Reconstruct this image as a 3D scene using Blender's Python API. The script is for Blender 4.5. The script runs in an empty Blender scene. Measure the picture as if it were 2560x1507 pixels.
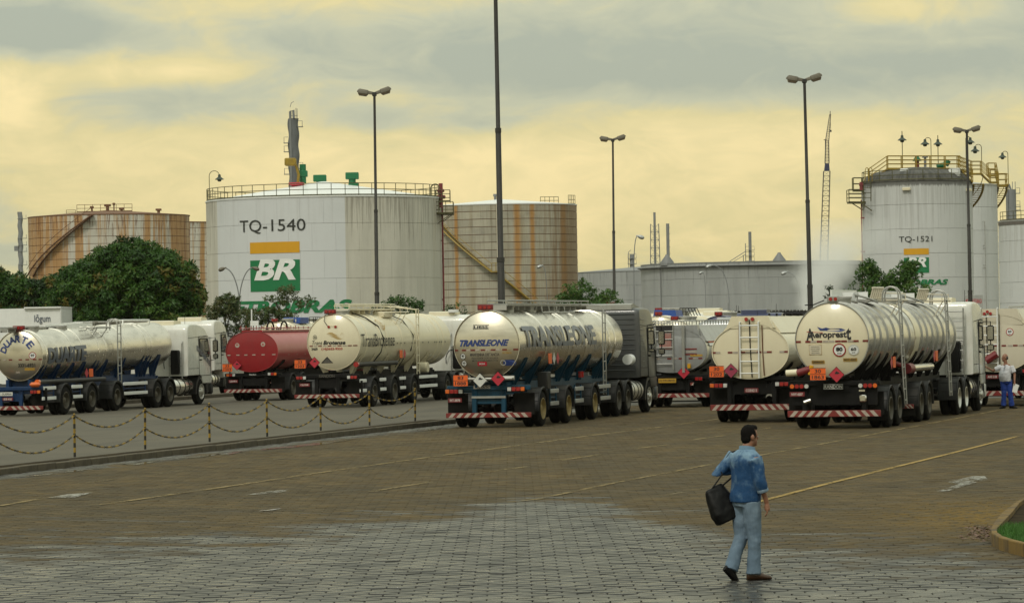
import bpy, bmesh, math, random
import numpy as np
from math import sin, cos, pi, radians, sqrt, atan2
from mathutils import Vector, Matrix
random.seed(7); np.random.seed(7)
S = bpy.context.scene
COL = S.collection
# ------------------------------------------------------------ camera
FPX, CAMH, RHO, OFFY = 8635.0, 2.85, radians(1.0), 64.3
PHI = math.atan(OFFY / FPX)
def ray(x, y):                       # photograph pixel -> direction
    u = x - 1280; v = 753.5 - y
    a = u*cos(RHO) + v*sin(RHO); b = v*cos(RHO) - u*sin(RHO)
    return a, FPX*cos(PHI) - b*sin(PHI), b*cos(PHI) + FPX*sin(PHI)
def G(x, y, z=0.0):                  # point of the ground seen at a pixel
    a, b, c = ray(x, y); t = (z - CAMH)/c
    return Vector((a*t, b*t, z))
def A(x, y, Y):                      # point at depth Y seen at a pixel
    a, b, c = ray(x, y); t = Y/b
    return Vector((a*t, Y, CAMH + c*t))
cam = bpy.data.cameras.new('camera'); cam.sensor_width = 36; cam.lens = 36*FPX/2560
cam.clip_start = 1; cam.clip_end = 20000
co = bpy.data.objects.new('camera', cam); COL.objects.link(co); S.camera = co
LU = Vector((0, -sin(PHI), cos(PHI))); LR = Vector((1, 0, 0)); FW = Vector((0, cos(PHI), sin(PHI)))
U = LR*cos(RHO) - LU*sin(RHO); V = LR*sin(RHO) + LU*cos(RHO)
M = Matrix((U, V, -FW)).transposed().to_4x4(); M.translation = Vector((0, 0, CAMH)); co.matrix_world = M
# ------------------------------------------------------------ light and view
S.view_settings.view_transform = 'Standard'; S.view_settings.look = 'None'
S.cycles.volume_bounces = 4
S.view_settings.exposure = 0.12; S.view_settings.gamma = 1.0; S.view_settings.use_curve_mapping = False
SUN_EL, SUN_AZ = radians(48), radians(205)       # azimuth clockwise from +Y: behind the camera, to its left
sd = Vector((sin(SUN_AZ)*cos(SUN_EL), cos(SUN_AZ)*cos(SUN_EL), sin(SUN_EL)))
sl = bpy.data.lights.new('sun', 'SUN'); sl.energy = 1.35; sl.angle = radians(12); sl.color = (1, .93, .80)
so = bpy.data.objects.new('sun', sl); COL.objects.link(so); so.rotation_euler = sd.to_track_quat('Z', 'Y').to_euler()
W = bpy.data.worlds.new('World'); S.world = W; W.use_nodes = True
def build_world():
    nt = W.node_tree; N = nt.nodes; L = nt.links
    bg = N['Background']; bg.inputs['Strength'].default_value = 0.1
    tc = N.new('ShaderNodeTexCoord')
    sky = N.new('ShaderNodeTexSky'); sky.sky_type = 'NISHITA'; sky.sun_disc = False
    sky.sun_elevation = SUN_EL; sky.sun_rotation = SUN_AZ
    def vm(op, a, b=None):
        n = N.new('ShaderNodeVectorMath'); n.operation = op
        for i, q in enumerate((a, b)):
            if q is None: continue
            if isinstance(q, tuple): n.inputs[i].default_value = q
            else: L.new(q, n.inputs[i])
        return n
    def mt(op, a, b=None, c=None, clamp=False):
        n = N.new('ShaderNodeMath'); n.operation = op; n.use_clamp = clamp
        for i, q in enumerate((a, b, c)):
            if q is None: continue
            if isinstance(q, (int, float)): n.inputs[i].default_value = q
            else: L.new(q, n.inputs[i])
        return n.outputs[0]
    def mix(f, a, b):
        n = N.new('ShaderNodeMix'); n.data_type = 'RGBA'
        for s, q in ((n.inputs[0], f), (n.inputs[6], a), (n.inputs[7], b)):
            if isinstance(q, (int, float)): s.default_value = q
            elif isinstance(q, tuple): s.default_value = q + (1,)
            else: L.new(q, s)
        return n.outputs[2]
    def noise(vec, sc, det, rough, dist=0.):
        n = N.new('ShaderNodeTexNoise'); L.new(vec, n.inputs['Vector']); n.inputs['Scale'].default_value = sc
        n.inputs['Detail'].default_value = det; n.inputs['Roughness'].default_value = rough; n.inputs['Distortion'].default_value = dist
        return n.outputs['Fac']
    D = tc.outputs['Generated']
    sep = N.new('ShaderNodeSeparateXYZ'); L.new(D, sep.inputs[0]); el = sep.outputs['Z']
    st = vm('MULTIPLY', D, (11, 11, 26)).outputs[0]
    n1 = noise(st, 1.0, 5, .55, .35); n2 = noise(st, 3.6, 7, .62, .7)
    # soft individual cloud masses at their own bearings: +: cream gaps, -: grey undersides
    blobs = [(200, 190, 420, 75, .55), (30, 265, 90, 60, .75), (40, 75, 240, 70, -1.1), (330, 255, 330, 75, -.6), (1350, 130, 800, 120, -.6), (2100, 190, 520, 90, -.45),
             (2540, 60, 200, 200, -.3), (420, 15, 500, 60, .25), (2250, 30, 260, 70, .45), (900, 420, 900, 130, .45), (1900, 330, 600, 100, .4), (900, 300, 170, 40, -.55), (1500, 560, 900, 120, .35), (1180, 310, 130, 40, -.4), (2300, 420, 240, 60, -.15), (450, 180, 120, 26, .5)]
    acc = mt('MULTIPLY_ADD', n1, 1.15, -0.62)
    acc = mt('ADD', acc, mt('MULTIPLY_ADD', n2, 1.0, -.5))
    for (x, y, rx, ry, s) in blobs:
        r = Vector(ray(x, y)).normalized()
        d = vm('SUBTRACT', D, tuple(r)).outputs[0]
        d = vm('MULTIPLY', d, (FPX/rx, 1.5, FPX/ry)).outputs[0]
        q = vm('DOT_PRODUCT', d, d).outputs['Value']
        g = mt('POWER', 2.718, mt('MULTIPLY', q, -1.0))
        acc = mt('MULTIPLY_ADD', g, s, acc)
    greyer = N.new('ShaderNodeMapRange'); greyer.interpolation_type = 'SMOOTHSTEP'; L.new(el, greyer.inputs['Value']); greyer.inputs['From Min'].default_value = .06; greyer.inputs['From Max'].default_value = .30; greyer.inputs['To Max'].default_value = -.30
    warm = mt('ADD', mt('MULTIPLY_ADD', acc, .85, .52), greyer.outputs[0], clamp=True)
    # near the horizon the veil is evenly cream, it turns grey-blue higher up
    cr = N.new('ShaderNodeValToRGB'); L.new(warm, cr.inputs[0]); e = cr.color_ramp.elements
    e[0].position = 0; e[0].color = (.355, .375, .285, 1); e[1].position = 1; e[1].color = (.82, .665, .325, 1)
    m_ = e.new(.32); m_.color = (.47, .465, .315, 1); m_ = e.new(.62); m_.color = (.64, .55, .268, 1)
    # overcast gets brighter and more neutral towards the zenith
    k = mt('MULTIPLY', mt('MAXIMUM', el, 0.), mt('MAXIMUM', el, 0.))
    k = mt('POWER', mt('MAXIMUM', el, 0.), .9)
    up = mix(mt('MULTIPLY', k, 1.5, clamp=True), cr.outputs[0], vm('MULTIPLY', cr.outputs[0], (1.05, 1.12, 1.35)).outputs[0])
    lum = mt('MULTIPLY_ADD', k, 1.3, 1.0)
    c = vm('SCALE', up); L.new(lum, c.inputs['Scale']); c = vm('MULTIPLY', c.outputs[0], (10, 10, 10)).outputs[0]
    fin = mix(.94, sky.outputs[0], c)
    L.new(fin, bg.inputs['Color'])
build_world()
# ------------------------------------------------------------ materials
def nodes_of(name):
    m = bpy.data.materials.new(name); m.use_nodes = True
    nt = m.node_tree; return m, nt.nodes, nt.links, nt.nodes['Principled BSDF']
class NT:
    def __init__(s, N, L): s.N = N; s.L = L
    def put(s, sock, q):
        if isinstance(q, (int, float)): sock.default_value = q
        elif isinstance(q, tuple):
            sock.default_value = q if len(sock.default_value) == len(q) else q + (1,)
        else: s.L.new(q, sock)
    def m(s, op, a, b=None, c=None, clamp=False):
        n = s.N.new('ShaderNodeMath'); n.operation = op; n.use_clamp = clamp
        for i, q in enumerate((a, b, c)):
            if q is not None: s.put(n.inputs[i], q)
        return n.outputs[0]
    def v(s, op, a, b=None):
        n = s.N.new('ShaderNodeVectorMath'); n.operation = op
        s.put(n.inputs[0], a)
        if b is not None: s.put(n.inputs[1], b)
        return n.outputs['Value' if op in ('LENGTH', 'DOT_PRODUCT') else 'Vector']
    def mix(s, f, a, b, mode='MIX'):
        n = s.N.new('ShaderNodeMix'); n.data_type = 'RGBA'; n.blend_type = mode
        s.put(n.inputs[0], f); s.put(n.inputs[6], a); s.put(n.inputs[7], b); return n.outputs[2]
    def noise(s, vec, sc=1., det=3., rough=.55, dist=0.):
        n = s.N.new('ShaderNodeTexNoise'); s.L.new(vec, n.inputs['Vector'])
        n.inputs['Scale'].default_value = sc; n.inputs['Detail'].default_value = det
        n.inputs['Roughness'].default_value = rough; n.inputs['Distortion'].default_value = dist
        return n.outputs['Fac']
    def step(s, x, lo, hi):
        n = s.N.new('ShaderNodeMapRange'); n.interpolation_type = 'SMOOTHSTEP'
        s.put(n.inputs['Value'], x); n.inputs['From Min'].default_value = lo; n.inputs['From Max'].default_value = hi
        return n.outputs['Result']
    def sep(s, vec):
        n = s.N.new('ShaderNodeSeparateXYZ'); s.L.new(vec, n.inputs[0]); return n.outputs
    def comb(s, x, y, z):
        n = s.N.new('ShaderNodeCombineXYZ')
        for i, q in enumerate((x, y, z)): s.put(n.inputs[i], q)
        return n.outputs[0]
    def bump(s, h, strength, dist):
        n = s.N.new('ShaderNodeBump'); s.L.new(h, n.inputs['Height']); n.inputs['Strength'].default_value = strength
        n.inputs['Distance'].default_value = dist; return n.outputs[0]
    def pos(s): return s.N.new('ShaderNodeNewGeometry').outputs['Position']
    def obj(s): return s.N.new('ShaderNodeTexCoord').outputs['Object']
    def rnd(s): return s.N.new('ShaderNodeObjectInfo').outputs['Random']
MATS = {}
def pmat(name, col, rough=.5, metal=0., dirt=.25, scale=2.5, dcol=None, coat=0., bump=0., spec=.5):
    if name in MATS: return MATS[name]
    m, N, L, P = nodes_of(name); t = NT(N, L); o = t.obj()
    n = t.noise(o, scale, 5, .65); n2 = t.noise(t.v('MULTIPLY', o, (6., 6., .9)), scale, 4, .6)
    f = t.m('MULTIPLY', t.step(t.m('ADD', t.m('MULTIPLY', n, .6), t.m('MULTIPLY', n2, .4)), .42, .68), dirt)
    dc = dcol if dcol else tuple(c*.45 for c in col)
    L.new(t.mix(f, col, dc), P.inputs['Base Color'])
    L.new(t.m('MULTIPLY_ADD', n, .18, rough-.09, clamp=True), P.inputs['Roughness'])
    P.inputs['Metallic'].default_value = metal; P.inputs['Coat Weight'].default_value = coat; P.inputs['Specular IOR Level'].default_value = spec
    if bump: L.new(t.bump(n, bump, .01), P.inputs['Normal'])
    MATS[name] = m; return m
def M_(k): return MATS[k]
pmat('white_paint', (.70, .66, .54), .3, 0, .22, 1., (.48, .42, .30), .3)
pmat('white_cab', (.62, .62, .58), .28, 0, .35, 1.5, (.36, .33, .26), .4)
pmat('clean_white', (.72, .73, .72), .4, 0, .15, 1.5)
pmat('cream_paint', (.66, .60, .44), .30, 0, .22, .9, (.48, .40, .26), .3)
pmat('beige_paint', (.58, .53, .42), .38, 0, .25, .9, (.40, .34, .24), .1)
pmat('grey_cab', (.055, .058, .062), .35, .2, .3, 2, (.06, .055, .05), .3)
pmat('light_grey', (.40, .41, .41), .35, .4, .25, 2)
pmat('silver_paint', (.42, .43, .44), .35, .55, .3, 2, (.2, .18, .15))
pmat('red_paint', (.25, .008, .012), .36, 0, .35, 1.6, (.14, .02, .02), .2)
pmat('pink_red', (.34, .04, .042), .34, 0, .25, 1.6, (.25, .06, .05), .2)
pmat('blue_frame', (.006, .030, .095), .45, 0, .5, 3, (.008, .012, .02), spec=.3)
pmat('teal_frame', (.004, .045, .085), .45, 0, .4, 3, (.008, .015, .02), spec=.3)
pmat('bright_blue', (.02, .07, .30), .4, 0, .3, 3)
pmat('dark_blue', (.015, .02, .07), .35, .1, .3, 3, None, .3)
pmat('black_frame', (.006, .006, .0065), .6, 0, .4, 3, (.016, .014, .011), spec=.15)
pmat('rubber', (.008, .0078, .0075), .85, 0, .5, 4, (.022, .019, .015), spec=.12)
pmat('mudguard', (.016, .017, .018), .5, 0, .5, 2.2, (.045, .038, .03), spec=.3)
pmat('rim_grey', (.085, .075, .055), .5, .3, .5, 5, (.05, .04, .03))
pmat('rim_bright', (.55, .54, .50), .35, .7, .4, 5, (.2, .17, .13))
pmat('rim_yellow', (.30, .22, .08), .55, .1, .5, 5, (.08, .06, .04))
pmat('chrome', (.75, .73, .68), .22, 1., .2, 3)
pmat('galvanised', (.36, .36, .34), .5, .6, .4, 3, (.18, .16, .13))
pmat('pole_metal', (.042, .040, .037), .6, .1, .5, 1.2, (.022, .02, .018), spec=.3)
pmat('lamp_shell', (.13, .115, .085), .6, .1, .5, 2, (.08, .065, .05))
pmat('lamp_glass', (.11, .085, .055), .3, .0, .3, 2, None, .4)
pmat('light_lens_red', (.30, .012, .012), .25, 0, .2, 3, None, .5)
pmat('light_lens_orange', (.62, .12, .012), .25, 0, .2, 3, None, .5)
pmat('light_lens_white', (.5, .5, .48), .2, 0, .2, 3, None, .5)
pmat('sign_orange', (.72, .115, .012), .5, 0, .15, 3)
pmat('sign_red', (.42, .02, .04), .45, 0, .25, 3)
pmat('sign_magenta', (.28, .03, .07), .45, 0, .25, 3)
pmat('sign_white', (.55, .55, .52), .5, 0, .2, 3)
pmat('ink', (.012, .012, .014), .5, 0, .1, 3)
pmat('ink_faded', (.06, .055, .05), .5, 0, .5, 6, (.25, .22, .17))
pmat('ink_blue', (.018, .04, .17), .4, 0, .35, 3, (.06, .08, .16))
pmat('ink_slate', (.11, .13, .18), .35, .35, .3, 3, (.18, .18, .18))
pmat('ink_gold', (.42, .25, .04), .5, 0, .3, 3)
pmat('ink_red', (.38, .02, .015), .5, 0, .2, 3)
pmat('faded_notice', (.30, .13, .11), .6, 0, .5, 6, (.3, .28, .26))
pmat('plate_red', (.16, .012, .016), .45, 0, .3, 3)
pmat('plate_yellow', (.45, .26, .02), .5, 0, .3, 3)
pmat('reflect_red', (.17, .014, .012), .5, 0, .5, 4, (.09, .015, .01))
pmat('reflect_white', (.40, .35, .30), .5, 0, .5, 4, (.2, .16, .12))
pmat('dark_glass', (.01, .013, .017), .06, 0, .1, 2, None, .6)
pmat('yellow_steel', (.27, .175, .012), .55, 0, .5, 2, (.10, .07, .015))
pmat('olive_rail', (.075, .068, .02), .6, .1, .5, 1.5, (.035, .03, .015))
pmat('rust_steel', (.16, .075, .035), .75, .1, .6, 1, (.07, .035, .02))
pmat('fire_pipe', (.20, .03, .035), .5, 0, .4, 1, (.09, .02, .02))
pmat('pipe_pink', (.48, .045, .07), .5, 0, .2, 1)
pmat('valve_green', (.004, .13, .05), .45, 0, .2, 1)
pmat('brand_green', (.0, .155, .05), .5, 0, .12, .4)
pmat('brand_yellow', (.60, .30, .004), .5, 0, .12, .4)
pmat('letter_black', (.018, .02, .018), .5, 0, .1, 1)
pmat('far_grey', (.19, .195, .20), .6, .1, .3, .15, (.13, .13, .13))
pmat('far_metal', (.22, .23, .24), .6, .3, .4, .3, (.12, .12, .12))
pmat('crane_steel', (.10, .095, .09), .6, .2, .4, .5)
pmat('kerb_stone', (.092, .076, .05), .9, 0, .8, 1.6, (.035, .028, .018), 0, .5)
pmat('kerb_yellow', (.17, .10, .016), .85, 0, 1., 2.2, (.035, .028, .02), 0, .6)
pmat('skin', (.23, .105, .06), .5, 0, .2, 14, (.17, .07, .04))
pmat('hair', (.006, .005, .0045), .85, 0, .3, 20, spec=.1)
pmat('hair_grey', (.05, .045, .04), .7, 0, .4, 30)
pmat('eye', (.4, .4, .38), .3, 0, .1, 20)
pmat('black_leather', (.004, .004, .0045), .5, 0, .3, 8, (.009, .009, .009), 0, .4, spec=.2)
pmat('brown_leather', (.045, .02, .008), .42, 0, .3, 12, (.02, .01, .005))
pmat('work_blue', (.012, .045, .27), .8, 0, .35, 5, (.006, .02, .12))
pmat('tshirt', (.56, .56, .60), .85, 0, .2, 5)
pmat('paper', (.7, .7, .68), .7, 0, .05, 5)
pmat('bark', (.06, .045, .03), .9, 0, .5, 4, (.025, .02, .015), 0, .6)
pmat('grass', (.035, .12, .008), .7, 0, .5, 5, (.015, .05, .005))
pmat('leaf_litter', (.07, .022, .014), .7, 0, .6, 40, (.3, .22, .15))
pmat('corrugated', (.05, .05, .055), .5, .2, .4, 2)
def steel(name, col, rough):
    m, N, L, P = nodes_of(name); t = NT(N, L); o = t.obj()
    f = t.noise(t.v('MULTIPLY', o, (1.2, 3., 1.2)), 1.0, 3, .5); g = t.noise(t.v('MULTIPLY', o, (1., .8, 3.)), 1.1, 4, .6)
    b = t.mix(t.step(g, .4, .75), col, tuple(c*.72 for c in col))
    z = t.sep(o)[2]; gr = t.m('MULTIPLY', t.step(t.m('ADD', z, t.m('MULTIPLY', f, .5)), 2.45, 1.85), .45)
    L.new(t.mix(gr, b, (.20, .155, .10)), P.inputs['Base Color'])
    L.new(t.m('MULTIPLY_ADD', f, .12, rough-.06), P.inputs['Roughness']); P.inputs['Metallic'].default_value = .93
    L.new(t.bump(t.noise(t.v('MULTIPLY', o, (1., .35, 1.)), .8, 1, .4), .05, .03), P.inputs['Normal'])
    MATS[name] = m
steel('steel', (.80, .76, .68), .25); steel('steel_end', (.70, .64, .52), .33); steel('steel_pale', (.72, .70, .65), .22)
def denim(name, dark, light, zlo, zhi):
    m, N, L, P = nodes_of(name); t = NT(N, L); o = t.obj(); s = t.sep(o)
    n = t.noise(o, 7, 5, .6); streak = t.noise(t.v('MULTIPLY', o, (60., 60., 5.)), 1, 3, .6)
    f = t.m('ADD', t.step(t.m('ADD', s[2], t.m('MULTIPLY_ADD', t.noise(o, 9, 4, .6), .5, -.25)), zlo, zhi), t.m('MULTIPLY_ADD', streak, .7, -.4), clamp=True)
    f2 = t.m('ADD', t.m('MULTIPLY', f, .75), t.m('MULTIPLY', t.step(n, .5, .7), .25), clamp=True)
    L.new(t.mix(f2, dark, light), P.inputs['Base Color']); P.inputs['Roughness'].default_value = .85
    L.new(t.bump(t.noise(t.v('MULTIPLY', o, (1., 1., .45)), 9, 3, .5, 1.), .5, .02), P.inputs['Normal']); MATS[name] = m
denim('denim_shirt', (.003, .042, .125), (.19, .30, .40), 1.26, 1.48)  # washed denim paler upward; shoulder and upper-back highlights are also painted into this colour
denim('denim_trousers', (.10, .15, .21), (.25, .33, .41), .2, 1.7)
# ------------------------------------------------------------ mesh building
class B:
    def __init__(s): s.v = []; s.f = []; s.mi = []
    def add(s, vs, fs, mi=0):
        o = len(s.v); s.v += [tuple(p) for p in vs]; s.f += [tuple(i+o for i in f) for f in fs]; s.mi += [mi]*len(fs); return s
    def box(s, c, d, mi=0, R=None, ch=0):
        x, y, z = (q/2 for q in d); c = Vector(c)
        if ch:
            ch = min(ch, x*.9, y*.9, z*.9); P = []
            for sx in (-1, 1):
                for sy in (-1, 1):
                    for sz in (-1, 1):
                        P += [(sx*x, sy*(y-ch), sz*(z-ch)), (sx*(x-ch), sy*y, sz*(z-ch)), (sx*(x-ch), sy*(y-ch), sz*z)]
            bm = bmesh.new()
            for p in P: bm.verts.new(p)
            bmesh.ops.convex_hull(bm, input=bm.verts); bmesh.ops.dissolve_limit(bm, angle_limit=.02, verts=bm.verts, edges=bm.edges)
            bm.verts.index_update(); vs = [v.co.copy() for v in bm.verts]; fs = [[v.index for v in f.verts] for f in bm.faces]; bm.free()
        else:
            vs = [Vector((sx*x, sy*y, sz*z)) for sx in (-1, 1) for sy in (-1, 1) for sz in (-1, 1)]
            fs = [(0, 1, 3, 2), (4, 6, 7, 5), (0, 4, 5, 1), (2, 3, 7, 6), (0, 2, 6, 4), (1, 5, 7, 3)]
        if R is not None: vs = [R @ v for v in vs]
        return s.add([v + c for v in vs], fs, mi)
    def tube(s, pts, r, n=6, mi=0, caps=True):
        pts = [Vector(p) for p in pts]; rs = r if isinstance(r, (list, tuple)) else [r]*len(pts)
        vs = []; prev = None
        for i, p in enumerate(pts):
            d = (pts[min(i+1, len(pts)-1)] - pts[max(i-1, 0)])
            d = d.normalized() if d.length > 1e-9 else Vector((0, 0, 1))
            if prev is None:
                a = Vector((0, 0, 1)) if abs(d.z) < .9 else Vector((1, 0, 0))
                u = d.cross(a).normalized()
            else: u = (prev - d*prev.dot(d)).normalized()
            prev = u; w = d.cross(u)
            for k in range(n):
                t = 2*pi*k/n; vs.append(p + (u*cos(t) + w*sin(t))*rs[i])
        fs = []
        for i in range(len(pts)-1):
            for k in range(n):
                fs.append((i*n+k, i*n+(k+1) % n, (i+1)*n+(k+1) % n, (i+1)*n+k))
        if caps: fs += [tuple(reversed(range(n))), tuple((len(pts)-1)*n+k for k in range(n))]
        return s.add(vs, fs, mi)
    def rings(s, rings, mi=0, closed=True, cap0=False, cap1=False):
        n = len(rings[0]); vs = [p for r in rings for p in r]; fs = []
        for i in range(len(rings)-1):
            for k in range(n if closed else n-1):
                fs.append((i*n+k, i*n+(k+1) % n, (i+1)*n+(k+1) % n, (i+1)*n+k))
        if cap0: fs.append(tuple(reversed(range(n))))
        if cap1: fs.append(tuple((len(rings)-1)*n+k for k in range(n)))
        return s.add(vs, fs, mi)
    def prism(s, poly, x0, x1, axis=0, mi=0):      # polygon in the two other axes, extruded along axis
        def P(a, b, c): return {0: (a, b, c), 1: (b, a, c), 2: (b, c, a)}[axis]
        n = len(poly); vs = [P(x0, *p) for p in poly] + [P(x1, *p) for p in poly]
        fs = [tuple(range(n)), tuple(reversed(range(n, 2*n)))] + [(k, k+n, (k+1) % n + n, (k+1) % n) for k in range(n)]
        return s.add(vs, fs, mi)
    def build(s, name, mat, parent=None, smooth=True, **kw):
        me = bpy.data.meshes.new(name); me.from_pydata(s.v, [], s.f)
        mats = mat if isinstance(mat, list) else [mat]
        for m in mats: me.materials.append(M_(m) if isinstance(m, str) else m)
        if len(mats) > 1: me.polygons.foreach_set('material_index', s.mi)
        bm = bmesh.new(); bm.from_mesh(me); bmesh.ops.recalc_face_normals(bm, faces=bm.faces); bm.to_mesh(me); bm.free()
        if smooth: me.shade_smooth(); me.set_sharp_from_angle(angle=radians(38))
        return link(name, me, parent, **kw)
def link(name, me, parent=None, loc=None, rot=None, label=None, kind=None):
    o = bpy.data.objects.new(name, me); COL.objects.link(o)
    if parent is not None: o.parent = parent
    if loc is not None: o.location = loc
    if rot is not None: o.rotation_euler = rot
    if label: o['label'] = label
    if kind: o['kind'] = kind
    return o
def thing(name, label, cat, loc=(0, 0, 0), rz=0., group=None):
    o = bpy.data.objects.new(name, None); COL.objects.link(o); o.location = loc; o.rotation_euler = (0, 0, rz)
    o.empty_display_size = .2
    o['label'] = label; o['category'] = cat
    if group: o['group'] = group
    return o
def tag(o, label, cat, group=None, kind=None):
    o['label'] = label; o['category'] = cat
    if group: o['group'] = group
    if kind: o['kind'] = kind
    return o
TXT = {}
def text_geo(s, bold=0., shear=0., space=1.):
    k = (s, bold, shear, space)
    if k in TXT: return TXT[k]
    cu = bpy.data.curves.new('t', 'FONT'); cu.body = s; cu.size = 1; cu.offset = bold; cu.shear = shear; cu.space_character = space; cu.resolution_u = 3; cu.fill_mode = 'BOTH'
    o = bpy.data.objects.new('t', cu); COL.objects.link(o); dg = bpy.context.evaluated_depsgraph_get()
    me = bpy.data.meshes.new_from_object(o.evaluated_get(dg)); bpy.data.objects.remove(o); bpy.data.curves.remove(cu)
    TXT[k] = me; return me
def text(s, w, h, fn, mat, parent, name='lettering', bold=0., shear=0., space=1., cuts=0):
    """lettering fitted to w x h and laid on a surface by fn(x from its centre, y from its centre)"""
    me0 = text_geo(s, bold, shear, space); bm = bmesh.new(); bm.from_mesh(me0)
    xs = [v.co.x for v in bm.verts]; ys = [v.co.y for v in bm.verts]
    x0, x1, y0, y1 = min(xs), max(xs), min(ys), max(ys)
    for v in bm.verts: v.co = Vector(((v.co.x-x0)/(x1-x0)*w - w/2, (v.co.y-y0)/(y1-y0)*h - h/2, 0))
    for i in range(1, cuts):
        bmesh.ops.bisect_plane(bm, geom=bm.verts[:]+bm.edges[:]+bm.faces[:], plane_co=(0, h*i/cuts-h/2, 0), plane_no=(0, 1, 0))
    for v in bm.verts: v.co = Vector(fn(v.co.x, v.co.y))
    me = bpy.data.meshes.new(name); bm.to_mesh(me); bm.free(); me.materials.append(M_(mat))
    return link(name, me, parent)
def patch(w, h, fn, mat, parent, name, nx=8, ny=8):
    b = B(); b.add([fn(-w/2+w*i/nx, -h/2+h*j/ny) for j in range(ny+1) for i in range(nx+1)],
                   [(j*(nx+1)+i, j*(nx+1)+i+1, (j+1)*(nx+1)+i+1, (j+1)*(nx+1)+i) for j in range(ny) for i in range(nx)])
    return b.build(name, mat, parent)
def shape(poly, fn, mat, parent, name):
    b = B(); b.add([fn(x, y) for x, y in poly], [tuple(range(len(poly)))]); return b.build(name, mat, parent, smooth=False)
def ringshape(r0, r1, fn, mat, parent, name, n=28):
    b = B(); b.add([fn(r*cos(2*pi*k/n), r*sin(2*pi*k/n)) for r in (r0, r1) for k in range(n)],
                   [(k, (k+1) % n, n+(k+1) % n, n+k) for k in range(n)]); return b.build(name, mat, parent, smooth=False)
def disc(r, fn, mat, parent, name, n=24): return shape([(r*cos(2*pi*k/n), r*sin(2*pi*k/n)) for k in range(n)], fn, mat, parent, name)
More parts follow.
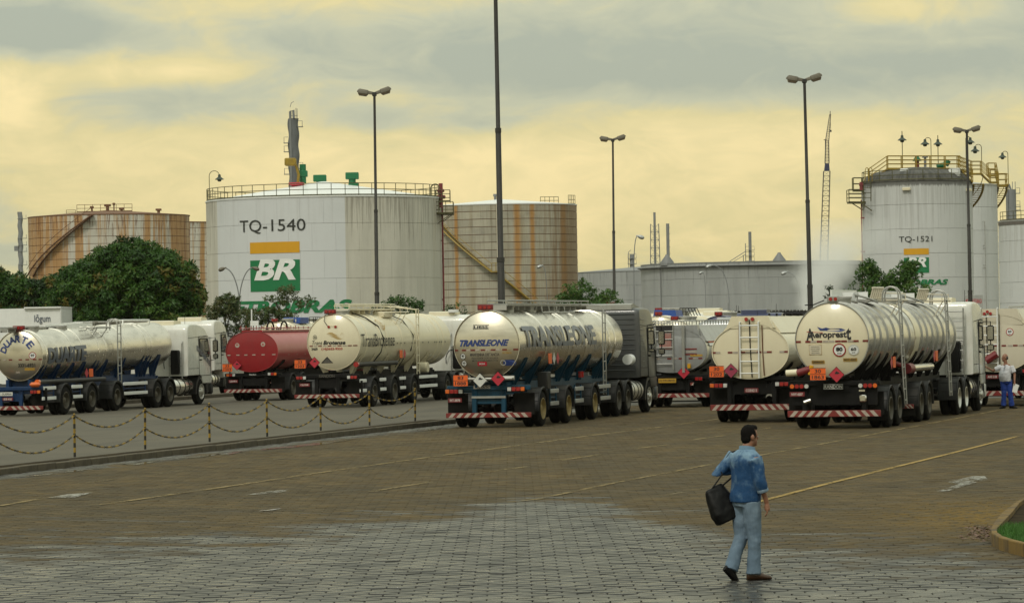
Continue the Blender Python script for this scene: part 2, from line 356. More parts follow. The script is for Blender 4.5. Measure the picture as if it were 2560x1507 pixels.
# ============================================================ ground
KD = (Vector((8.75, 32.4, 0))).normalized()            # the direction the lanes run
KN = Vector((-KD.y, KD.x, 0))                           # to the left of it
K0 = G(0, 1186)                                          # foot of the near kerb at the left edge
def ground_mat(name, kind):
    m, N, L, P = nodes_of(name); t = NT(N, L); p = t.pos(); x, y, z = t.sep(p)[0:3]
    d = t.v('SUBTRACT', p, (7., 72., 0.)); r = t.v('LENGTH', d)
    at = t.m('ARCTAN2', t.sep(d)[1], t.sep(d)[0])
    arcs = t.noise(t.comb(t.m('MULTIPLY', r, 1.), t.m('MULTIPLY', at, 2.2), 0.), 1.1, 5, .62, .3)
    big = t.noise(p, .22, 4, .55); mid = t.noise(p, 1.3, 5, .65); fine = t.noise(p, 9., 4, .7)
    if kind == 'paver':
        ga = N.new('ShaderNodeAttribute'); ga.attribute_name = 'tint'; tint = ga.outputs['Fac']
        fc = N.new('ShaderNodeFloatCurve'); L.new(t.m('MULTIPLY_ADD', x, 1/40, .5), fc.inputs['Value'])
        cv = fc.mapping.curves[0]
        pts = [(-20, 46.5), (-6.9, 46.3), (-4.75, 46.8), (-3.2, 49.5), (-1., 52.5), (.45, 57.), (1.4, 54.6), (2., 49.5), (3.1, 45.), (4.6, 41.6), (5.9, 39.6), (20, 39)]
        cv.points[0].location = (pts[0][0]/40+.5, pts[0][1]/100); cv.points[1].location = (pts[-1][0]/40+.5, pts[-1][1]/100)
        for a, b in pts[1:-1]: cv.points.new(a/40+.5, b/100)
        fc.mapping.update()
        yb = t.m('MULTIPLY', fc.outputs[0], 100.)
        e = t.m('SUBTRACT', yb, y)
        e = t.m('ADD', e, t.m('MULTIPLY_ADD', arcs, 22., -11.)); e = t.m('ADD', e, t.m('MULTIPLY_ADD', t.noise(p, .45, 6, .68, .8), 22., -11.))
        e = t.m('ADD', e, t.m('MULTIPLY_ADD', t.m('ADD', t.rnd(), tint), 2.0, -1.6)); wet = t.step(e, -4.0, 3.6)
        # damp run-off along the foot of the kerb, and drying tyre arcs
        kd = t.v('DOT_PRODUCT', t.v('SUBTRACT', p, tuple(K0)), tuple(-KN))
        damp = t.step(t.m('SUBTRACT', t.m('ADD', t.m('MULTIPLY', mid, 1.6), t.m('MULTIPLY', big, .9)), t.m('MULTIPLY', kd, .55)), .55, .95)
        wet2 = t.m('MULTIPLY', damp, .85)
        tw = t.m('MULTIPLY', t.step(arcs, .56, .68), t.m('MULTIPLY', t.step(y, 68., 52.), .5))
        W_ = t.m('MAXIMUM', wet, t.m('MAXIMUM', wet2, tw))
        dry = t.mix(t.step(big, .3, .7), (.128, .092, .044), (.092, .071, .040))
        dry = t.mix(t.m('MULTIPLY', t.step(mid, .35, .75), .5), dry, (.046, .037, .024))
        dry = t.mix(t.m('MULTIPLY', t.step(arcs, .5, .3), .35), dry, (.15, .108, .052))
        dry = t.mix(t.m('MULTIPLY', t.step(t.m('ADD', t.m('ADD', t.rnd(), tint), t.noise(p, .9, 1, .5)), .6, 1.9), .55), dry, (.052, .045, .033))
        # ochre silt gathered round the planted island
        md = t.v('LENGTH', t.v('MULTIPLY', t.v('SUBTRACT', p, tuple(G(2530, 1290))), (1., .42, 1.)))
        moss = t.m('MULTIPLY', t.m('MULTIPLY', t.step(t.m('ADD', md, t.m('MULTIPLY', mid, 3.)), 5.0, 1.2), t.step(t.m('ADD', t.m('MULTIPLY', fine, .6), t.m('MULTIPLY', mid, .4)), .44, .58)), .9)
        dry = t.mix(moss, dry, (.21, .125, .018))
        wetc = t.mix(t.step(mid, .3, .75), (.040, .038, .034), (.018, .0175, .016))
        c = t.mix(W_, dry, wetc)
        sp = t.m('MULTIPLY', t.step(fine, .68, .74), .4); c = t.mix(sp, c, (.03, .027, .02))
        L.new(c, P.inputs['Base Color'])
        L.new(t.m('MULTIPLY_ADD', W_, t.m('MULTIPLY_ADD', mid, .5, -.78), t.m('MULTIPLY_ADD', mid, .2, .72)), P.inputs['Roughness'])
        L.new(t.m('MULTIPLY_ADD', W_, .13, .11), P.inputs['Specular IOR Level'])
        bp = N.new('ShaderNodeBump'); L.new(t.m('ADD', t.noise(p, 26., 4, .7), t.m('MULTIPLY', mid, .6)), bp.inputs['Height']); bp.inputs['Distance'].default_value = .012; L.new(t.m('MULTIPLY_ADD', W_, -.3, .6), bp.inputs['Strength']); L.new(bp.outputs[0], P.inputs['Normal'])
    elif kind == 'asphalt':
        c = t.mix(t.step(big, .3, .7), (.105, .092, .068), (.085, .076, .058))
        lane = t.noise(t.comb(t.v('DOT_PRODUCT', p, tuple(KN)), t.m('MULTIPLY', t.v('DOT_PRODUCT', p, tuple(KD)), .06), 0.), 1.2, 4, .6)
        c = t.mix(t.m('MULTIPLY', t.step(lane, .5, .72), .55), c, (.05, .045, .038))
        c = t.mix(t.m('MULTIPLY', t.step(mid, .62, .7), .35), c, (.06, .055, .045))
        L.new(c, P.inputs['Base Color']); L.new(t.m('MULTIPLY_ADD', mid, .2, .66), P.inputs['Roughness']); P.inputs['Specular IOR Level'].default_value = .2
        L.new(t.bump(t.noise(p, 14., 5, .7), .5, .015), P.inputs['Normal'])
    elif kind == 'soil':
        c = t.mix(t.step(mid, .35, .65), (.018, .013, .008), (.040, .030, .016)); L.new(c, P.inputs['Base Color']); P.inputs['Roughness'].default_value = .95; P.inputs['Specular IOR Level'].default_value = .05
    MATS[name] = m
ground_mat('paver_mat', 'paver'); ground_mat('asphalt_mat', 'asphalt'); ground_mat('soil_mat', 'soil')
pmat('joint_mat', (.016, .0135, .010), .95, 0, .5, .8)
pmat('far_ground', (.08, .075, .06), .95, 0, .5, .02)
b = B(); b.add([(-6000, -200, -.05), (6000, -200, -.05), (6000, 9000, -.05), (-6000, 9000, -.05)], [(0, 1, 2, 3)]); b.build('ground', 'far_ground', smooth=False, kind='structure')
# hexagonal paving blocks: the nearest 300 one by one, the rest one mass
def kx(Y): return K0.x + (Y - K0.y)*KD.x/KD.y
pavement = B()
yl = [20, 126]
pavement.add([(kx(20)+.05, 20, -.03), (30, 20, -.03), (46, 126, -.03), (kx(126)+.05, 126, -.03)], [(0, 1, 2, 3)])
pave = pavement.build('pavement', 'joint_mat', smooth=False, kind='structure')
HR = .185; px_, py_ = HR*sqrt(3), HR*1.5
cells = []
rowi = 0; yy = 33.2
while yy < 124:
    hw = yy*.151+.9; xa = max(-hw, kx(yy)+.12); n0 = int(xa/px_)-1; n1 = int(hw/px_)+1
    for k in range(n0, n1+1):
        x = k*px_ + (rowi % 2)*px_/2
        if x < kx(yy)+.19 or x > hw or (yy > 46 and random.random() < .0): continue
        cells.append((x, yy))
    yy += py_; rowi += 1
isl_c = G(2640, 1320)
def hexv(r, z): return [(r*sin(pi*k/3), r*cos(pi*k/3), z) for k in range(6)]
HV = np.array(hexv(HR*.925, 0) + hexv(HR*.958, -.008) + hexv(HR*.962, -.026)); HF = [tuple(range(5, -1, -1))] + [(k, (k+1) % 6, 6+(k+1) % 6, 6+k) for k in range(6)] + [(6+k, 6+(k+1) % 6, 12+(k+1) % 6, 12+k) for k in range(6)]
vis = [c for c in cells if c[1] > 34.3 and abs(c[0]) < c[1]*.1485]
near = sorted(vis, key=lambda c: c[1])[:300]; ns = set(near)
pm = bpy.data.meshes.new('paver'); pm.from_pydata([tuple(v) for v in HV], [], HF); pm.materials.append(M_('paver_mat'))
for c in near:
    link('paver', pm, pave, loc=(c[0], c[1], random.gauss(0, .0018)), rot=(random.gauss(0, .009), random.gauss(0, .009), random.gauss(0, .012)))
rest = np.array([c for c in cells if c not in ns]); n = len(rest)
tx = np.random.normal(0, .010, n); ty = np.random.normal(0, .010, n); tz = np.random.normal(0, .002, n); ra = np.random.normal(0, .014, n)
vx = HV[None, :, 0]*np.cos(ra)[:, None] - HV[None, :, 1]*np.sin(ra)[:, None]; vy = HV[None, :, 0]*np.sin(ra)[:, None] + HV[None, :, 1]*np.cos(ra)[:, None]
vz = HV[None, :, 2] + tz[:, None] + vx*tx[:, None] + vy*ty[:, None]
VV = np.stack([vx + rest[:, 0:1], vy + rest[:, 1:2], vz], -1).reshape(-1, 3)
def big_mesh(name, V, faces_tpl, nper, n, mat, parent=None, **kw):
    """many copies of one face pattern as a single mesh"""
    me = bpy.data.meshes.new(name); me.vertices.add(len(V)); me.vertices.foreach_set('co', V.astype(np.float32).ravel())
    tot = np.array([len(f) for f in faces_tpl]); idx = np.concatenate([np.array(f) for f in faces_tpl])
    LI = (idx[None, :] + (np.arange(n)*nper)[:, None]).ravel(); LT = np.tile(tot, n); LS = np.concatenate([[0], np.cumsum(LT)[:-1]])
    me.loops.add(len(LI)); me.loops.foreach_set('vertex_index', LI.astype(np.int32)); me.polygons.add(len(LT))
    me.polygons.foreach_set('loop_start', LS.astype(np.int32)); me.polygons.foreach_set('loop_total', LT.astype(np.int32)); me.update(calc_edges=True)
    me.materials.append(M_(mat) if isinstance(mat, str) else mat); return link(name, me, parent, **kw)
pf = big_mesh('paver_field', VV, HF, 18, n, 'paver_mat', pave, kind='stuff')
at = pf.data.attributes.new('tint', 'FLOAT', 'FACE'); at.data.foreach_set('value', np.repeat(np.random.rand(n), len(HF)).astype(np.float32))
# asphalt lot behind the median
b = B(); L0 = K0 - KD*70 + KN*.9; L1 = K0 + KD*60 + KN*.9
b.add([(L0.x, L0.y, 0), (L1.x, L1.y, 0), (60, L1.y, -.004), (60, 260, 0), (-80, 260, 0), (-80, L0.y, 0)], [(0, 1, 2, 3, 4, 5)])
b.build('parking_lot', 'asphalt_mat', smooth=False, kind='structure')
# ------------------------------------------------------------ painted lines
def paint_mat(name, col, wear):
    m, N, L, P = nodes_of(name); t = NT(N, L); p = t.pos(); n = t.m('ADD', t.m('MULTIPLY', t.noise(p, 7., 5, .75), .6), t.m('MULTIPLY', t.noise(p, .8, 3, .6), .4))
    L.new(t.mix(n, col, tuple(c*.7 for c in col)), P.inputs['Base Color']); P.inputs['Roughness'].default_value = .7
    tr = N.new('ShaderNodeBsdfTransparent'); mx = N.new('ShaderNodeMixShader'); L.new(t.step(n, wear-.07, wear+.07), mx.inputs[0])
    L.new(P.outputs[0], mx.inputs[1]); L.new(tr.outputs[0], mx.inputs[2]); L.new(mx.outputs[0], N['Material Output'].inputs[0]); MATS[name] = m
paint_mat('line_yellow', (.25, .175, .055), .505); paint_mat('line_faint', (.19, .145, .065), .455); paint_mat('line_bright', (.34, .215, .035), .555); paint_mat('line_white', (.33, .32, .28), .49)
def strip(pts, w, mat, name, label, z=.012, taper=False):
    P = [G(x, y) for x, y in pts]; Q = []
    for i in range(len(P)-1):
        k = max(1, int((P[i+1]-P[i]).length/1.0))
        Q += [P[i].lerp(P[i+1], j/k) for j in range(k)]
    Q.append(P[-1]); b = B(); vs = []
    for i, q in enumerate(Q):
        d = (Q[min(i+1, len(Q)-1)] - Q[max(i-1, 0)]).normalized(); nn = Vector((-d.y, d.x, 0))
        vs += [q + nn*w/2 + Vector((0, 0, z)), q - nn*w/2 + Vector((0, 0, z))]
    b.add(vs, [(2*i, 2*i+1, 2*i+3, 2*i+2) for i in range(len(Q)-1)]); o = b.build(name, mat, smooth=False, kind='structure'); o['label'] = label; return o
strip([(152, 1215), (508, 1171), (762, 1139), (914, 1121), (1180, 1086)], .10, 'line_faint', 'lane_line', 'faint yellow lane line nearest the long kerb')
strip([(254, 1262), (559, 1218), (813, 1180), (1066, 1144), (1280, 1116), (1483, 1088), (1636, 1070), (1813, 1045)], .14, 'line_yellow', 'lane_line', 'long yellow line running across the yard behind the dashes')
strip([(1270, 1256), (1346, 1248), (1534, 1208), (1788, 1159), (2093, 1103), (2423, 1040), (2560, 1013)], .12, 'line_yellow', 'lane_line', 'curving yellow line passing behind the walking man')
strip([(1850, 1267), (1915, 1250), (2067, 1210), (2372, 1135), (2545, 1091)], .12, 'line_bright', 'lane_line', 'bright yellow line right of the walking man')
strip([(1660, 1240), (1788, 1216)], .12, 'line_faint', 'lane_line', 'short faint line left of the walking man')
strip([(0, 1265), (107, 1246), (190, 1237)], .13, 'line_yellow', 'lane_line', 'yellow line end at the lower left edge')
for a in [((929, 1229), (1077, 1205)), ((1183, 1185), (1315, 1167)), ((1402, 1151), (1503, 1136)), ((1585, 1122), (1671, 1112)), ((1737, 1099), (1811, 1089)), ((1905, 1073), (1930, 1069))]:
    strip(a, .13, 'line_yellow', 'lane_dash', 'yellow dash of the broken line across the yard')
for a in [((65, 1132), (180, 1120)), ((295, 1109), (396, 1098)), ((447, 1063), (520, 1056)), ((487, 1088), (580, 1080)), ((640, 1047), (700, 1040)), ((560, 1012), (607, 1008)), ((825, 1055), (900, 1048)), ((440, 1072), (470, 1070)), ((970, 1040), (1030, 1033)), ((1090, 1026), (1138, 1021)), ((705, 1066), (760, 1058)), ((20, 1100), (90, 1092))]:
    strip(a, .13, 'line_faint', 'lane_dash', 'faint yellow dash in the lot behind the chains', z=.008)
def ground_patch(pts, mat, name, label, z=.013):
    b = B(); b.add([G(x, y) + Vector((0, 0, z)) for x, y in pts], [tuple(range(len(pts)))]); o = b.build(name, mat, smooth=False, kind='structure'); o['label'] = label
ground_patch([(2368, 1206), (2432, 1191), (2462, 1191), (2474, 1204), (2448, 1203), (2440, 1207), (2368, 1229), (2342, 1229), (2400, 1210)], 'line_white', 'road_arrow', 'worn white arrow painted on the pavers at right')
ground_patch([(112, 1246), (170, 1236), (234, 1231), (200, 1241), (182, 1246)], 'line_white', 'road_arrow', 'worn white arrow head at the left end of the yellow line')
ground_patch([(614, 1238), (690, 1226), (722, 1223), (712, 1231), (650, 1236)], 'line_white', 'road_arrow', 'worn whitish arrow smudge in the middle of the yard')
# ------------------------------------------------------------ long median with kerb stones
med = B(); a0, a1 = -45, 34
P0 = K0 + KD*a0; P1 = K0 + KD*a1
med.add([tuple(P0+KN*.15+Vector((0, 0, .11))), tuple(P1+KN*.15+Vector((0, 0, .11))), tuple(P1+KN*.82+Vector((0, 0, .11))), tuple(P0+KN*.82+Vector((0, 0, .11)))], [(0, 1, 2, 3)])
median = med.build('median', 'soil_mat', smooth=False, kind='structure')
KR = Matrix.Rotation(atan2(KD.y, KD.x), 3, 'Z')
kb = B(); kb.box((0, 0, .03), (.988, .15, .2), ch=.015); ks = kb.build('kerb_stone', 'kerb_stone', median)
kme = ks.data; first = True
for side, off in ((0, .075),):
    for i in range(a1-a0 if side == 0 else a1-a0):
        q = K0 + KD*(a0+i+.5) + KN*off; o = ks if first else link('kerb_stone', kme, median); first = False
        o.location = (q.x, q.y, random.gauss(0, .004)); o.rotation_euler = (random.gauss(0, .01), 0, atan2(KD.y, KD.x)+random.gauss(0, .004))
isl2 = B(); q = G(505, 996)
P0 = q - KD*22; P1 = q + KD*30
isl2.prism([(0, .0), (.6, .0), (.6, .14), (0, .14)], 0, 1)
b = B(); b.add([tuple(P0), tuple(P1), tuple(P1+KN*.7), tuple(P0+KN*.7)] + [tuple(p+Vector((0, 0, .14))) for p in (P0, P1, P1+KN*.7, P0+KN*.7)], [(4, 5, 6, 7), (0, 1, 5, 4), (1, 2, 6, 5), (2, 3, 7, 6), (3, 0, 4, 7)])
b.build('lane_divider', 'kerb_stone', smooth=False, kind='structure')
# ------------------------------------------------------------ planted island, lower right
outl = [(2740, 1205), (2640, 1232), (2585, 1255), (2540, 1281), (2505, 1308), (2486, 1333), (2477, 1352), (2480, 1363), (2496, 1373), (2520, 1381), (2560, 1391), (2640, 1408), (2740, 1420)]
OP = [G(x, y) for x, y in outl]; cen = G(2800, 1315)
IN_ = [p + (cen-p).normalized()*.16 for p in OP]
island = B(); island.add([tuple(p+Vector((0, 0, .10))) for p in IN_] , [tuple(range(len(IN_)))]); isl = island.build('traffic_island', 'soil_mat', smooth=False, kind='structure')
for i in range(len(OP)-1):
    n = max(1, round((OP[i+1]-OP[i]).length/.7))
    for j in range(n):
        f0, f1 = j/n+.006, (j+1)/n-.006; o0, o1 = OP[i].lerp(OP[i+1], f0), OP[i].lerp(OP[i+1], f1); i0, i1 = IN_[i].lerp(IN_[i+1], f0), IN_[i].lerp(IN_[i+1], f1)
        b = B(); zz = Vector((0, 0, .16)); e = .012
        b.add([o0, o1, i1, i0, o0+zz-Vector((0, 0, e)), o1+zz-Vector((0, 0, e)), i1+zz, i0+zz, o0.lerp(i0, .1)+zz, o1.lerp(i1, .1)+zz], [(0, 1, 5, 4), (4, 5, 9, 8), (8, 9, 6, 7), (2, 3, 7, 6), (1, 2, 6, 9, 5), (3, 0, 4, 8, 7)])
        b.build('kerb_stone', 'kerb_yellow', isl, smooth=False)
def in_poly(p, poly):
    c = False; j = len(poly)-1
    for i in range(len(poly)):
        if (poly[i].y > p.y) != (poly[j].y > p.y) and p.x < (poly[j].x-poly[i].x)*(p.y-poly[i].y)/(poly[j].y-poly[i].y)+poly[i].x: c = not c
        j = i
    return c
gp = [p + (cen-p).normalized()*.05 for p in IN_]; vs = []; cutY = G(2560, 1316, .1).y
xs0, xs1 = min(p.x for p in gp), 8.2; ys0, ys1 = min(p.y for p in gp), cutY
cnt = 0
while cnt < 9000:
    q = Vector((random.uniform(xs0, xs1), random.uniform(ys0, ys1), .1))
    if not in_poly(q, gp): continue
    cnt += 1; a = random.uniform(0, 2*pi); hgt = random.uniform(.04, .11); dx, dy = cos(a)*.007, sin(a)*.007; lx, ly = random.gauss(0, .03), random.gauss(0, .03)
    vs += [(q.x-dx, q.y-dy, .1), (q.x+dx, q.y+dy, .1), (q.x+lx, q.y+ly, .1+hgt)]
tag(big_mesh('grass', np.array(vs), [(0, 1, 2)], 3, cnt, 'grass'), 'bright green grass on the kerbed island at the lower right', 'grass', kind='stuff')
vs = []
for i in range(260):
    q = G(2470, 1350).lerp(G(2474, 1318), random.random()) + Vector((random.gauss(-.12, .12), random.gauss(0, .3), .008)); a = random.uniform(0, 6.3); r = random.uniform(.012, .035)
    for k in range(4): vs.append((q.x + r*cos(a+k*pi/2)*(1 if k % 2 else .6), q.y + r*sin(a+k*pi/2), q.z + random.uniform(0, .02)))
tag(big_mesh('leaf_litter', np.array(vs), [(0, 1, 2, 3)], 4, 260, 'leaf_litter'), 'dry leaf litter against the kerb of the island', 'leaf litter', kind='stuff')
# small dark puddles / damp dips near the kerb foot
pmat('puddle', (.018, .017, .015), .08, 0, .1, 2)
for (x, y, w, h_) in [(355, 1157, 44, 3.0), (575, 1133, 28, 2.5), (500, 1141, 55, 1.5), (770, 1112, 110, 2.6), (105, 1187, 32, 1.5), (190, 1177, 34, 1.5), (1083, 1073, 16, 1.2), (676, 1275, 26, 1.2)]:
    b = B(); c0 = G(x, y); k = []
    for i in range(28):
        a = 2*pi*i/28; rr = 1 + .22*sin(3*a+x) + .15*sin(7*a+y); k.append(G(x + w*cos(a)*rr, y + h_*sin(a)*rr - w*cos(a)*rr*.11) + Vector((0, 0, .010)))
    b.add(k, [tuple(range(28))]); o = b.build('puddle', 'puddle', smooth=False, kind='structure')
# ============================================================ storage tanks
def streak_mat(name, cx, cy, ztop, style):
    m, N, L, P = nodes_of(name); t = NT(N, L); p = t.pos(); d = t.v('SUBTRACT', p, (cx, cy, 0.)); s = t.sep(d)
    ang = t.m('ARCTAN2', s[0], t.m('MULTIPLY', s[1], -1.)); z = s[2]
    def nz(ka, kz, det=4, ro=.6): return t.noise(t.comb(t.m('MULTIPLY', ang, ka), t.m('MULTIPLY', z, kz), 3.7), 1., det, ro)
    rnd = t.rnd(); top = t.step(z, ztop-7, ztop)
    if style == 'white':
        c = t.mix(t.m('MULTIPLY', rnd, .25), (.56, .57, .57), (.50, .51, .51))
        c = t.mix(t.m('MULTIPLY', t.step(t.m('ADD', nz(26, .12), t.m('MULTIPLY', top, .12)), .55, .75), .35), c, (.30, .28, .24))
    elif style == 'main':
        inz = t.m('MULTIPLY', t.step(ang, -1.06, -1.04), t.step(ang, .232, .222))
        clean = t.mix(t.m('MULTIPLY', rnd, .2), (.56, .575, .59), (.52, .535, .55))
        old = t.mix(t.step(nz(9, .07), .35, .65), (.54, .52, .46), (.46, .445, .39))
        old = t.mix(t.m('MULTIPLY', t.step(t.m('ADD', nz(50, .15, 5, .7), t.m('MULTIPLY', top, .16)), .58, .8), .65), old, (.17, .15, .12))
        old = t.mix(t.m('MULTIPLY', t.step(nz(14, .05), .56, .75), .5), old, (.50, .44, .33))
        clean = t.mix(t.m('MULTIPLY', t.step(t.m('ADD', nz(30, .1), t.m('MULTIPLY', top, .1)), .6, .8), .18), clean, (.3, .29, .27))
        c = t.mix(inz, old, clean)
    elif style == 'old_white':
        c = t.mix(t.m('MULTIPLY', rnd, .3), (.52, .53, .53), (.45, .455, .45))
        c = t.mix(t.m('MULTIPLY', t.step(t.m('ADD', nz(22, .12, 5, .7), t.m('MULTIPLY', top, .2)), .56, .78), .4), c, (.27, .265, .25))
        c = t.mix(t.m('MULTIPLY', t.step(t.m('ADD', nz(34, .8, 5, .7), t.step(z, ztop-1.2, ztop)), .95, 1.25), .8), c, (.06, .06, .055))
    elif style == 'stained':
        c = t.mix(rnd, (.40, .375, .30), (.31, .29, .235))
        c = t.mix(t.m('MULTIPLY', t.step(nz(7, .06, 5, .7), .48, .68), .6), c, (.25, .195, .11))
        c = t.mix(t.m('MULTIPLY', t.step(t.noise(p, .5, 4, .65), .45, .7), .45), c, (.22, .21, .185))
        c = t.mix(t.m('MULTIPLY', t.step(nz(40, .10, 5, .7), .52, .70), .6), c, (.11, .08, .045))
        for (a, w) in ((-.62, .045), (.21, .07), (.42, .055), (.95, .10)):
            g = t.step(t.m('ABSOLUTE', t.m('SUBTRACT', t.m('ADD', ang, t.m('MULTIPLY_ADD', nz(3, .5), .05, -.025)), a)), w, w*.15)
            c = t.mix(t.m('MULTIPLY', g, .85), c, (.36, .17, .03))
        c = t.mix(t.m('MULTIPLY', t.step(t.m('ADD', ang, t.m('MULTIPLY_ADD', nz(18, .1, 5, .7), 2.4, -1.2)), .35, 1.0), .75), c, (.20, .115, .05))
        c = t.mix(t.m('MULTIPLY', t.step(nz(70, .25, 4, .7), .62, .72), .5), c, (.42, .39, .31))
    elif style == 'rusty':
        c = t.mix(rnd, (.56, .54, .48), (.46, .44, .38))
        left = t.m('MULTIPLY_ADD', t.step(ang, .1, -.9), .12, t.m('MULTIPLY', t.step(ang, .45, 1.), .09))
        c = t.mix(t.m('MULTIPLY', t.step(t.m('ADD', nz(11, .03, 4, .65), left), .475, .60), .85), c, (.38, .19, .045))
        c = t.mix(t.m('MULTIPLY', t.step(t.m('ADD', nz(24, .05, 5, .7), t.m('MULTIPLY', left, .8)), .58, .70), .8), c, (.20, .08, .02))
        c = t.mix(t.m('MULTIPLY', t.step(t.m('ADD', nz(60, .3, 5, .7), t.m('MULTIPLY', top, .12)), .62, .72), .75), c, (.13, .05, .02))
        c = t.mix(t.m('MULTIPLY', t.step(nz(45, .2, 4, .7), .62, .70), .6), c, (.5, .47, .38))
    elif style == 'far':
        c = t.mix(t.step(nz(7, .04), .35, .7), (.33, .34, .34), (.27, .28, .28))
        c = t.mix(t.m('MULTIPLY', t.step(t.m('ADD', nz(50, .12, 5, .7), t.m('MULTIPLY', top, .1)), .64, .74), .5), c, (.09, .09, .09))
    else:
        c = t.mix(t.step(nz(14, .5, 5, .7), .3, .7), (.035, .034, .031), (.11, .105, .095))
    L.new(c, P.inputs['Base Color']); P.inputs['Roughness'].default_value = .55; P.inputs['Specular IOR Level'].default_value = .35
    L.new(t.bump(t.noise(p, .6, 3, .6), .25, .12), P.inputs['Normal'])
    MATS[name] = m; return m
def cyl_tank(name, label, c, R, H, rows, cols, matname, style, apex, group=None, roofmat=None, roofseg=0, a0=-pi/2, a1=pi/2, gap=.03, prow=0, dome=False):
    """storage tank: curved plates in courses over an inner shell, cone roof"""
    t = thing(name, label, 'storage tank', (c.x, c.y, 0), 0, group)
    mt = streak_mat(matname, c.x, c.y, H, style)
    b = B(); n = 96; b.rings([[((R-.05)*sin(2*pi*k/n), -(R-.05)*cos(2*pi*k/n), z) for k in range(n)] for z in (0, H-.02)]); b.build('shell', mt if rows == 0 else 'rust_steel' if style in ('rusty', 'stained') else mt, t)
    if rows:
        hc = H/rows; da = (a1-a0)/cols; ns = max(3, int(da/(2*pi)*80)); b = B(); vs = []
        for k in range(ns+1):
            vg = .012; a = -da/2+vg/2/R + (da-vg/R)*k/ns
            for (r, z) in ((R-.05, gap*.6), (R, gap*.6+.01), (R, hc-gap*.4), (R-.05, hc-gap*.4)): vs.append((r*sin(a), -r*cos(a), z))
        b.add(vs, [(4*k+j, 4*k+4+j, 4*k+5+j, 4*k+1+j) for k in range(ns) for j in range(3)] + [(0, 1, 2, 3), (4*ns+3, 4*ns+2, 4*ns+1, 4*ns)])
        me = None
        for r in range(rows):
            if me is None: o = b.build('plate', mt, t); me = o.data
            for k in range(cols):
                if r == 0 and k == 0: q = o
                else: q = link('plate', me, t)
                q.location = (0, 0, r*hc); q.rotation_euler = (0, 0, a0 + da*(k+.5+(.5 if (r % 2 and k < cols-0) else 0) - .25))
    b = B(); n = 96; prof = [(R+.06, H-.12), (R+.06, H), (R*.98, H+.02)] + [(R*f, H + (apex-H)*((1-f) if not dome else sqrt(max(0, 1-f*f)))) for f in (.9, .75, .6, .45, .3, .15, .02)]
    b.rings([[(r*sin(2*pi*k/n), -r*cos(2*pi*k/n), z) for k in range(n)] for r, z in prof], cap1=True); b.build('roof', roofmat or 'clean_white', t)
    return t
def onwall(R, a_c, zc, e=.03):
    return lambda x, y: ((R+e)*sin(a_c + x/R), -(R+e)*cos(a_c + x/R), zc + y)
def railing(t, pts, h=1.1, mat='olive_rail', mid=1, post=.035, name='railing', toe=True):
    b = B()
    for f in [1.] + [i/(mid+1) for i in range(1, mid+1)]: b.tube([Vector(p)+Vector((0, 0, h*f)) for p in pts], .035, 5)
    if toe: b.tube([Vector(p)+Vector((0, 0, .06)) for p in pts], .06, 4)
    o = b.build(name, mat, t); pb = None
    for p in pts:
        if pb is None:
            q = B().tube([(0, 0, -.05), (0, 0, h)], post, 5).build('post', mat, o); pb = q.data
        else: q = link('post', pb, o)
        q.location = p
    return o
def lettering_set(t, R, data):
    for k, s in enumerate(data):
        kind, a, w, z, h, arg = s
        a = radians(a)
        if kind == 'bar': patch(w, h, onwall(R, a, z), arg, t, 'colour_band', 16, 2)
        else:
            tx, mat, bold, shear, e = arg; text(tx, w, h, onwall(R, a, z, e), mat, t, 'lettering', bold, shear, 1.0)
pmat('lamp_cap', (.035, .05, .035), .5, 0, .2, 3)
# --- the big white tank
c = A(813, 700, 330); R1 = 294/FPX*330
T1 = cyl_tank('storage_tank', 'big white storage tank marked TQ-1540 with a yellow bar and green square logo', c, R1, 15.3, 6, 16, 'tank_main', 'main', 17.1, group='storage tanks of the depot', gap=.022)
lettering_set(T1, R1, [('txt', -23.4, 6.93, 12.55, 1.3, ('TQ-1540', 'letter_black', .0, 0, .05)), ('bar', -21.8, 5.12, 10.6, 1.03, 'brand_yellow'), ('bar', -21.8, 5.12, 8.0, 2.9, 'brand_green'),
                       ('txt', -21.6, 4.25, 8.57, 1.95, ('BR', 'clean_white', .035, .28, .08)), ('txt', -18.3, 13.3, 5.1, 1.2, ('PETROBRAS', 'brand_green', .045, .25, .06))])
def ringpts(R, z, n, a0=-pi, a1=pi): return [(R*sin(a0+(a1-a0)*k/n), -R*cos(a0+(a1-a0)*k/n), z) for k in range(n+1)]
railing(T1, ringpts(R1-.1, 15.32, 54), 1.12)
def gas_vent(t, x, y, z, s=1., pink=True):
    b = B(); b.tube([(x, y, z), (x, y, z+1.1*s)], .22*s, 10); b.build('vent_pipe', 'pipe_pink' if pink else 'valve_green', t)
    b = B(); b.tube([(x, y, z+.25*s), (x, y, z+.5*s)], .55*s, 12); b.build('flange', 'pipe_pink' if pink else 'valve_green', t)
    b = B(); b.box((x+.12*s, y, z+1.0*s), (.95*s, .6*s, .45*s), ch=.04); b.tube([(x, y, z+1.1*s), (x, y, z+1.55*s)], .35*s, 10); b.box((x, y, z+1.85*s), (1.25*s, .9*s, .65*s), ch=.05); b.build('valve', 'valve_green', t)
def l1(xp, yp, dz): q = A(xp, yp, c.y+dz) - Vector((c.x, c.y, 0)); return q
q = l1(882, 466, 0); gas_vent(T1, q.x, -1, q.z-.9, 1.0)
q = l1(800, 468, 3); gas_vent(T1, q.x, 3, q.z-1.0, 1.0, False)
q = l1(741, 466, -2); b = B(); b.tube([(q.x, -2, q.z-1.2), (q.x, -2, q.z+.3)], .5, 10); b.tube([(q.x, -2, q.z+.1), (q.x, -2, q.z+.35)], .75, 12); b.build('foam_inlet', 'pipe_pink', T1)
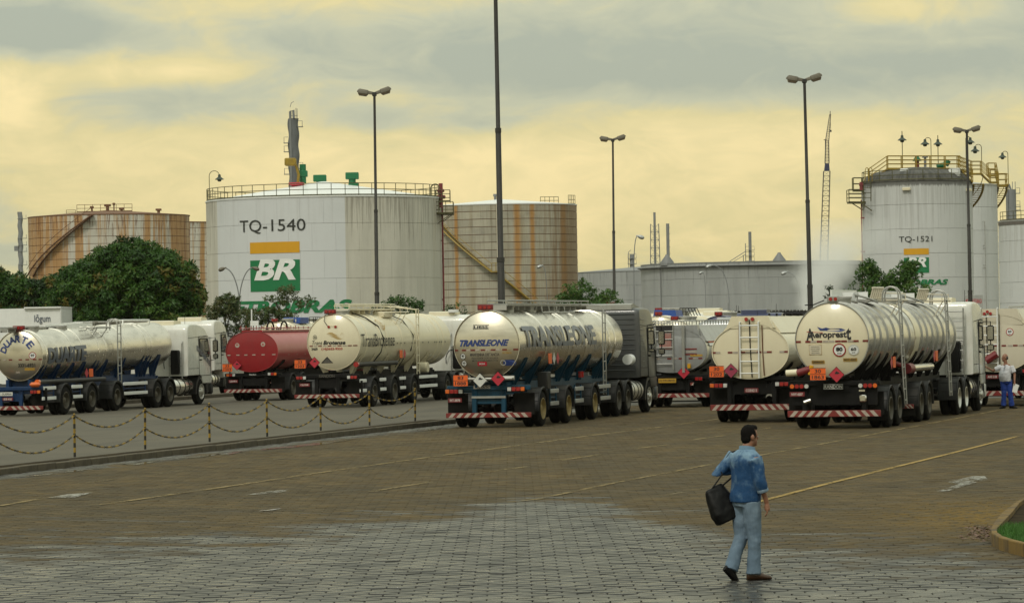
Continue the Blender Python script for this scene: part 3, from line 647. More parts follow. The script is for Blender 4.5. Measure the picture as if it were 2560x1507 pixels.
b = B(); b.tube([(q.x+.1, -2.3, q.z-.1), (q.x+.25, -2.3, q.z+1.1), (q.x, -2.3, q.z+2.0), (q.x-.3, -2.3, q.z+2.6)], .13, 8); b.box((q.x-.5, -2.3, q.z+2.3), (1.1, .9, .75), ch=.1); b.build('foam_box', 'yellow_steel', T1)
b = B(); b.tube([(q.x+.6, -1.5, q.z+.3), (q.x+.6, -1.5, q.z+2.1)], .32, 10); b.box((q.x+.65, -1.5, q.z+1.2), (.8, .7, .6), ch=.05); b.build('valve', 'valve_green', T1)
# corner platform with fire pipe on the right of the tank
px0 = 1108-813
def w1(dx, dy, z): return (dx/FPX*330, dy, z)
plat = B(); xa, xb = w1(1084-813, 0, 0)[0], w1(1137-813, 0, 0)[0]; zf = A(1110, 532, 325).z
plat.box(((xa+xb)/2, -1.5, zf), (xb-xa, 3.2, .14)); plat.tube([(xb-.1, -3, zf), (xa-.1, -2.4, zf-1.35)], .04, 5); plat.tube([(xb-.1, 0, zf), (R1*.9, 0, zf-1.6)], .04, 5); plat.build('platform', 'olive_rail', T1)
P4 = [(xa, -3.1, zf), (xa+(xb-xa)*.33, -3.1, zf), (xa+(xb-xa)*.66, -3.1, zf), (xb, -3.1, zf), (xb, -2, zf), (xb, -1, zf), (xb, .1, zf)]
railing(T1, P4, 1.1, mid=2, name='platform_railing'); railing(T1, [(p[0]-.3, p[1]+.8, zf+1.15) for p in P4[1:6]], 1.1, mid=2, name='platform_railing')
b = B()
for yy in (-2.2, -1.5, -.8): b.tube([(xa-.1, yy, zf+1.2)] + [(xa-.1+.45*(1-cos(a)), yy, zf+2.4+.45*sin(a)) for a in [pi*k/8 for k in range(9)]] + [(xa+.8, yy, zf+1.0)], .035, 5)
b.build('ladder_hoop', 'olive_rail', T1)
b = B(); xp = 1107.-813+1; X = xp/FPX*330+.05; b.tube([(X, -1.5, 0), (X, -1.5, zf+2.5)], .09, 8)
for z in (5.6, 11.2): b.box((X-.35, -1.2, z), (.75, .12, .12))
b.build('fire_pipe', 'fire_pipe', T1); b = B(); b.tube([(X-.1, -1.9, zf+.6), (X-.1, -1.9, zf+2.9)], .2, 8); b.box((X-.1, -1.9, zf+1.6), (.9, .4, .35), ch=.08); b.box((X-.1, -1.9, zf+2.2), (.7, .4, .3), ch=.08); b.build('fire_valve', 'fire_pipe', T1)
def goose(parent, base, h, bend, side, coneat=None, mat='olive_rail'):
    x, y, z = base; b = B(); r = bend/2
    if coneat is None:
        b.tube([(x, y, z), (x, y, z+h-r)] + [(x+side*r*(1-cos(a)), y, z+h-r+r*sin(a)) for a in [pi*k/8 for k in range(1, 9)]], .035, 6); cx, cz = x+side*bend, z+h-r-.1
    else: b.tube([(x, y, z), (x, y, z+h)], .04, 6); cx, cz = x, z+coneat
    b.build('lamp_stem', mat, parent); b = B(); n = 12
    b.rings([[(cx+q*cos(2*pi*k/n), y+q*sin(2*pi*k/n), cz+w) for k in range(n)] for q, w in ((.05, .25), (.12, .2), (.14, .0), (.42, -.22), (.42, -.26), (.2, -.28), (.16, -.42), (.03, -.45))], cap0=True, cap1=True); b.build('lamp_shade', 'lamp_cap', parent)
q = A(521, 480, 322) - Vector((c.x, c.y, 0)); goose(T1, (q.x+.1, q.y, 15.3), 2.6, .95, 1)
# --- stained tank with the yellow stair
c2 = A(1255, 700, 430); R2 = 190/FPX*430
T2 = cyl_tank('storage_tank', 'rust-streaked beige tank with a yellow zigzag stair, right of the big white tank', c2, R2, 17.95, 19, 15, 'tank_stained', 'stained', 18.8, group='storage tanks of the depot', gap=.07)
def helix(t, R, a0, z0, a1, z1, mat, w=.9, nst=30, rail=True, name='stairway'):
    b = B(); P = [((R+.1)*sin(a0+(a1-a0)*k/nst), -(R+.1)*cos(a0+(a1-a0)*k/nst), z0+(z1-z0)*k/nst) for k in range(nst+1)]
    Q = [((R+w)*sin(a0+(a1-a0)*k/nst), -(R+w)*cos(a0+(a1-a0)*k/nst), z0+(z1-z0)*k/nst) for k in range(nst+1)]
    for pp in (P, Q): b.tube(pp, .11, 4)
    if rail: b.tube([(x, y, z+1.0) for x, y, z in Q], .035, 4)
    s = b.build(name, mat, t); me = None
    for k in range(nst):
        x = (P[k][0]+Q[k][0])/2; y = (P[k][1]+Q[k][1])/2; a = a0+(a1-a0)*k/nst
        if me is None: o = B().box((0, 0, 0), (.28, w, .05)).build('step', mat, s, smooth=False); me = o.data
        else: o = link('step', me, s)
        o.location = (x, y, P[k][2]); o.rotation_euler = (0, 0, a)
    return s
def z2(x, y, Y): return A(x, y, Y).z
Yf = c2.y - R2*.9
helix(T2, R2, radians(-50), z2(1113, 556, Yf), radians(-6.6), z2(1233, 681, Yf), 'yellow_steel', nst=34)
helix(T2, R2, radians(-1), z2(1252, 690, Yf), radians(25), z2(1334, 768, Yf), 'yellow_steel', nst=24)
b = B(); zz = z2(1240, 681, Yf)
b.rings([[((R2+r)*sin(a), -(R2+r)*cos(a), zz+d) for (r, d) in ((.05, 0), (.95, 0), (.95, .12), (.05, .12))] for a in [radians(-6.6+5.6*k/4) for k in range(5)]], cap0=True, cap1=True)
b.tube([((R2+.9)*sin(radians(-6.6+5.6*k/4)), -(R2+.9)*cos(radians(-6.6+5.6*k/4)), zz+1.1) for k in range(5)], .04, 4)
for a in (-6.6, -3.8, -1): b.tube([((R2+.9)*sin(radians(a)), -(R2+.9)*cos(radians(a)), zz), ((R2+.9)*sin(radians(a)), -(R2+.9)*cos(radians(a)), zz+1.1)], .04, 4)
b.build('landing', 'yellow_steel', T2)
b = B(); b.rings([[(R2*1.002*sin(a)+r*cos(a)*0, -(R2+r)*cos(a), z) for a in (radians(-3.2), radians(-.2))] for r, z in ((.12, 0), (.12, 17.9))], closed=False); b.build('cable_duct', 'beige_paint', T2)
q = A(1238, 500, c2.y); b = B(); b.tube([(q.x-c2.x, 0, 18.6), (q.x-c2.x, 0, 19.2)], .16, 8); b.tube([(q.x-c2.x, 0, 19.15), (q.x-c2.x, 0, 19.45)], .26, 10); b.build('roof_vent', 'far_grey', T2)
for (xa_, xb_, h_) in ((1354, 1399, .9), (1424, 1441, 1.1)):
    X0, X1 = (xa_-1255)/FPX*430, (xb_-1255)/FPX*430; n = 4; railing(T2, [(X0+(X1-X0)*k/n, -sqrt(max(.1, (R2-.3)**2-(X0+(X1-X0)*k/n)**2))*.3, 18.) for k in range(n+1)], h_, name='railing')
# --- rusty tank, left
c3 = A(275, 700, 480); R3 = 201/FPX*480
T3 = cyl_tank('storage_tank', 'wide orange-rusted tank with a rusty outside stair, behind the big tree', c3, R3, 19.2, 19, 14, 'tank_rusty', 'rusty', 20.1, group='storage tanks of the depot', gap=.06, roofmat='rust_steel')
Yf = c3.y - R3*.8
helix(T3, R3, radians(-4.5), z2(259, 538, c3.y-R3), radians(-62), z2(105, 690, Yf), 'rust_steel', nst=52, w=1.0)
X0, X1 = (203-275)/FPX*480, (340-275)/FPX*480
railing(T3, [(X0+(X1-X0)*k/7, -3.5, 19.75) for k in range(8)], 1.0, 'rust_steel'); railing(T3, [((180-275)/FPX*480, -5, 19.4), (X0, -5, 19.4)], .6, 'rust_steel')
for (x, w, h_) in ((237, .5, .8), (276, .9, 1.0), (292, .35, 1.2), (311, .7, .5), (403, .8, .3)):
    X = (x-275)/FPX*480; b = B(); b.tube([(X, -2, 19.5), (X, -2, 19.7+h_)], w*.25, 8); b.box((X, -2, 19.65+h_), (w, .5, .3), ch=.05); b.build('roof_vent', 'rust_steel', T3)
c4 = A(440, 700, 560)
cyl_tank('storage_tank', 'narrow strip of an orange-rusted tank between the rusty tank and the big white tank', c4, 139/FPX*560, 20.6, 20, 14, 'tank_rusty_far', 'rusty', 21, group='storage tanks of the depot', gap=.06, roofmat='rust_steel')
# --- white tank TQ-1521 with its roof gangways
c5 = A(2296, 700, 320); R5 = 138/FPX*320; H5 = 15.65
T5 = cyl_tank('storage_tank', 'tall white tank marked TQ-1521 with yellow walkways on its dark roof', c5, R5, H5, 7, 9, 'tank_old_white', 'old_white', 17.0, group='storage tanks of the depot', roofmat=streak_mat('roof_dark', c5.x, c5.y, 30, 'roof'), dome=True)
lettering_set(T5, R5, [('txt', -8.8, 3.05, 10.2, .6, ('TQ-1521', 'letter_black', .0, 0, .05)), ('bar', -8.4, 2.28, 9.1, .56, 'brand_yellow'), ('bar', -8.4, 2.28, 7.85, 1.4, 'brand_green'),
                       ('txt', -8.4, 1.8, 8.12, .88, ('BR', 'clean_white', .035, .28, .08)), ('txt', -9.2, 6.05, 6.3, .5, ('PETROBRAS', 'brand_green', .045, .25, .06))])
def p5(x, y, dy=0.): q = A(x, y, c5.y+dy); return Vector((q.x-c5.x, dy, q.z))
def zx(x, y): return 2060+x/4.944, 280+y/4.944
def pz(x, y, dy=0.): return p5(*zx(x, y), dy)
railing(T5, ringpts(R5-.1, H5, 22), .95, 'olive_rail', name='rim_railing')
def gang(t, pts, w, mat, rails=True, mid=1):
    P = [Vector(p) for p in pts]; b = B()
    for i in range(len(P)-1):
        b.add([P[i], P[i+1], P[i+1]+Vector((0, w, 0)), P[i]+Vector((0, w, 0)), P[i]-Vector((0, 0, .16)), P[i+1]-Vector((0, 0, .16)), P[i+1]+Vector((0, w, -.16)), P[i]+Vector((0, w, -.16))], [(0, 1, 2, 3), (4, 5, 6, 7), (0, 1, 5, 4), (2, 3, 7, 6), (0, 3, 7, 4), (1, 2, 6, 5)])
    g = b.build('gangway', mat, t)
    Q = []
    for i in range(len(P)-1):
        n = max(1, int((P[i+1]-P[i]).length/1.3)); Q += [P[i].lerp(P[i+1], k/n) for k in range(n)]
    Q.append(P[-1])
    for o in ((0, w) if rails else ()): railing(t, [q+Vector((0, o, 0)) for q in Q], 1.1, mat, mid, .045, 'gangway_railing', False)
gang(T5, [pz(560, 850, -2), pz(790, 690, -2), pz(1680, 690, -2), pz(1840, 860, -2)], .9, 'yellow_steel', mid=2)
gang(T5, [pz(1660, 690, 1), pz(1830, 755, 2), pz(1950, 755, 2.5), pz(2060, 860, 2.5), pz(2150, 860, 3)], .9, 'yellow_steel', mid=2)
gang(T5, [pz(2030, 775, 5), pz(2130, 775, 5), pz(2160, 905, 5), pz(2260, 905, 5.5)], .9, 'yellow_steel')
gang(T5, [pz(310, 1105, -1.5), pz(580, 1105, -1.5)], 2., 'olive_rail', mid=2)
gang(T5, [pz(365, 960, -1), pz(480, 960, -1)], 1., 'olive_rail', mid=1)
b = B(); b.tube([pz(310, 1105, -1.5), pz(490, 1220, 0)], .05, 5); b.tube([pz(450, 1120, -1.5), pz(590, 1220, -3.)], .05, 5)
for k in range(4): b.tube([pz(490, 880+k*60, -3.2), pz(580, 880+k*60, -3.9)], .03, 4)
for xx in (490, 580): b.tube([pz(xx, 860, -3.6), pz(xx, 1105, -3.6)], .04, 4)
b.build('platform_brace', 'olive_rail', T5)
b = B()
for xx in (530, 575): b.tube([pz(xx-20, 860, -3)] + [pz(xx-20+20*(1-cos(a)), 730-40*sin(a), -3) for a in [pi*k/8 for k in range(9)]] + [pz(xx+20, 860, -3)], .035, 5)
b.build('ladder_hoop', 'yellow_steel', T5)
b = B(); X = p5(2153, 500, -1); b.tube([(X.x, -1, 0), (X.x, -1, X.z)], .06, 6)
for yp in (629, 545): q = p5(2153, yp, -1); b.box((q.x+.15, -1, q.z), (.4, .1, .12))
b.build('fire_pipe', 'fire_pipe', T5)
b = B(); q = pz(460, 900, -2); b.tube([q+Vector((0, 0, -.5)), q+Vector((0, 0, .25))], .16, 8); b.box(q, (.4, .3, .25), ch=.05); b.build('fire_valve', 'fire_pipe', T5)
for (x, y, w) in ((990, 755, 1.), (1610, 750, 1.3)):
    q = pz(x, y, -3.); b = B(); b.box(q, (w*.8, .8, .8), ch=.1); b.box(q+Vector((0, -.42, .1)), (w*.5, .05, .25)); b.build('roof_hatch', 'clean_white', T5)
for (x, y) in ((948, 980), (1730, 980)):
    q = pz(x, y); a = math.asin(max(-1, min(1, q.x/R5))); b = B(); b.box((0, 0, 0), (.75, .35, .28), ch=.04); b.build('overflow_box', 'cream_paint', T5, loc=((R5+.12)*sin(a), -(R5+.12)*cos(a), q.z), rot=(0, 0, a))
q = pz(1150, 640, 0); b = B(); b.tube([q+Vector((0, 0, -.5)), q+Vector((0, 0, .3))], .2, 8); b.build('vent_pipe', 'fire_pipe', T5); b = B(); b.tube([q+Vector((0, 0, .25)), q+Vector((0, 0, .4)), q+Vector((0, 0, .75))], [.42, .35, .1], 10); b.build('vent_cap', 'valve_green', T5)
q = pz(1460, 660, 0); b = B(); b.tube([q+Vector((-.5, 0, -.1)), q+Vector((.3, 0, 0))], .28, 10); b.tube([q+Vector((.3, 0, 0)), q+Vector((.55, 0, .45))], .3, 10); b.build('valve', 'valve_green', T5)
q = pz(1250, 600, 0); b = B(); b.tube([q+Vector((0, 0, -.6)), q+Vector((0, 0, .3))], .12, 8); b.box(q+Vector((0, 0, .3)), (.5, .4, .1)); b.build('vent_pipe', 'far_metal', T5)
goose(T5, pz(972, 690, -1), (690-240)/4.944*.0371, 0, 0, (690-320)/4.944*.0371); goose(T5, pz(1413, 690, 0), (690-290)/4.944*.0371, 0, 0, (690-370)/4.944*.0371)
goose(T5, pz(1327, 690, 0), (690-318)/4.944*.0371, .55, -1); goose(T5, pz(1758, 690, 2), (690-305)/4.944*.0371, .42, 1); goose(T5, pz(1952, 760, 3), (760-398)/4.944*.0371, .6, -1)
helix(T5, R5, radians(82), pz(1900, 900).z, radians(125), pz(1860, 1230).z, 'yellow_steel', nst=13, w=1.0, name='stairway')
# --- tank just behind it and the low one at the frame edge
c6 = A(2370, 700, 350); R6 = 126/FPX*350
T6 = cyl_tank('storage_tank', 'white tank half hidden behind the TQ-1521 tank, with a yellow stair on its right edge', c6, R6, 16.4, 7, 9, 'tank_white2', 'white', 17.0, group='storage tanks of the depot', roofmat='light_grey')
helix(T6, R6, radians(82), 16.4, radians(128), 13.4, 'yellow_steel', nst=14, w=1.0)
q = A(2060+2150/4.944, 280+905/4.944, 350)-Vector((c6.x, c6.y, 0)); gang(T6, [(q.x, -.5, q.z), (q.x+1., -.5, q.z)], 1.2, 'yellow_steel'); goose(T6, (q.x+1., -.4, q.z), 3.4, .55, -1)
b = B(); X = (2450-2370)/FPX*350; yy = -sqrt(R6**2-X**2)-.3
za, zb_ = A(2450, 552, 344).z, 3.; b.tube([(X-.35, yy+.4, za), (X, yy, za), (X+.02, yy, zb_)], .04, 5)
for ypx in (613, 620, 662, 669): z = A(2450, ypx, 344).z; b.tube([(X-.35, yy+.3, z), (X, yy, z)], .035, 4)
b.build('gauge_pipe', 'galvanised', T6)
c7 = A(2690, 700, 380); R7 = 191/FPX*380
T7 = cyl_tank('storage_tank', 'low white tank with a dark top band, cut by the right edge', c7, R7, 13.55, 6, 12, 'tank_white3', 'white', 14.0, group='storage tanks of the depot', roofmat='light_grey')
b = B(); b.rings([[((R7+.05)*sin(a), -(R7+.05)*cos(a), z) for a in [-pi/2+pi*k/40 for k in range(41)]] for z in (13.05, 13.58)], closed=False); b.build('stain_band', pmat('band_grey', (.13, .115, .10), .8, 0, .6, .6, (.05, .045, .04)), T7)
railing(T7, ringpts(R7-.2, 13.58, 20, -pi/2, pi/2), .95, 'olive_rail')
# --- hazy grey tanks in the middle distance
c8 = A(1670, 700, 540)
T8 = cyl_tank('storage_tank', 'pale grey tank with a shallow cone roof, left of the wide open-topped one', c8, 15., 11.15, 5, 22, 'tank_far_b', 'far', 12.3, group='storage tanks of the depot', roofmat='far_grey')
c9 = A(1880, 700, 500); R9 = 277/FPX*500
T9 = cyl_tank('storage_tank', 'wide grey open-topped tank with a wind girder, behind the drifting steam', c9, R9, 11.5, 5, 24, 'tank_far_a', 'far', 11.5, group='storage tanks of the depot', roofmat='far_grey')
b = B(); n = 96; b.rings([[(r*sin(2*pi*k/n), -r*cos(2*pi*k/n), z) for k in range(n)] for r, z in ((R9, 10.75), (R9+.55, 10.95), (R9+.55, 11.02), (R9, 11.05))]); b.build('wind_girder', 'far_grey', T9)
for xp in (1662.6, 1939):
    q = A(xp, 661, 498); b = B(); n = 14; b.rings([[(q.x-c9.x+r*cos(2*pi*k/n), -9+r*sin(2*pi*k/n), 11.2+z) for k in range(n)] for r, z in ((.95, 0), (.95, .5), (.25, 1.45), (.22, 1.6))], cap1=True); b.build('roof_cowl', 'far_grey', T9)
b = B(); q = A(1657, 700, 484); b.tube([(q.x-c9.x, -sqrt(R9**2-(q.x-c9.x)**2)-.3, 0), (q.x-c9.x, -sqrt(R9**2-(q.x-c9.x)**2)-.3, 11.2)], .07, 5); b.build('drain_pipe', 'far_grey', T9)
pmat('column_grey', (.13, .14, .15), .6, .2, .4, .4, (.07, .075, .08))
# ============================================================ columns, stacks, crane
def lattice(b, x, y, z0, z1, w0, w1, n, r=.05, cross=True):
    def c_(k, f): s = ((-1, -1), (1, -1), (1, 1), (-1, 1))[k]; w = w0+(w1-w0)*f; return Vector((x+s[0]*w/2, y+s[1]*w/2, z0+(z1-z0)*f))
    for k in range(4): b.tube([c_(k, 0), c_(k, 1)], r*1.4, 4, caps=False)
    for i in range(n):
        for k in range(4):
            b.tube([c_(k, i/n), c_((k+1) % 4, i/n)], r, 3, caps=False)
            if cross: b.tube([c_(k, i/n), c_((k+1) % 4, (i+1)/n)], r, 3, caps=False)
def column(xp, ytop, ybot, Yd, w, name, label, cat='column', wavy=0, mat='far_metal'):
    q = A(xp, ytop, Yd); H = q.z; t = thing(name, label, cat, (q.x, Yd, 0)); b = B(); n = 14; R = []
    ns = 90 if wavy else 2
    for i in range(ns+1):
        z = H*i/ns; dx = wavy*sin(z*2*pi/3.6); R.append([(dx+w/2*cos(2*pi*k/n), w/2*sin(2*pi*k/n), z) for k in range(n)])
    b.rings(R, cap1=True); b.build('shell', mat, t); return t, H
tw, H = column(733, 297, 470, 600, 1.85, 'distillation_column', 'tall grey distillation column rising behind the big white tank', wavy=.10, mat='column_grey')
b = B(); 
for (y, sx) in ((422, 1), (380, -1), (358, -1), (318, 1), (436, -1)):
    z = A(733, y, 600).z; b.box((sx*1.25, -.3, z), (.9, 1.2, .1)); b.tube([(sx*1.6, -.9, z), (sx*1.6, -.9, z+1.0), (sx*.9, -.9, z+1.0)], .05, 4)
b.build('platform', 'far_metal', tw); b = B(); b.tube([(-.45, -.85, 2), (-.45, -.85, H+1.2), (.1, -.85, H+1.4), (.15, -.85, H)], .22, 8); b.build('riser_pipe', 'far_metal', tw)
b = B(); 
for x in (-.5, 0, .5, .7): b.tube([(x, 0, H-.3), (x, 0, H+random.uniform(.9, 2.1))], .05, 4)
b.tube([(-.5, 0, H+2.0), (-.3, 0, H+2.7), (.15, 0, H+3.)], .05, 4); b.tube([(-.7, .1, H+.5), (.8, .1, H+.5)], .04, 4); b.build('mast', 'far_metal', tw)
tw, H = column(50, 530, 700, 900, 1.25, 'distillation_column', 'slim grey column at the far left above the trees', wavy=.1)
b = B()
for y in (547, 596, 613, 629, 662): z = A(50, y, 900).z; b.box((.5, 0, z), (2.3, 1.4, .12)); b.tube([(1.55, 0, z), (1.55, 0, z+1.0)], .05, 4)
b.box((-1.1, 0, A(50, 621, 900).z), (1.0, 1., 1.3)); b.build('platform', 'far_metal', tw)
tw, H = column(1636, 531, 665, 900, .62, 'chimney', 'thin chimney inside a lattice frame above the grey tanks', 'chimney'); b = B(); lattice(b, 0, 0, 0, A(1636, 560, 900).z, 3.1, 2.1, 14, .05); b.build('lattice_frame', 'far_metal', tw)
tw, H = column(1669, 559, 665, 900, .82, 'chimney', 'plain pale chimney just right of the lattice-framed one', 'chimney'); b = B()
for k in range(9): b.box((.45, 0, H-1-k*1.7), (.35, .3, .12))
b.build('ladder', 'far_metal', tw)
tw, H = column(1874.5, 579.5, 660, 900, .8, 'chimney', 'short pale chimney over pipework on the wide grey tank', 'chimney'); b = B()
for k in range(4): b.box((0, 0, H-4.8-k*1.4), (2.2, 1.5, .1)); b.tube([(1.1, 0, H-4.8-k*1.4), (1.1, 0, H-3.8-k*1.4), (-1.1, 0, H-3.8-k*1.4)], .05, 4)
b.tube([(-1.1, 0, H-5), (-6, 0, H-8)], .09, 4); b.tube([(-1.1, 0, H-5.8), (-5, 0, H-8)], .07, 4); b.tube([(-1.2, 0, H-3), (-1.2, 0, H-8)], .1, 4); b.tube([(-1.8, 0, H-6), (-1.8, 0, H-8)], .1, 4); b.build('pipework', 'far_metal', tw)
tw, H = column(1580, 636, 670, 700, .95, 'distillation_column', 'small column with platforms between two lamp posts'); b = B()
for y in (646, 660): z = A(1580, y, 700).z; b.box((0, 0, z), (1.7, 1.4, .1)); b.tube([(.85, 0, z), (.85, 0, z+.9), (-.85, 0, z+.9), (-.85, 0, z)], .04, 4)
b.tube([(-.7, 0, H-4), (-.7, 0, H+.5), (-.2, 0, H+.9)], .06, 4); b.build('platform', 'far_metal', tw)
tw, H = column(2527, 474, 545, 620, 1.85, 'distillation_column', 'grey column with side platforms at the right edge above the low tank'); b = B()
for y in (484, 517, 526): z = A(2527, y, 620).z; b.box((1.2, 0, z), (.9, 1.2, .1)); b.tube([(1.6, 0, z), (1.6, 0, z+1.), (1.0, 0, z+1.)], .05, 4)
for x in (-.4, .3, .8): b.tube([(x, 0, H), (x, 0, H+1.4)], .06, 4)
b.tube([(-.8, 0, H), (-.9, 0, H+.7), (-.3, 0, H+.9), (0, 0, H)], .2, 6); b.build('platform', 'far_metal', tw); b = B(); b.tube([(-.75, -.8, 0), (-.75, -.8, H)], .14, 6); b.build('riser_pipe', 'far_metal', tw)
# crane boom
q = A(2062, 420, 600); cr = thing('crane', 'lattice crane boom standing in the steam beyond the tanks', 'crane', (q.x, 600, 0)); b = B()
def cr_x(xp, yp): k = A(xp, yp, 600); return Vector((k.x-q.x, 0, k.z))
def boom(p0, p1, w0, w1, n, r):
    b = B()
    for k in range(4):
        s = ((-1, -1), (1, -1), (1, 1), (-1, 1))[k]; b.tube([p0+Vector((s[0]*w0/2, s[1]*w0/2, 0)), p1+Vector((s[0]*w1/2, s[1]*w1/2, 0))], r*1.5, 4)
    for i in range(n):
        for k in range(4):
            s = ((-1, -1), (1, -1), (1, 1), (-1, 1)); f0, f1 = i/n, (i+1)/n
            a = p0.lerp(p1, f0); c_ = p0.lerp(p1, f1); wa = w0+(w1-w0)*f0; wc = w0+(w1-w0)*f1
            b.tube([a+Vector((s[k][0]*wa/2, s[k][1]*wa/2, 0)), a+Vector((s[(k+1) % 4][0]*wa/2, s[(k+1) % 4][1]*wa/2, 0))], r*.8, 3)
            if k % 2 == 0: b.tube([a+Vector((s[k][0]*wa/2, s[k][1]*wa/2, 0)), c_+Vector((s[(k+1) % 4][0]*wc/2, s[(k+1) % 4][1]*wc/2, 0))], r*.7, 3)
    return b
boom(cr_x(2055, 800), cr_x(2067, 428), 1.5, 1.1, 30, .032).build('boom', 'crane_steel', cr)
b = B(); b.rings([[cr_x(2067, 428)+Vector((sx*w/2, sy*w/2, 0)) for sx, sy in ((-1, -1), (1, -1), (1, 1), (-1, 1))] for w in (.95,)] + [[cr_x(2067.5, 409)+Vector((sx*.7/2, sy*.7/2, 0)) for sx, sy in ((-1, -1), (1, -1), (1, 1), (-1, 1))]], cap0=True, cap1=True); b.build('boom_panel', 'dark_blue', cr)
boom(cr_x(2067.5, 409), cr_x(2068, 350), .7, .5, 8, .04).build('boom_neck', 'crane_steel', cr)
boom(cr_x(2068, 352), cr_x(2075.5, 286), .6, .2, 12, .028).build('jib', 'crane_steel', cr)
b = B(); b.tube([cr_x(2075.5, 286), cr_x(2077, 328)], .03, 4); b.box(cr_x(2077, 328), (.25, .25, .35)); b.tube([cr_x(2075.5, 286), cr_x(2075.5, 278)], .06, 4); b.tube([cr_x(2063, 352), cr_x(2063, 390)], .05, 4); b.box(cr_x(2063, 350), (.5, .3, .12)); b.build('hoist_line', 'crane_steel', cr)
# ============================================================ tanker trucks
GROUP_T = 'tanker trucks parked in the yard'
def lathe_x(prof, n=28):            # profile (x, r) turned about the x axis
    return [[(x, r*cos(2*pi*k/n), r*sin(2*pi*k/n)) for k in range(n)] for x, r in prof]
def wheel_meshes():
    w = {}
    b = B(); R = .51
    for x0 in (-.27, .03):           # a pair of tyres
        b.rings(lathe_x([(x0, .30), (x0+.0, .40), (x0+.02, .47), (x0+.05, .505), (x0+.08, R), (x0+.115, R), (x0+.12, R-.015), (x0+.135, R-.015), (x0+.14, R), (x0+.17, R), (x0+.20, .505), (x0+.235, .47), (x0+.25, .40), (x0+.25, .30), (x0, .30)], 32))
    w['dual_tyre'] = b
    b = B(); b.rings(lathe_x([(-.14, .30), (-.15, .40), (-.12, .47), (-.09, .505), (-.06, R), (-.01, R), (0., R-.015), (.01, R), (.06, R), (.09, .505), (.12, .47), (.15, .40), (.14, .30), (-.14, .30)], 32)); w['tyre'] = b
    b = B(); b.rings(lathe_x([(.27, .305), (.285, .31), (.29, .29), (.24, .27), (.13, .25), (.07, .22), (.07, .15), (.12, .14), (.22, .12), (.24, .08)], 24), cap1=True)
    for k in range(10): a = 2*pi*k/10; b.tube([(.07, .18*cos(a), .18*sin(a)), (.11, .18*cos(a), .18*sin(a))], .016, 5)
    w['rim'] = b
    b = B(); b.rings(lathe_x([(.13, .305), (.155, .31), (.155, .29), (.09, .26), (.10, .2), (.17, .17), (.18, .12), (.22, .11), (.23, .06)], 24), cap1=True)
    for k in range(10): a = 2*pi*k/10; b.tube([(.12, .2*cos(a), .2*sin(a)), (.185, .2*cos(a), .2*sin(a))], .018, 5)
    w['front_rim'] = b
    return w
WM = wheel_meshes(); WC = {}
def wmesh(k, mat):
    if (k, mat) not in WC:
        o = WM[k].build(k, mat); WC[(k, mat)] = o.data; bpy.data.objects.remove(o)
    return WC[(k, mat)]
def wheel(t, x, y, side, rim='rim_grey', dual=True):
    e = bpy.data.objects.new('wheel', None); COL.objects.link(e); e.parent = t; e.location = (x, y, .51); e.rotation_euler = (random.uniform(0, 6) if False else 0, 0, 0 if side > 0 else pi)
    link('tyre', wmesh('dual_tyre' if dual else 'tyre', 'rubber'), e); r = link('rim', wmesh('rim' if dual else 'front_rim', rim), e); r.rotation_euler = (random.uniform(0, 6), 0, 0)
def fender(t, x0, x1, y, R=.60, mat='mudguard', a0=-5, a1=185, zc=.51):
    b = B(); n = 14; A_ = [radians(a0+(a1-a0)*k/n) for k in range(n+1)]
    b.rings([[(x0, y+R*cos(a), zc+R*sin(a)), (x1, y+R*cos(a), zc+R*sin(a)), (x1, y+(R-.05)*cos(a), zc+(R-.05)*sin(a)), (x0, y+(R-.05)*cos(a), zc+(R-.05)*sin(a))] for a in A_], cap0=True, cap1=True)
    for xx in (x1,): b.tube([(xx, y+R*cos(a), zc+R*sin(a)) for a in A_], .022, 5)
    for k in range(2, n-1, 2): a = A_[k]; b.tube([(x0, y+R*cos(a), zc+R*sin(a)), (x1, y+R*cos(a), zc+R*sin(a))], .014, 4)
    b.build('mudguard', mat, t)
def diamond(t, fn, s, mat):
    shape([(0, s), (s, 0), (0, -s), (-s, 0)], lambda x, y: fn(x*1.08, y*1.08, .0), 'black_frame', t, 'hazard_border')
    o = shape([(0, s), (s, 0), (0, -s), (-s, 0)], lambda x, y: fn(x, y, .004), mat, t, 'hazard_diamond')
    shape([(-.05*s/.2, .3*s), (0, .62*s), (.05*s/.2, .42*s), (.12*s/.2, .28*s), (.05*s/.2, .12*s), (-.05*s/.2, .12*s)], lambda x, y: fn(x*.8, y*.8, .008), 'ink', t, 'flame_mark'); return o
def plate_back(t, x, z, y, w, h, mat, lines=(), tmat='ink', bold=.02):
    """a small plate facing backwards with lines of lettering"""
    b = B(); b.box((x, y, z), (w, .012, h), ch=.004); p = b.build('sign_plate', mat, t)
    for s, dx, dz, tw, th in lines: text(s, tw, th, lambda a, c_: (x+dx+a, y-.0085, z+dz+c_), tmat, p, bold=bold)
    return p
def striped_bumper(t, y, z, w, h, mirror=True, n=11, x=0.):
    b = B(); b.box((x, y+.03, z), (w, .06, h), ch=.01); bb = b.build('rear_bumper', 'reflect_red', t); b = B(); sl = h*.8; p = w/n/2
    for s in (-1, 1):
        for k in range(n//2+1):
            x0 = k*p*2+p*.35; x1 = x0+p
            if x1+sl > w/2+.02: x1 = w/2-sl-.005
            if x1 <= x0: continue
            b.add([(x+s*x0, y-.006, z+h/2-.008), (x+s*x1, y-.006, z+h/2-.008), (x+s*(x1+sl), y-.006, z-h/2+.008), (x+s*(x0+sl), y-.006, z-h/2+.008)], [(0, 1, 2, 3)])
    b.build('stripes', 'reflect_white', bb, smooth=False)
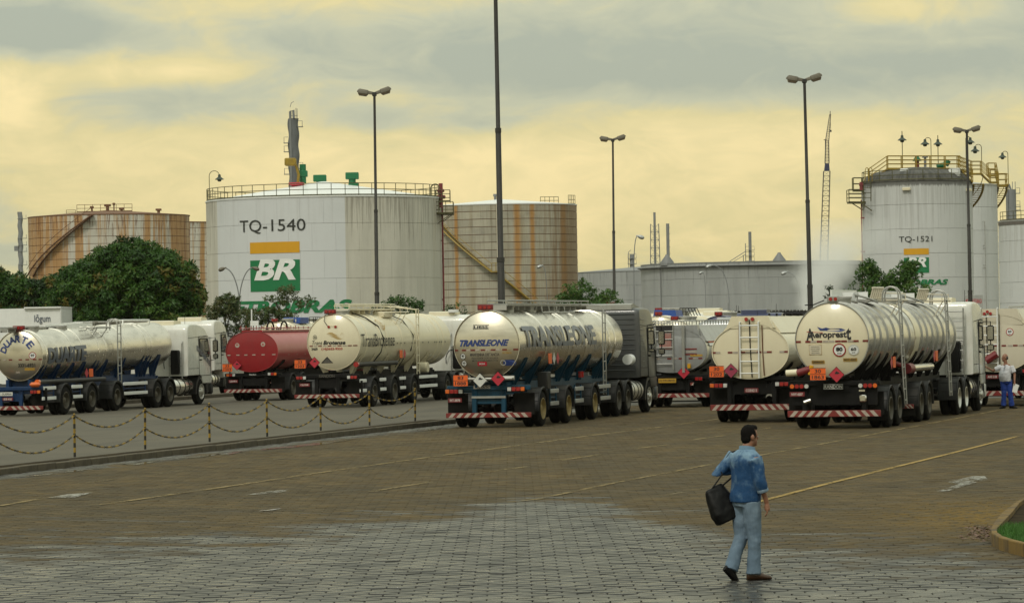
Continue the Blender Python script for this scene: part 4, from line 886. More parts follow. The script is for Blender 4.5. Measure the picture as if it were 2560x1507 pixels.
def lamp_cluster(t, x, z, y, s, order=('o', 'r', 'r', 'w'), r=.05, box=True):
    mm = {'o': 'light_lens_orange', 'r': 'light_lens_red', 'w': 'light_lens_white'}
    e = B(); e.box((x, y+.04, z), (.13*len(order), .08, .15), ch=.01); c_ = e.build('tail_light', 'black_frame', t)
    for k, o in enumerate(order):
        xx = x + s*(.13*(len(order)-1)/2 - .13*k); b = B()
        if box: b.box((xx, y-.008, z), (.115, .02, .11), ch=.008)
        else: b.tube([(xx, y-.025, z), (xx, y, z)], r, 12)
        b.build('lens', mm[o], c_)
def ladder(t, x, y, z0, z1, w=.34, mat='galvanised', hoop=True, lean=.0, step=.3, name='ladder'):
    b = B()
    for s in (-1, 1):
        yy = y+s*w/2; pts = [(x+lean, yy, z0), (x, yy, z1)]
        if hoop: pts += [(x-.22*(1-cos(a)), yy, z1+.22*sin(a)) for a in [pi*k/6 for k in range(1, 7)]] + [(x-.44, yy, z1-.2)]
        b.tube(pts, .024, 6)
    z = z0+.12
    while z < z1: f = (z-z0)/(z1-z0); b.tube([(x+lean*(1-f), y-w/2, z), (x+lean*(1-f), y+w/2, z)], .018, 5); z += step
    b.build(name, mat, t)
class Tanker:
    def __init__(s, name, label, px, py, heading, r=1.02, sx=1., zc=2.47, y0=-.15, L=10.6, mat='steel', end='steel_end', dish=.22, frame='black_frame', n=2.0, group=GROUP_T, rise=0.):
        g = G(px, py); s.h = radians(heading); s.t = thing(name, label, 'tanker truck', (g.x, g.y, 0), -s.h, group)
        s.r, s.sx, s.zc, s.y0, s.L, s.mat, s.end, s.dish, s.frame, s.n, s.rise = r, sx, zc, y0, L, mat, end, dish, frame, n, rise
    def xs(s, a, k=1.):
        c_, d = cos(a), sin(a); e = 2/s.n
        return (k*s.r*s.sx*math.copysign(abs(c_)**e, c_), s.zc + k*s.r*math.copysign(abs(d)**e, d))
    def surf(s, a, e=.034): x, z = s.xs(a, 1+e/s.r); return x, z
    def dishy(s, x, z):
        rr = min(1, sqrt((x/(s.r*s.sx))**2 + ((z-s.zc)/s.r)**2)); return s.y0 - s.dish*(1-rr**2.6)
    def onend(s, cx, cz): return lambda x, y: (cx+x, s.dishy(cx+x, cz+y)-.012, cz+y)
    def onside(s, yc, zc_, flip=False):
        def f(x, y):
            zz = max(-1, min(1, (zc_-s.zc+0)/s.r)); a = math.asin(zz) + y/s.r
            X, Z = s.surf(a); return (X, yc+x, Z+s.rise*(yc+x-s.y0))
        return f
    def body(s, bands=(), bandw=.05, bandmat=None, segs=None, rim=.018, seam=True, n=64):
        A_ = [2*pi*k/n for k in range(n)]
        def ring(y, k): return [(s.xs(a, k)[0], y, s.xs(a, k)[1] + s.rise*(y-s.y0)) for a in A_]
        y1 = s.y0+s.L; b = B(); segs = segs or [(s.y0, y1)]
        for i, (ya, yb) in enumerate(segs):
            b.rings([ring(ya, 1.)] + [ring(ya+(yb-ya)*k/6, 1.) for k in range(1, 6)] + [ring(yb, 1.)])
            b.rings([ring(yb, 1.)] + [ring(yb+s.dish*(1-k**2.6), k) for k in (.97, .9, .75, .5, .2)], cap1=True)
            if i: b.rings([ring(ya, 1.)] + [ring(ya-s.dish*(1-k**2.6), k) for k in (.97, .9, .75, .5, .2)], cap1=True)
        s.tank = b.build('tank', s.mat, s.t)
        b = B(); b.rings([ring(s.y0+.02, .999)] + [ring(s.y0 - s.dish*(1-k**2.6), k) for k in (.995, .97, .92, .84, .72, .55, .35, .15)], cap1=True); b.build('tank_end', s.end, s.t)
        b = B(); q = rim/s.r; b.rings([ring(s.y0-.03, 1.), ring(s.y0-.03, 1+q), ring(s.y0+.03, 1+q), ring(s.y0+.03, 1.)]); b.build('end_rim', bandmat or s.mat, s.t)
        me = None
        for y in bands:
            if me is None:
                b = B(); q = .028/s.r; b.rings([ring(-bandw, 1.), ring(-bandw*.7, 1+q), ring(bandw*.7, 1+q), ring(bandw, 1.)]); o = b.build('band', bandmat or s.mat, s.t); me = o.data; o.location = (0, y, s.rise*y)
            else: o = link('band', me, s.t)
            o.location = (0, y, s.rise*y)
        return s
    def chassis(s, axles, tractor, cab0, rims='rim_grey', crims='rim_grey', supports=(), suppmat=None, top=1.30, fend=None, frontrim='rim_bright', guard=None):
        """axles: trailer axle positions; tractor: drive axles + front axle"""
        t = s.t; w = 1.05
        b = B()
        for x in (-.42, .42): b.box((x, s.y0/2+s.L/2+.0, 1.12), (.11, s.L-.6, .34))
        for y in [s.y0+.2+k*(s.L-.6)/9 for k in range(10)]: b.box((0, y, 1.1), (.84, .10, .22))
        b.build('chassis', s.frame, t)
        b = B(); yb = tractor[0]-1.0; yf = tractor[-1]+.9
        for x in (-.40, .40): b.box((x, (yb+yf)/2, .82), (.09, yf-yb, .26))
        b.build('tractor_frame', 'black_frame', t)
        for i, y in enumerate(list(axles)+list(tractor[:-1])):
            b = B(); b.tube([(-.95, y, .51), (.95, y, .51)], .075, 8); b.box((0, y, .51), (.35, .35, .35), ch=.08)
            for x in (-.5, .5): b.box((x, y, .72), (.12, .5, .18), ch=.03)
            b.build('axle', 'black_frame', t)
            rm = rims if i < len(axles) else crims
            for sd_ in (1, -1): wheel(t, sd_*.98, y, sd_, rm)
        for sd_ in (1, -1): wheel(t, sd_*1.06, tractor[-1], sd_, frontrim, dual=False)
        for y in (list(axles)+list(tractor[:-1])):
            for sd_ in (1, -1): fender(t, sd_*.70, sd_*1.27, y, .61)
        for y in supports:
            for sd_ in (1, -1):
                a0, a1 = radians(-62), radians(-24); n = 7; P = [(s.xs(a0+(a1-a0)*k/n, 1.012)[0], s.xs(a0+(a1-a0)*k/n, 1.012)[1]+s.rise*(y-s.y0)) for k in range(n+1)]; b = B()
                for yy in (y-.16, y+.16):
                    poly = [(sd_*x, z) for x, z in P] + [(sd_*(P[-1][0]-.03), P[-1][1]-.1), (sd_*.52, 1.2), (sd_*.45, 1.2)]
                    b.prism([(p[0], p[1]) for p in poly], yy-.012, yy+.012, axis=1)
                    # prism axis 1 gives (a, y, c)
                b.rings([[(sd_*x, yy, z) for yy in (y-.17, y+.17)] for x, z in P], closed=False)
                b.build('tank_saddle', suppmat or s.frame, t)
        b = B(); b.box((0, s.L*.35, 1.24), (1.3, .35, .12)); b.box((0, tractor[0]+.5, 1.05), (1.1, 1.0, .10), ch=.03); b.build('fifth_wheel', 'black_frame', t)
        # brake pots, valves and air lines under the frame
        b = B()
        for y in axles: b.tube([(.3, y-.25, .62), (.3, y-.45, .66)], .1, 8); b.tube([(-.3, y-.25, .62), (-.3, y-.45, .66)], .1, 8)
        b.tube([(-.2, (axles[0]+axles[-1])/2-.5, .85), (-.2, (axles[0]+axles[-1])/2+.5, .85)], .16, 10); b.build('air_tank', 'black_frame', t)
        if guard:
            for (ya, yb_, mt_) in guard:
                b = B()
                for z in (.62, .98): b.box((1.18, (ya+yb_)/2, z), (.04, yb_-ya, .12), ch=.01)
                g_ = b.build('side_guard', mt_, t); b = B()
                for yy in (ya+.12, yb_-.12): b.box((1.14, yy, .82), (.04, .05, .55))
                b.box((1.12, (ya+yb_)/2, .80), (.03, yb_-ya-.2, .04)); b.build('guard_bracket', s.frame, g_)
        return s
    def rearframe(s, mat=None, y=0., zt=1.22, w=2.45, legs=.42, bump_z=.44, bump_h=.14, plate=None, brand=None, flap=True, bw=2.5, btm=None, mirror=True):
        t = s.t; b = B(); mt = mat or s.frame
        b.box((0, y+.08, zt), (w, .10, .13), ch=.015)
        for x in (-legs, legs): b.box((x, y+.10, (zt+bump_z)/2), (.14, .10, zt-bump_z), ch=.015); b.box((x, y+.6, zt-.1), (.10, 1.1, .2))
        b.box((0, y+.14, zt-.30), (legs*2, .04, .3)); b.box((0, y+.2, zt-.1), (w*.9, .05, .06))
        b.build('rear_frame', mt, t)
        striped_bumper(t, y-.03, bump_z, bw, bump_h)
        if flap:
            for x in (-.98, .98):
                b = B(); b.box((x, y+.32, .68), (.60, .02, .62)); b.build('mud_flap', 'rubber', t)
        return s
    def toplights(s, x=0., z=None, y=None, n=3, label=None, dx=.11, box='plate_red'):
        z = z or s.zc+s.r+.1; y = s.y0-.02 if y is None else y; b = B(); b.box((x, y, z), (.13*n+.06, .09, .16), ch=.015); b.box((x, y+.05, z-.1), (.2, .1, .1)); h_ = b.build('marker_light', box, s.t)
        for k in range(n):
            b = B(); xx = x+(k-(n-1)/2)*.13; b.tube([(xx, y-.07, z), (xx, y-.04, z)], .048, 12); b.build('lens', 'light_lens_red', h_)
        return s
    def reflex(s, z, marks, w=.17, h=.045):
        """red and white reflector tape across the tank end"""
        for x, c_ in marks: patch(w, h, s.onend(x, z), 'reflect_red' if c_ == 'r' else 'reflect_white', s.t, 'reflector', 4, 1)
        return s
    def siderefl(s, z, ys, c_='reflect_white', w=.07):
        b = B()
        for y in ys:
            a = math.asin(max(-1, min(1, (z-s.zc)/s.r))); X, Z = s.surf(a, .014); Z += s.rise*(y-s.y0); b.add([(X, y-w/2, Z-.025), (X, y+w/2, Z-.025), (X, y+w/2, Z+.025), (X, y-w/2, Z+.025)], [(0, 1, 2, 3)])
        b.build('reflector', c_, s.t, smooth=False)
        return s
    def hazard_rear(s, x1, z1, up, un, x2, z2, mat='sign_red', y=-.09, extra=None):
        t = s.t; p = plate_back(t, x1, z1, y, .42, .33, 'sign_orange', [(up, 0, .078, .17, .1), (un, 0, -.078, .32, .1)])
        for dz in (0, .158, -.158): b = B(); b.box((x1, y-.008, z1+dz), (.42, .004, .012)); b.build('plate_line', 'ink', p)
        diamond(t, lambda a, c_, e: (x2+a, y-.005-e, z2+c_), .2, mat)
        if extra: diamond(t, lambda a, c_, e: (extra[0]+a, y-.005-e, extra[1]+c_), .2, 'sign_white')
        return s
    def hazard_side(s, y, z, x=1.12, n=2, mats=('sign_red', 'sign_orange')):
        for k, m_ in enumerate(mats):
            yy = y+k*.45
            if m_ == 'sign_orange': b = B(); b.box((x, yy, z), (.014, .38, .30), ch=.004); b.build('sign_plate', m_, s.t)
            else: shape([(0, .19), (.19, 0), (0, -.19), (-.19, 0)], lambda a, c_: (x+.008, yy+a, z+c_), m_, s.t, 'hazard_diamond')
        b = B(); b.tube([(x-.25, y, z-.5), (x-.03, y, z-.17), (x-.03, y+.45, z-.17), (x-.25, y+.45, z-.5)], .015, 4); b.build('plate_bracket', s.frame, s.t); return s
    def speed_sign(s, x, z, r, num, ring='light_lens_red', sub=True, bold=.03):
        f = s.onend(x, z); g = lambda e: (lambda a, c_: (f(a, c_)[0], f(a, c_)[1]-e, f(a, c_)[2]))
        disc(r, g(.001), 'clean_white', s.t, 'speed_sign'); ringshape(r*.82, r, g(.005), ring, s.t, 'sign_ring')
        text(num, r*1.0, r*.62, lambda a, c_: g(.006)(a, c_+r*.12), 'ink', s.t, bold=bold)
        if sub: text('km/h', r*.62, r*.2, lambda a, c_: g(.006)(a, c_-r*.5), 'ink', s.t, bold=.03)
        return s
    def pipe_carrier(s, y0, y1, z=1.42, x=1.0, r=.085, cap='light_lens_orange'):
        b = B(); b.tube([(x, y0, z), (x, y1, z)], r, 12); 
        b.build('hose_tube', 'mudguard', s.t); b = B(); b.tube([(x, y0-.02, z), (x, y0+.12, z)], r*1.15, 12); b.build('tube_cap', cap, s.t); return s
    def cab(s, yb, Lc=2.1, zb=1.15, zt=3.35, mat='white_cab', style='scania', fuel='chrome', tanks=None, roof=True, front=None, ribs=False, wall=None):
        t = s.t; yf = yb+Lc; fa = front if front is not None else yb+.55
        H = zt-zb
        prof = [(0, 0), (0, H*.60), (.02, H*.86), (.12, H*.955), (.4, H), (Lc*.55, H*.985), (Lc*.78, H*.90), (Lc*.885, H*.74), (Lc*.93, H*.64), (Lc, H*.40), (Lc+.02, H*.1), (Lc-.02, -.35), (Lc*.62, -.35), (Lc*.56, -.05), (Lc*.5, 0)]
        if style == 'volvo': prof = [(0, 0), (0, H*.7), (.02, H*.93), (.10, H*.985), (.5, H), (Lc*.62, H*.99), (Lc*.76, H*.93), (Lc*.86, H*.72), (Lc*.93, H*.60), (Lc, H*.34), (Lc, H*.05), (Lc-.02, -.35), (Lc*.62, -.35), (Lc*.56, -.05), (Lc*.5, 0)]
        top = [p for p in prof[1:12]]; rest = prof[12:]
        for _ in range(2):
            q = [top[0]]
            for i in range(len(top)-1): a_, b_ = top[i], top[i+1]; q += [(a_[0]*.75+b_[0]*.25, a_[1]*.75+b_[1]*.25), (a_[0]*.25+b_[0]*.75, a_[1]*.25+b_[1]*.75)]
            top = q + [top[-1]]
        prof = [prof[0]] + top + rest
        cy, cz = Lc*.5, H*.45; b = B()
        def sec(x, k):
            R_ = []
            for (y, z) in prof:
                zz = zb + cz + (z-cz)*k; yy = yb + cy + (y-cy)*k; xx = x*(1 - .13*max(0, (z/H-.66))**1.2) if True else x
                R_.append((xx, yy, zz))
            return R_
        b.rings([sec(-1.235, .94), sec(-1.23, .96), sec(-1.21, .978), sec(-1.16, .993), sec(-1.05, 1.), sec(1.05, 1.), sec(1.16, .993), sec(1.21, .978), sec(1.23, .96), sec(1.235, .94)], cap0=True, cap1=True); cb = b.build('cab', mat, t)
        def sx_(z): return 1.238*(1 - .13*max(0, ((z-zb)/H-.66))**1.2)
        def side(poly, e, m_, nm, par=cb): return shape(poly, lambda y, z: (sx_(z)+e, y, z), m_, par, nm)
        # door outline, side window, quarter trim, handle
        d0, d1 = yb+Lc*.46, yb+Lc*.93; w0, w1 = zb+H*.36, zb+H*.70
        win = [(d0+.03, w0+.06), (d0+.02, w1-.02), (d0+.10, w1+.04), (d1-.26, w1+.03), (d1-.05, w0+.12), (d1-.16, w0-.02), (d0+.10, w0+.0)]
        o = side(win, .004, 'black_frame', 'window_frame'); cx_ = sum(p[0] for p in win)/7; cz_ = sum(p[1] for p in win)/7
        side([(cx_+(p[0]-cx_)*.88, cz_+(p[1]-cz_)*.88) for p in win], .010, 'dark_glass', 'side_window')
        b = B()
        for P in ([(d0-.02, zb-.0), (d0-.02, w1+.02), (d0+.06, w1+.1), (d1-.22, w1+.09)], [(d1+.0, w0+.05), (d1+.02, zb+.0), (d0-.02, zb)]):
            b.tube([(sx_(z)+.003, y, z) for y, z in P], .011, 4)
        b.tube([(sx_(zb+H*.14), yb+.1, zb+H*.14), (sx_(zb+H*.14), d0-.05, zb+H*.14)], .008, 4)
        b.tube([(sx_(zb+H*.80), yb+.06, zb+H*.72), (sx_(zb+H*.80)+.0, yb+Lc*.8, zb+H*.76)], .009, 4)
        b.build('door_seam', 'black_frame', cb)
        b = B(); b.box((1.26, d0+.14, w0-.12), (.05, .20, .05), ch=.012); b.build('door_handle', 'black_frame', cb)
        # windscreen edge and sun visor
        b = B(); b.box((0, yb+Lc*.955, zb+H*.53), (2.1, .05, H*.30), ch=.02, R=Matrix.Rotation(radians(12), 3, 'X')); b.build('windscreen', 'dark_glass', cb)
        b = B(); b.box((0, yb+Lc*.96, zb+H*.76), (2.2, .28, .10), ch=.03, R=Matrix.Rotation(radians(-28), 3, 'X')); b.build('sun_visor', 'black_frame', cb)
        # mirrors
        mx = 1.42; my = yb+Lc*.97; b = B(); b.box((mx, my, zb+H*.56), (.22, .13, .48), ch=.04); b.box((mx, my, zb+H*.36), (.22, .13, .20), ch=.04); m_ = b.build('mirror', 'black_frame', cb)
        b = B(); b.tube([(1.1, my-.05, zb+H*.72), (mx, my, zb+H*.72), (mx, my, zb+H*.30), (1.2, my-.02, zb+H*.28)], .02, 6); b.build('mirror_arm', 'black_frame', m_)
        b = B(); b.box((mx, my-.067, zb+H*.56), (.17, .006, .40)); b.build('mirror_glass', 'chrome', m_); b = B(); b.box((mx, my-.067, zb+H*.36), (.17, .006, .14)); b.build('mirror_glass', 'chrome', m_)
        # rear wall gear
        b = B(); gx = wall if wall else .75
        b.box((gx, yb-.14, zb+.55), (.34, .22, .95), ch=.03); b.build('air_filter', 'black_frame', cb)
        b = B()
        for x in (gx-.27, gx+.27): b.tube([(x, yb-.1, zb-.1), (x, yb-.1, zb+H*.62), (x, yb-.0, zb+H*.66)], .022, 6)
        for k in range(4): b.tube([(gx-.27, yb-.1, zb+.1+k*.3), (gx+.27, yb-.1, zb+.1+k*.3)], .016, 5)
        b.build('rear_rack', 'galvanised', cb)
        b = B(); b.tube([(gx-.5, yb-.05, zb+.3)]+[(gx-.5+.25*(1-cos(a)), yb-.15, zb+.3+.55*sin(a)) for a in [pi*k/8 for k in range(1, 8)]]+[(gx-.0, yb-.2, zb+.2)], .02, 5); b.build('air_hose', 'rubber', cb)
        if ribs:
            b = B()
            for k in range(12): b.box((0, yb-.005, zb+.25+k*.165), (2.1, .03, .035), ch=.01)
            for k in range(10): b.box((1.225, yb+.38, zb+.35+k*.17), (.03, .55, .03), ch=.01)
            b.build('wall_rib', mat, cb)
        if roof:
            b = B(); zz = zt
            b.prism([(yb+.25, zz-.06), (yb+.28, zz+.10), (yb+.40, zz+.13), (yb+1.05, zz+.11), (yb+1.15, zz-.06)], -.55, .55); b.build('roof_unit', 'cream_paint' if mat.startswith('white') else mat, cb)
            b = B(); b.tube([(.9, yb+.6, zz-.05), (.92, yb+.55, zz+.35)], .008, 4); b.build('aerial', 'black_frame', cb)
        # lower body: fender over the front wheel, steps, bumper
        b = B(); fy = fa; zc = .51; R_ = .64; n = 14; A_ = [radians(-8+196*k/n) for k in range(n+1)]
        b.rings([[(x, fy+R_*cos(a), zc+R_*sin(a)) for x in (.72, 1.22)] for a in A_], closed=False)
        b.rings([[(1.22, fy+q*cos(a), zc+q*sin(a)) for q in (R_-.09, R_+.05)] for a in A_], closed=False); b.build('mudguard', 'mudguard', cb)
        b = B(); b.box((0, yf-.02, .62), (2.46, .30, .48), ch=.06); b.build('front_bumper', mat if style == 'volvo' else 'mudguard', cb)
        b = B(); b.box((1.0, yf-.52, .75), (.42, .3, .62), ch=.03)
        for z in (.5, .8): b.box((1.2, yf-.52, z), (.06, .28, .04))
        b.build('step', 'mudguard', cb)
        b = B(); b.box((0, (yb+yf)/2, 1.0), (1.0, Lc*.9, .35), ch=.05); b.build('engine', 'black_frame', cb)
        if fuel and tanks:
            ya, yb_ = tanks; b = B(); zc = .74; r_ = .33; n = 24
            b.rings([[(.88+q*cos(2*pi*k/n), y, zc+q*sin(2*pi*k/n)) for k in range(n)] for y, q in ((ya+.02, .02), (ya, r_*.6), (ya+.01, r_*.94), (ya+.05, r_), (yb_-.05, r_), (yb_-.01, r_*.94), (yb_, r_*.6), (yb_-.02, .02))]); ft = b.build('fuel_tank', fuel, cb)
            b = B()
            for f in (.25, .55, .8): y = ya+(yb_-ya)*f; b.rings([[(.88+q*cos(2*pi*k/n), yy, zc+q*sin(2*pi*k/n)) for k in range(n)] for yy, q in ((y-.025, r_), (y-.025, r_+.012), (y+.025, r_+.012), (y+.025, r_))])
            b.build('tank_strap', 'black_frame', ft)
        s.cabo = cb; s.yf = yf; s.cabside = lambda yc, z_, rot=0: (lambda a, c_: (sx_(z_)+.014, yc+a, z_+c_-a*math.tan(rot)))
        return s
def top_lid(s, ys, mat='galvanised'):
    for y in ys:
        b = B(); z = s.zc+s.r; b.tube([(0, y, z-.04), (0, y, z+.10)], .27, 16); b.tube([(0, y, z+.10), (0, y, z+.14)], .30, 16); b.tube([(-.3, y, z+.16), (.3, y, z+.16)], .02, 5); b.build('manhole', mat, s.t)
def catwalk(s, ya, yb, mat='galvanised', x=.12, w=.5, z=.16, rail=True, rx=None, rh=.0):
    b = B(); zz = s.zc+s.r+z; b.box((x, (ya+yb)/2, zz), (w, yb-ya, .035))
    k = ya
    while k < yb: b.box((x, k, zz-.07), (w*.9, .04, .14)); k += .7
    b.tube([(x+w/2, ya, zz+.04), (x+w/2, yb, zz+.04)], .02, 5); b.tube([(x-w/2, ya, zz+.04), (x-w/2, yb, zz+.04)], .02, 5); cw = b.build('catwalk', mat, s.t)
    if rh:
        b = B()
        for xx in (x-w/2, x+w/2): b.tube([(xx, ya, zz+rh), (xx, yb, zz+rh)], .02, 5)
        k = ya
        while k <= yb: 
            for xx in (x-w/2, x+w/2): b.tube([(xx, k, zz), (xx, k, zz+rh)], .015, 4)
            k += .9
        b.build('handrail', mat, cw)
def folding_platform(s, y, mat='galvanised', w=1.3, tilt=.0):
    b = B(); x0, z0 = s.xs(radians(62)); 
    R_ = Matrix.Rotation(tilt, 3, 'Y')
    def p(a, yy, c_): q = R_ @ Vector((a, 0, c_)); return (x0+q.x, y+yy, z0+.18+q.z)
    for a in (0, .28, .56): b.tube([p(a, -w/2, 0), p(a, w/2, 0)], .022, 5)
    for k in range(7): b.tube([p(-.05, -w/2+w*k/6, 0), p(.62, -w/2+w*k/6, 0)], .02, 5)
    for yy in (-w/2, w/2): b.tube([p(.56, yy, 0), p(.56, yy, .18), p(.1, yy, .2)], .018, 5)
    for yy in (-w*.3, w*.35): b.tube([p(.55, yy, 0), (s.xs(radians(40))[0]+.02, y+yy, s.xs(radians(40))[1])], .018, 5)
    b.tube([p(.6, -w/2, .0), p(.6, w/2, .0)], .03, 5); b.build('folding_platform', mat, s.t)
def cable(s, pts, r=.014, mat='rubber', name='cable'): B().tube(pts, r, 5).build(name, mat, s.t)

# ---------- 1 polished tanker, front left
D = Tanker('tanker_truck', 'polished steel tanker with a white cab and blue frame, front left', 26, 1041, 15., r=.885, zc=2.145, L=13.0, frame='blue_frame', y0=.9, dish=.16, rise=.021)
D.body(bands=(1.3, 3.7, 4.7, 6.3, 7.0, 8.9, 11.2, 11.7), bandw=.07)
AX = [2.1, 4.6, 7.1]; TR = [11.3, 12.65, 16.3]
D.chassis(AX, TR, 14.6, supports=(1.3, 2.6, 3.9, 5.0, 6.3, 7.2, 9.0, 11.2, 11.7, 12.7), suppmat='blue_frame', rims='rim_grey', guard=[(.1, 1.35, 'clean_white'), (2.85, 3.85, 'clean_white'), (7.9, 10.4, 'clean_white')], frontrim='rim_bright')
D.rearframe('blue_frame', zt=.98, bump_z=.30, legs=.38)
D.toplights(-.0, n=3).pipe_carrier(.05, 6.4, z=1.2, x=1.02)
D.reflex(2.0, [(-.78, 'r'), (-.52, 'w'), (-.28, 'r'), (.1, 'r'), (.36, 'r'), (.62, 'r'), (.82, 'r')], .13)
D.siderefl(1.98, [.9, 5.2, 5.9, 6.7, 7.6, 8.4, 9.3, 9.9, 10.6, 11.4, 12.4]).siderefl(1.72, [2.0, 2.8, 3.4, 4.2], 'light_lens_red', .06)
for ch, a in zip('DUARTE', (158, 136, 113, 91, 67, 40)):
    ar = radians(a); R_ = .60; f = D.onend(0, 2.14)
    def fa(x, y, ar=ar): u = Vector((cos(ar-pi/2), sin(ar-pi/2))); v_ = Vector((cos(ar), sin(ar))); p = v_*R_ + u*x + v_*y; return f(p.x, p.y)
    text(ch, .22 if ch != 'A' else .26, .26, fa, 'ink_blue', D.t, bold=.035)
D.speed_sign(.55, 2.14, .13, '60')
text('3331-6931', .62, .14, D.onend(.32, 1.80), 'ink', D.t, bold=.03); patch(.36, .09, D.onend(.42, 1.66), 'ink_gold', D.t, 'sticker', 4, 1); patch(.16, .06, D.onend(-.02, 1.55), 'reflect_white', D.t, 'sticker', 3, 1)
text('DUARTE', 3.6, .58, D.onside(3.2, 2.10), 'ink_slate', D.t, bold=.05, cuts=6)
plate_back(D.t, -.12, .80, -.05, .48, .13, 'sign_white', [('GUERRA', .02, 0, .38, .07)]); plate_back(D.t, -.08, .62, -.02, .4, .11, 'plate_red', [('EDE 4163', 0, 0, .3, .07)], 'sign_white')
lamp_cluster(D.t, .98, .86, -.04, 1, 'orr'); lamp_cluster(D.t, -.98, .86, -.04, -1, 'orr')
for sx_ in (-1, 1): b = B(); b.box((sx_*1.0, -.1, 1.12), (.40, .2, .17), ch=.07); b.build('side_marker', 'light_lens_orange', D.t)
D.hazard_side(4.6, 1.45, 1.05, mats=('sign_red', 'sign_orange'))
top_lid(D, (2, 4.6, 9)); catwalk(D, -.0, 5.2, rh=.0, w=.3, x=-.2, z=.08); folding_platform(D, 6.4, w=1.5)
b = B(); b.prism([(4.6, 3.0), (4.6, 3.22), (7.6, 3.34), (7.6, 3.02)], .05, .10); b.prism([(4.6, 3.0), (4.6, 3.22), (7.6, 3.34), (7.6, 3.02)], -.6, -.55); b.box((-.25, 7.6, 3.15), (.7, .04, .36)); b.build('spill_box', 'clean_white', D.t)
ladder(D.t, 1.05, 7.9, .95, 3.2, .34); b = B(); b.tube([(.3, 10.2, 3.2), (.3, 10.2, 3.38), (.3, 13.0, 3.38), (.3, 13.05, 3.2)], .03, 6); b.tube([(-.3, 10.2, 3.2), (-.3, 10.2, 3.38), (-.3, 13.0, 3.38)], .03, 6); b.build('top_rail', 'clean_white', D.t)
cable(D, [(-.28, -.05, 3.0), (-.3, .6, 3.1), (-.2, 1.4, 3.06), (-.1, 3, 3.12), (0, 4.4, 3.1), (0, 5.0, 3.16)], .02)
D.cab(14.75, 2.75, 1.15, 3.22, 'white_cab', fuel='chrome', tanks=(13.4, 15.4), front=16.3)
text('DUARTE', 1.5, .21, D.cabside(16.5, 1.93, radians(24)), 'ink_slate', D.cabo, bold=.05)
# ---------- 2 cream tanker with galloping-horse logo
T = Tanker('tanker_truck', 'cream tanker with a gold galloping horse logo, behind the second row of posts', 818, 1020, 14.7, r=1.02, zc=2.42, L=12.3, mat='cream_paint', end='cream_paint', y0=.95)
T.body(bands=(1.9, 3.6, 4.4, 6.4, 8.6, 11.4, 12.2), bandw=.09)
T.chassis([1.9, 4.5, 7.15], [11.85, 13.15, 16.6], 14., guard=[(.3, 1.1, 'clean_white'), (2.8, 3.6, 'clean_white'), (5.4, 6.2, 'clean_white'), (8.1, 10.6, 'clean_white')], supports=(1.5, 3.2, 5.0, 6.8, 8.6, 10.4), suppmat='cream_paint')
T.rearframe('black_frame', zt=1.18); T.toplights(-.12, n=3)
b = B(); b.box((0, .8, 2.98), (.38, .06, .12), ch=.01); o = b.build('lamp_plate', 'cream_paint', T.t)
for x in (-.13, .13): b = B(); b.tube([(x, .74, 2.98), (x, .77, 2.98)], .05, 10); b.build('lens', 'light_lens_red', o)
cable(T, [(-.12, .9, 3.5), (-.3, .86, 3.42), (-.32, .8, 3.2), (-.18, .76, 3.02)], .012)
text('Trans', .42, .15, T.onend(-.60, 2.40), 'ink', T.t, bold=0, shear=.25); text('Brotense', .86, .15, T.onend(.08, 2.40), 'ink', T.t, bold=.035, shear=.25)
T.reflex(2.28, [(-.86, 'r'), (-.67, 'w'), (-.48, 'r'), (-.29, 'w'), (-.1, 'r'), (.09, 'w'), (.28, 'r'), (.47, 'w'), (.66, 'r'), (.85, 'r')], .15, .035)
text('3469', .26, .10, T.onend(-.72, 2.17), 'ink', T.t, bold=.03); text('(14)3653-9333', .82, .11, T.onend(-.02, 2.16), 'ink_red', T.t, bold=.03)
ringshape(.07, .085, T.onend(-.69, 2.60), 'ink', T.t, 'round_mark'); text('80', .08, .06, T.onend(-.69, 2.60), 'ink', T.t, bold=.03)
def swoosh(fn, pts, w, mat, t):
    b = B(); vs = []
    for i, (x, y) in enumerate(pts): f = i/(len(pts)-1); ww = w*sin(pi*min(1, f+.08)); vs += [fn(x, y+ww), fn(x, y-ww)]
    b.add(vs, [(2*i, 2*i+1, 2*i+3, 2*i+2) for i in range(len(pts)-1)]); b.build('horse_logo', mat, t, smooth=False)
for k in range(4): swoosh(T.onend(0, 0), [(-.22+.06*k+.5*f, 2.71-.045*k+.05*sin(f*5+k*.5)) for f in [j/12 for j in range(13)]], .013, 'ink_gold', T.t)
swoosh(T.onend(0, 0), [(.30+.16*f, 2.64+.10*sin(f*3.1)) for f in [j/8 for j in range(9)]], .006, 'ink_gold', T.t); swoosh(T.onend(0, 0), [(.46-.03*f, 2.64-.14*f) for f in [j/4 for j in range(5)]], .006, 'ink_gold', T.t)
text('TransBrotense', 4.2, .46, T.onside(3.2, 2.46), 'ink', T.t, bold=.0, cuts=6)
for k in range(4): swoosh(T.onside(4.2, 2.95), [(-.5+.06*k+.9*f, .20-.07*k+.12*sin(f*5+k)) for f in [j/14 for j in range(15)]], .02, 'ink_gold', T.t)
T.siderefl(2.32, [5.7, 6.2, 6.7, 7.7, 8.1, 9.2, 10.0, 10.9, 11.2, 11.6, 11.9, 12.4], 'ink', .1)
T.hazard_rear(-.98, 1.63, '33', '1203', -.42, 1.68, 'sign_red', y=-.12)
shape([(0, .22), (.22, 0), (0, -.0), (-.22, 0)], lambda a, c_: (.08+a, -.13, 1.66+c_), 'ink_faded', T.t, 'empty_frame'); B().tube([(-.14, -.15, 1.66), (.3, -.15, 1.66), (.08, -.15, 1.88), (-.14, -.15, 1.66)], .012, 4).build('hazard_frame', 'black_frame', T.t)
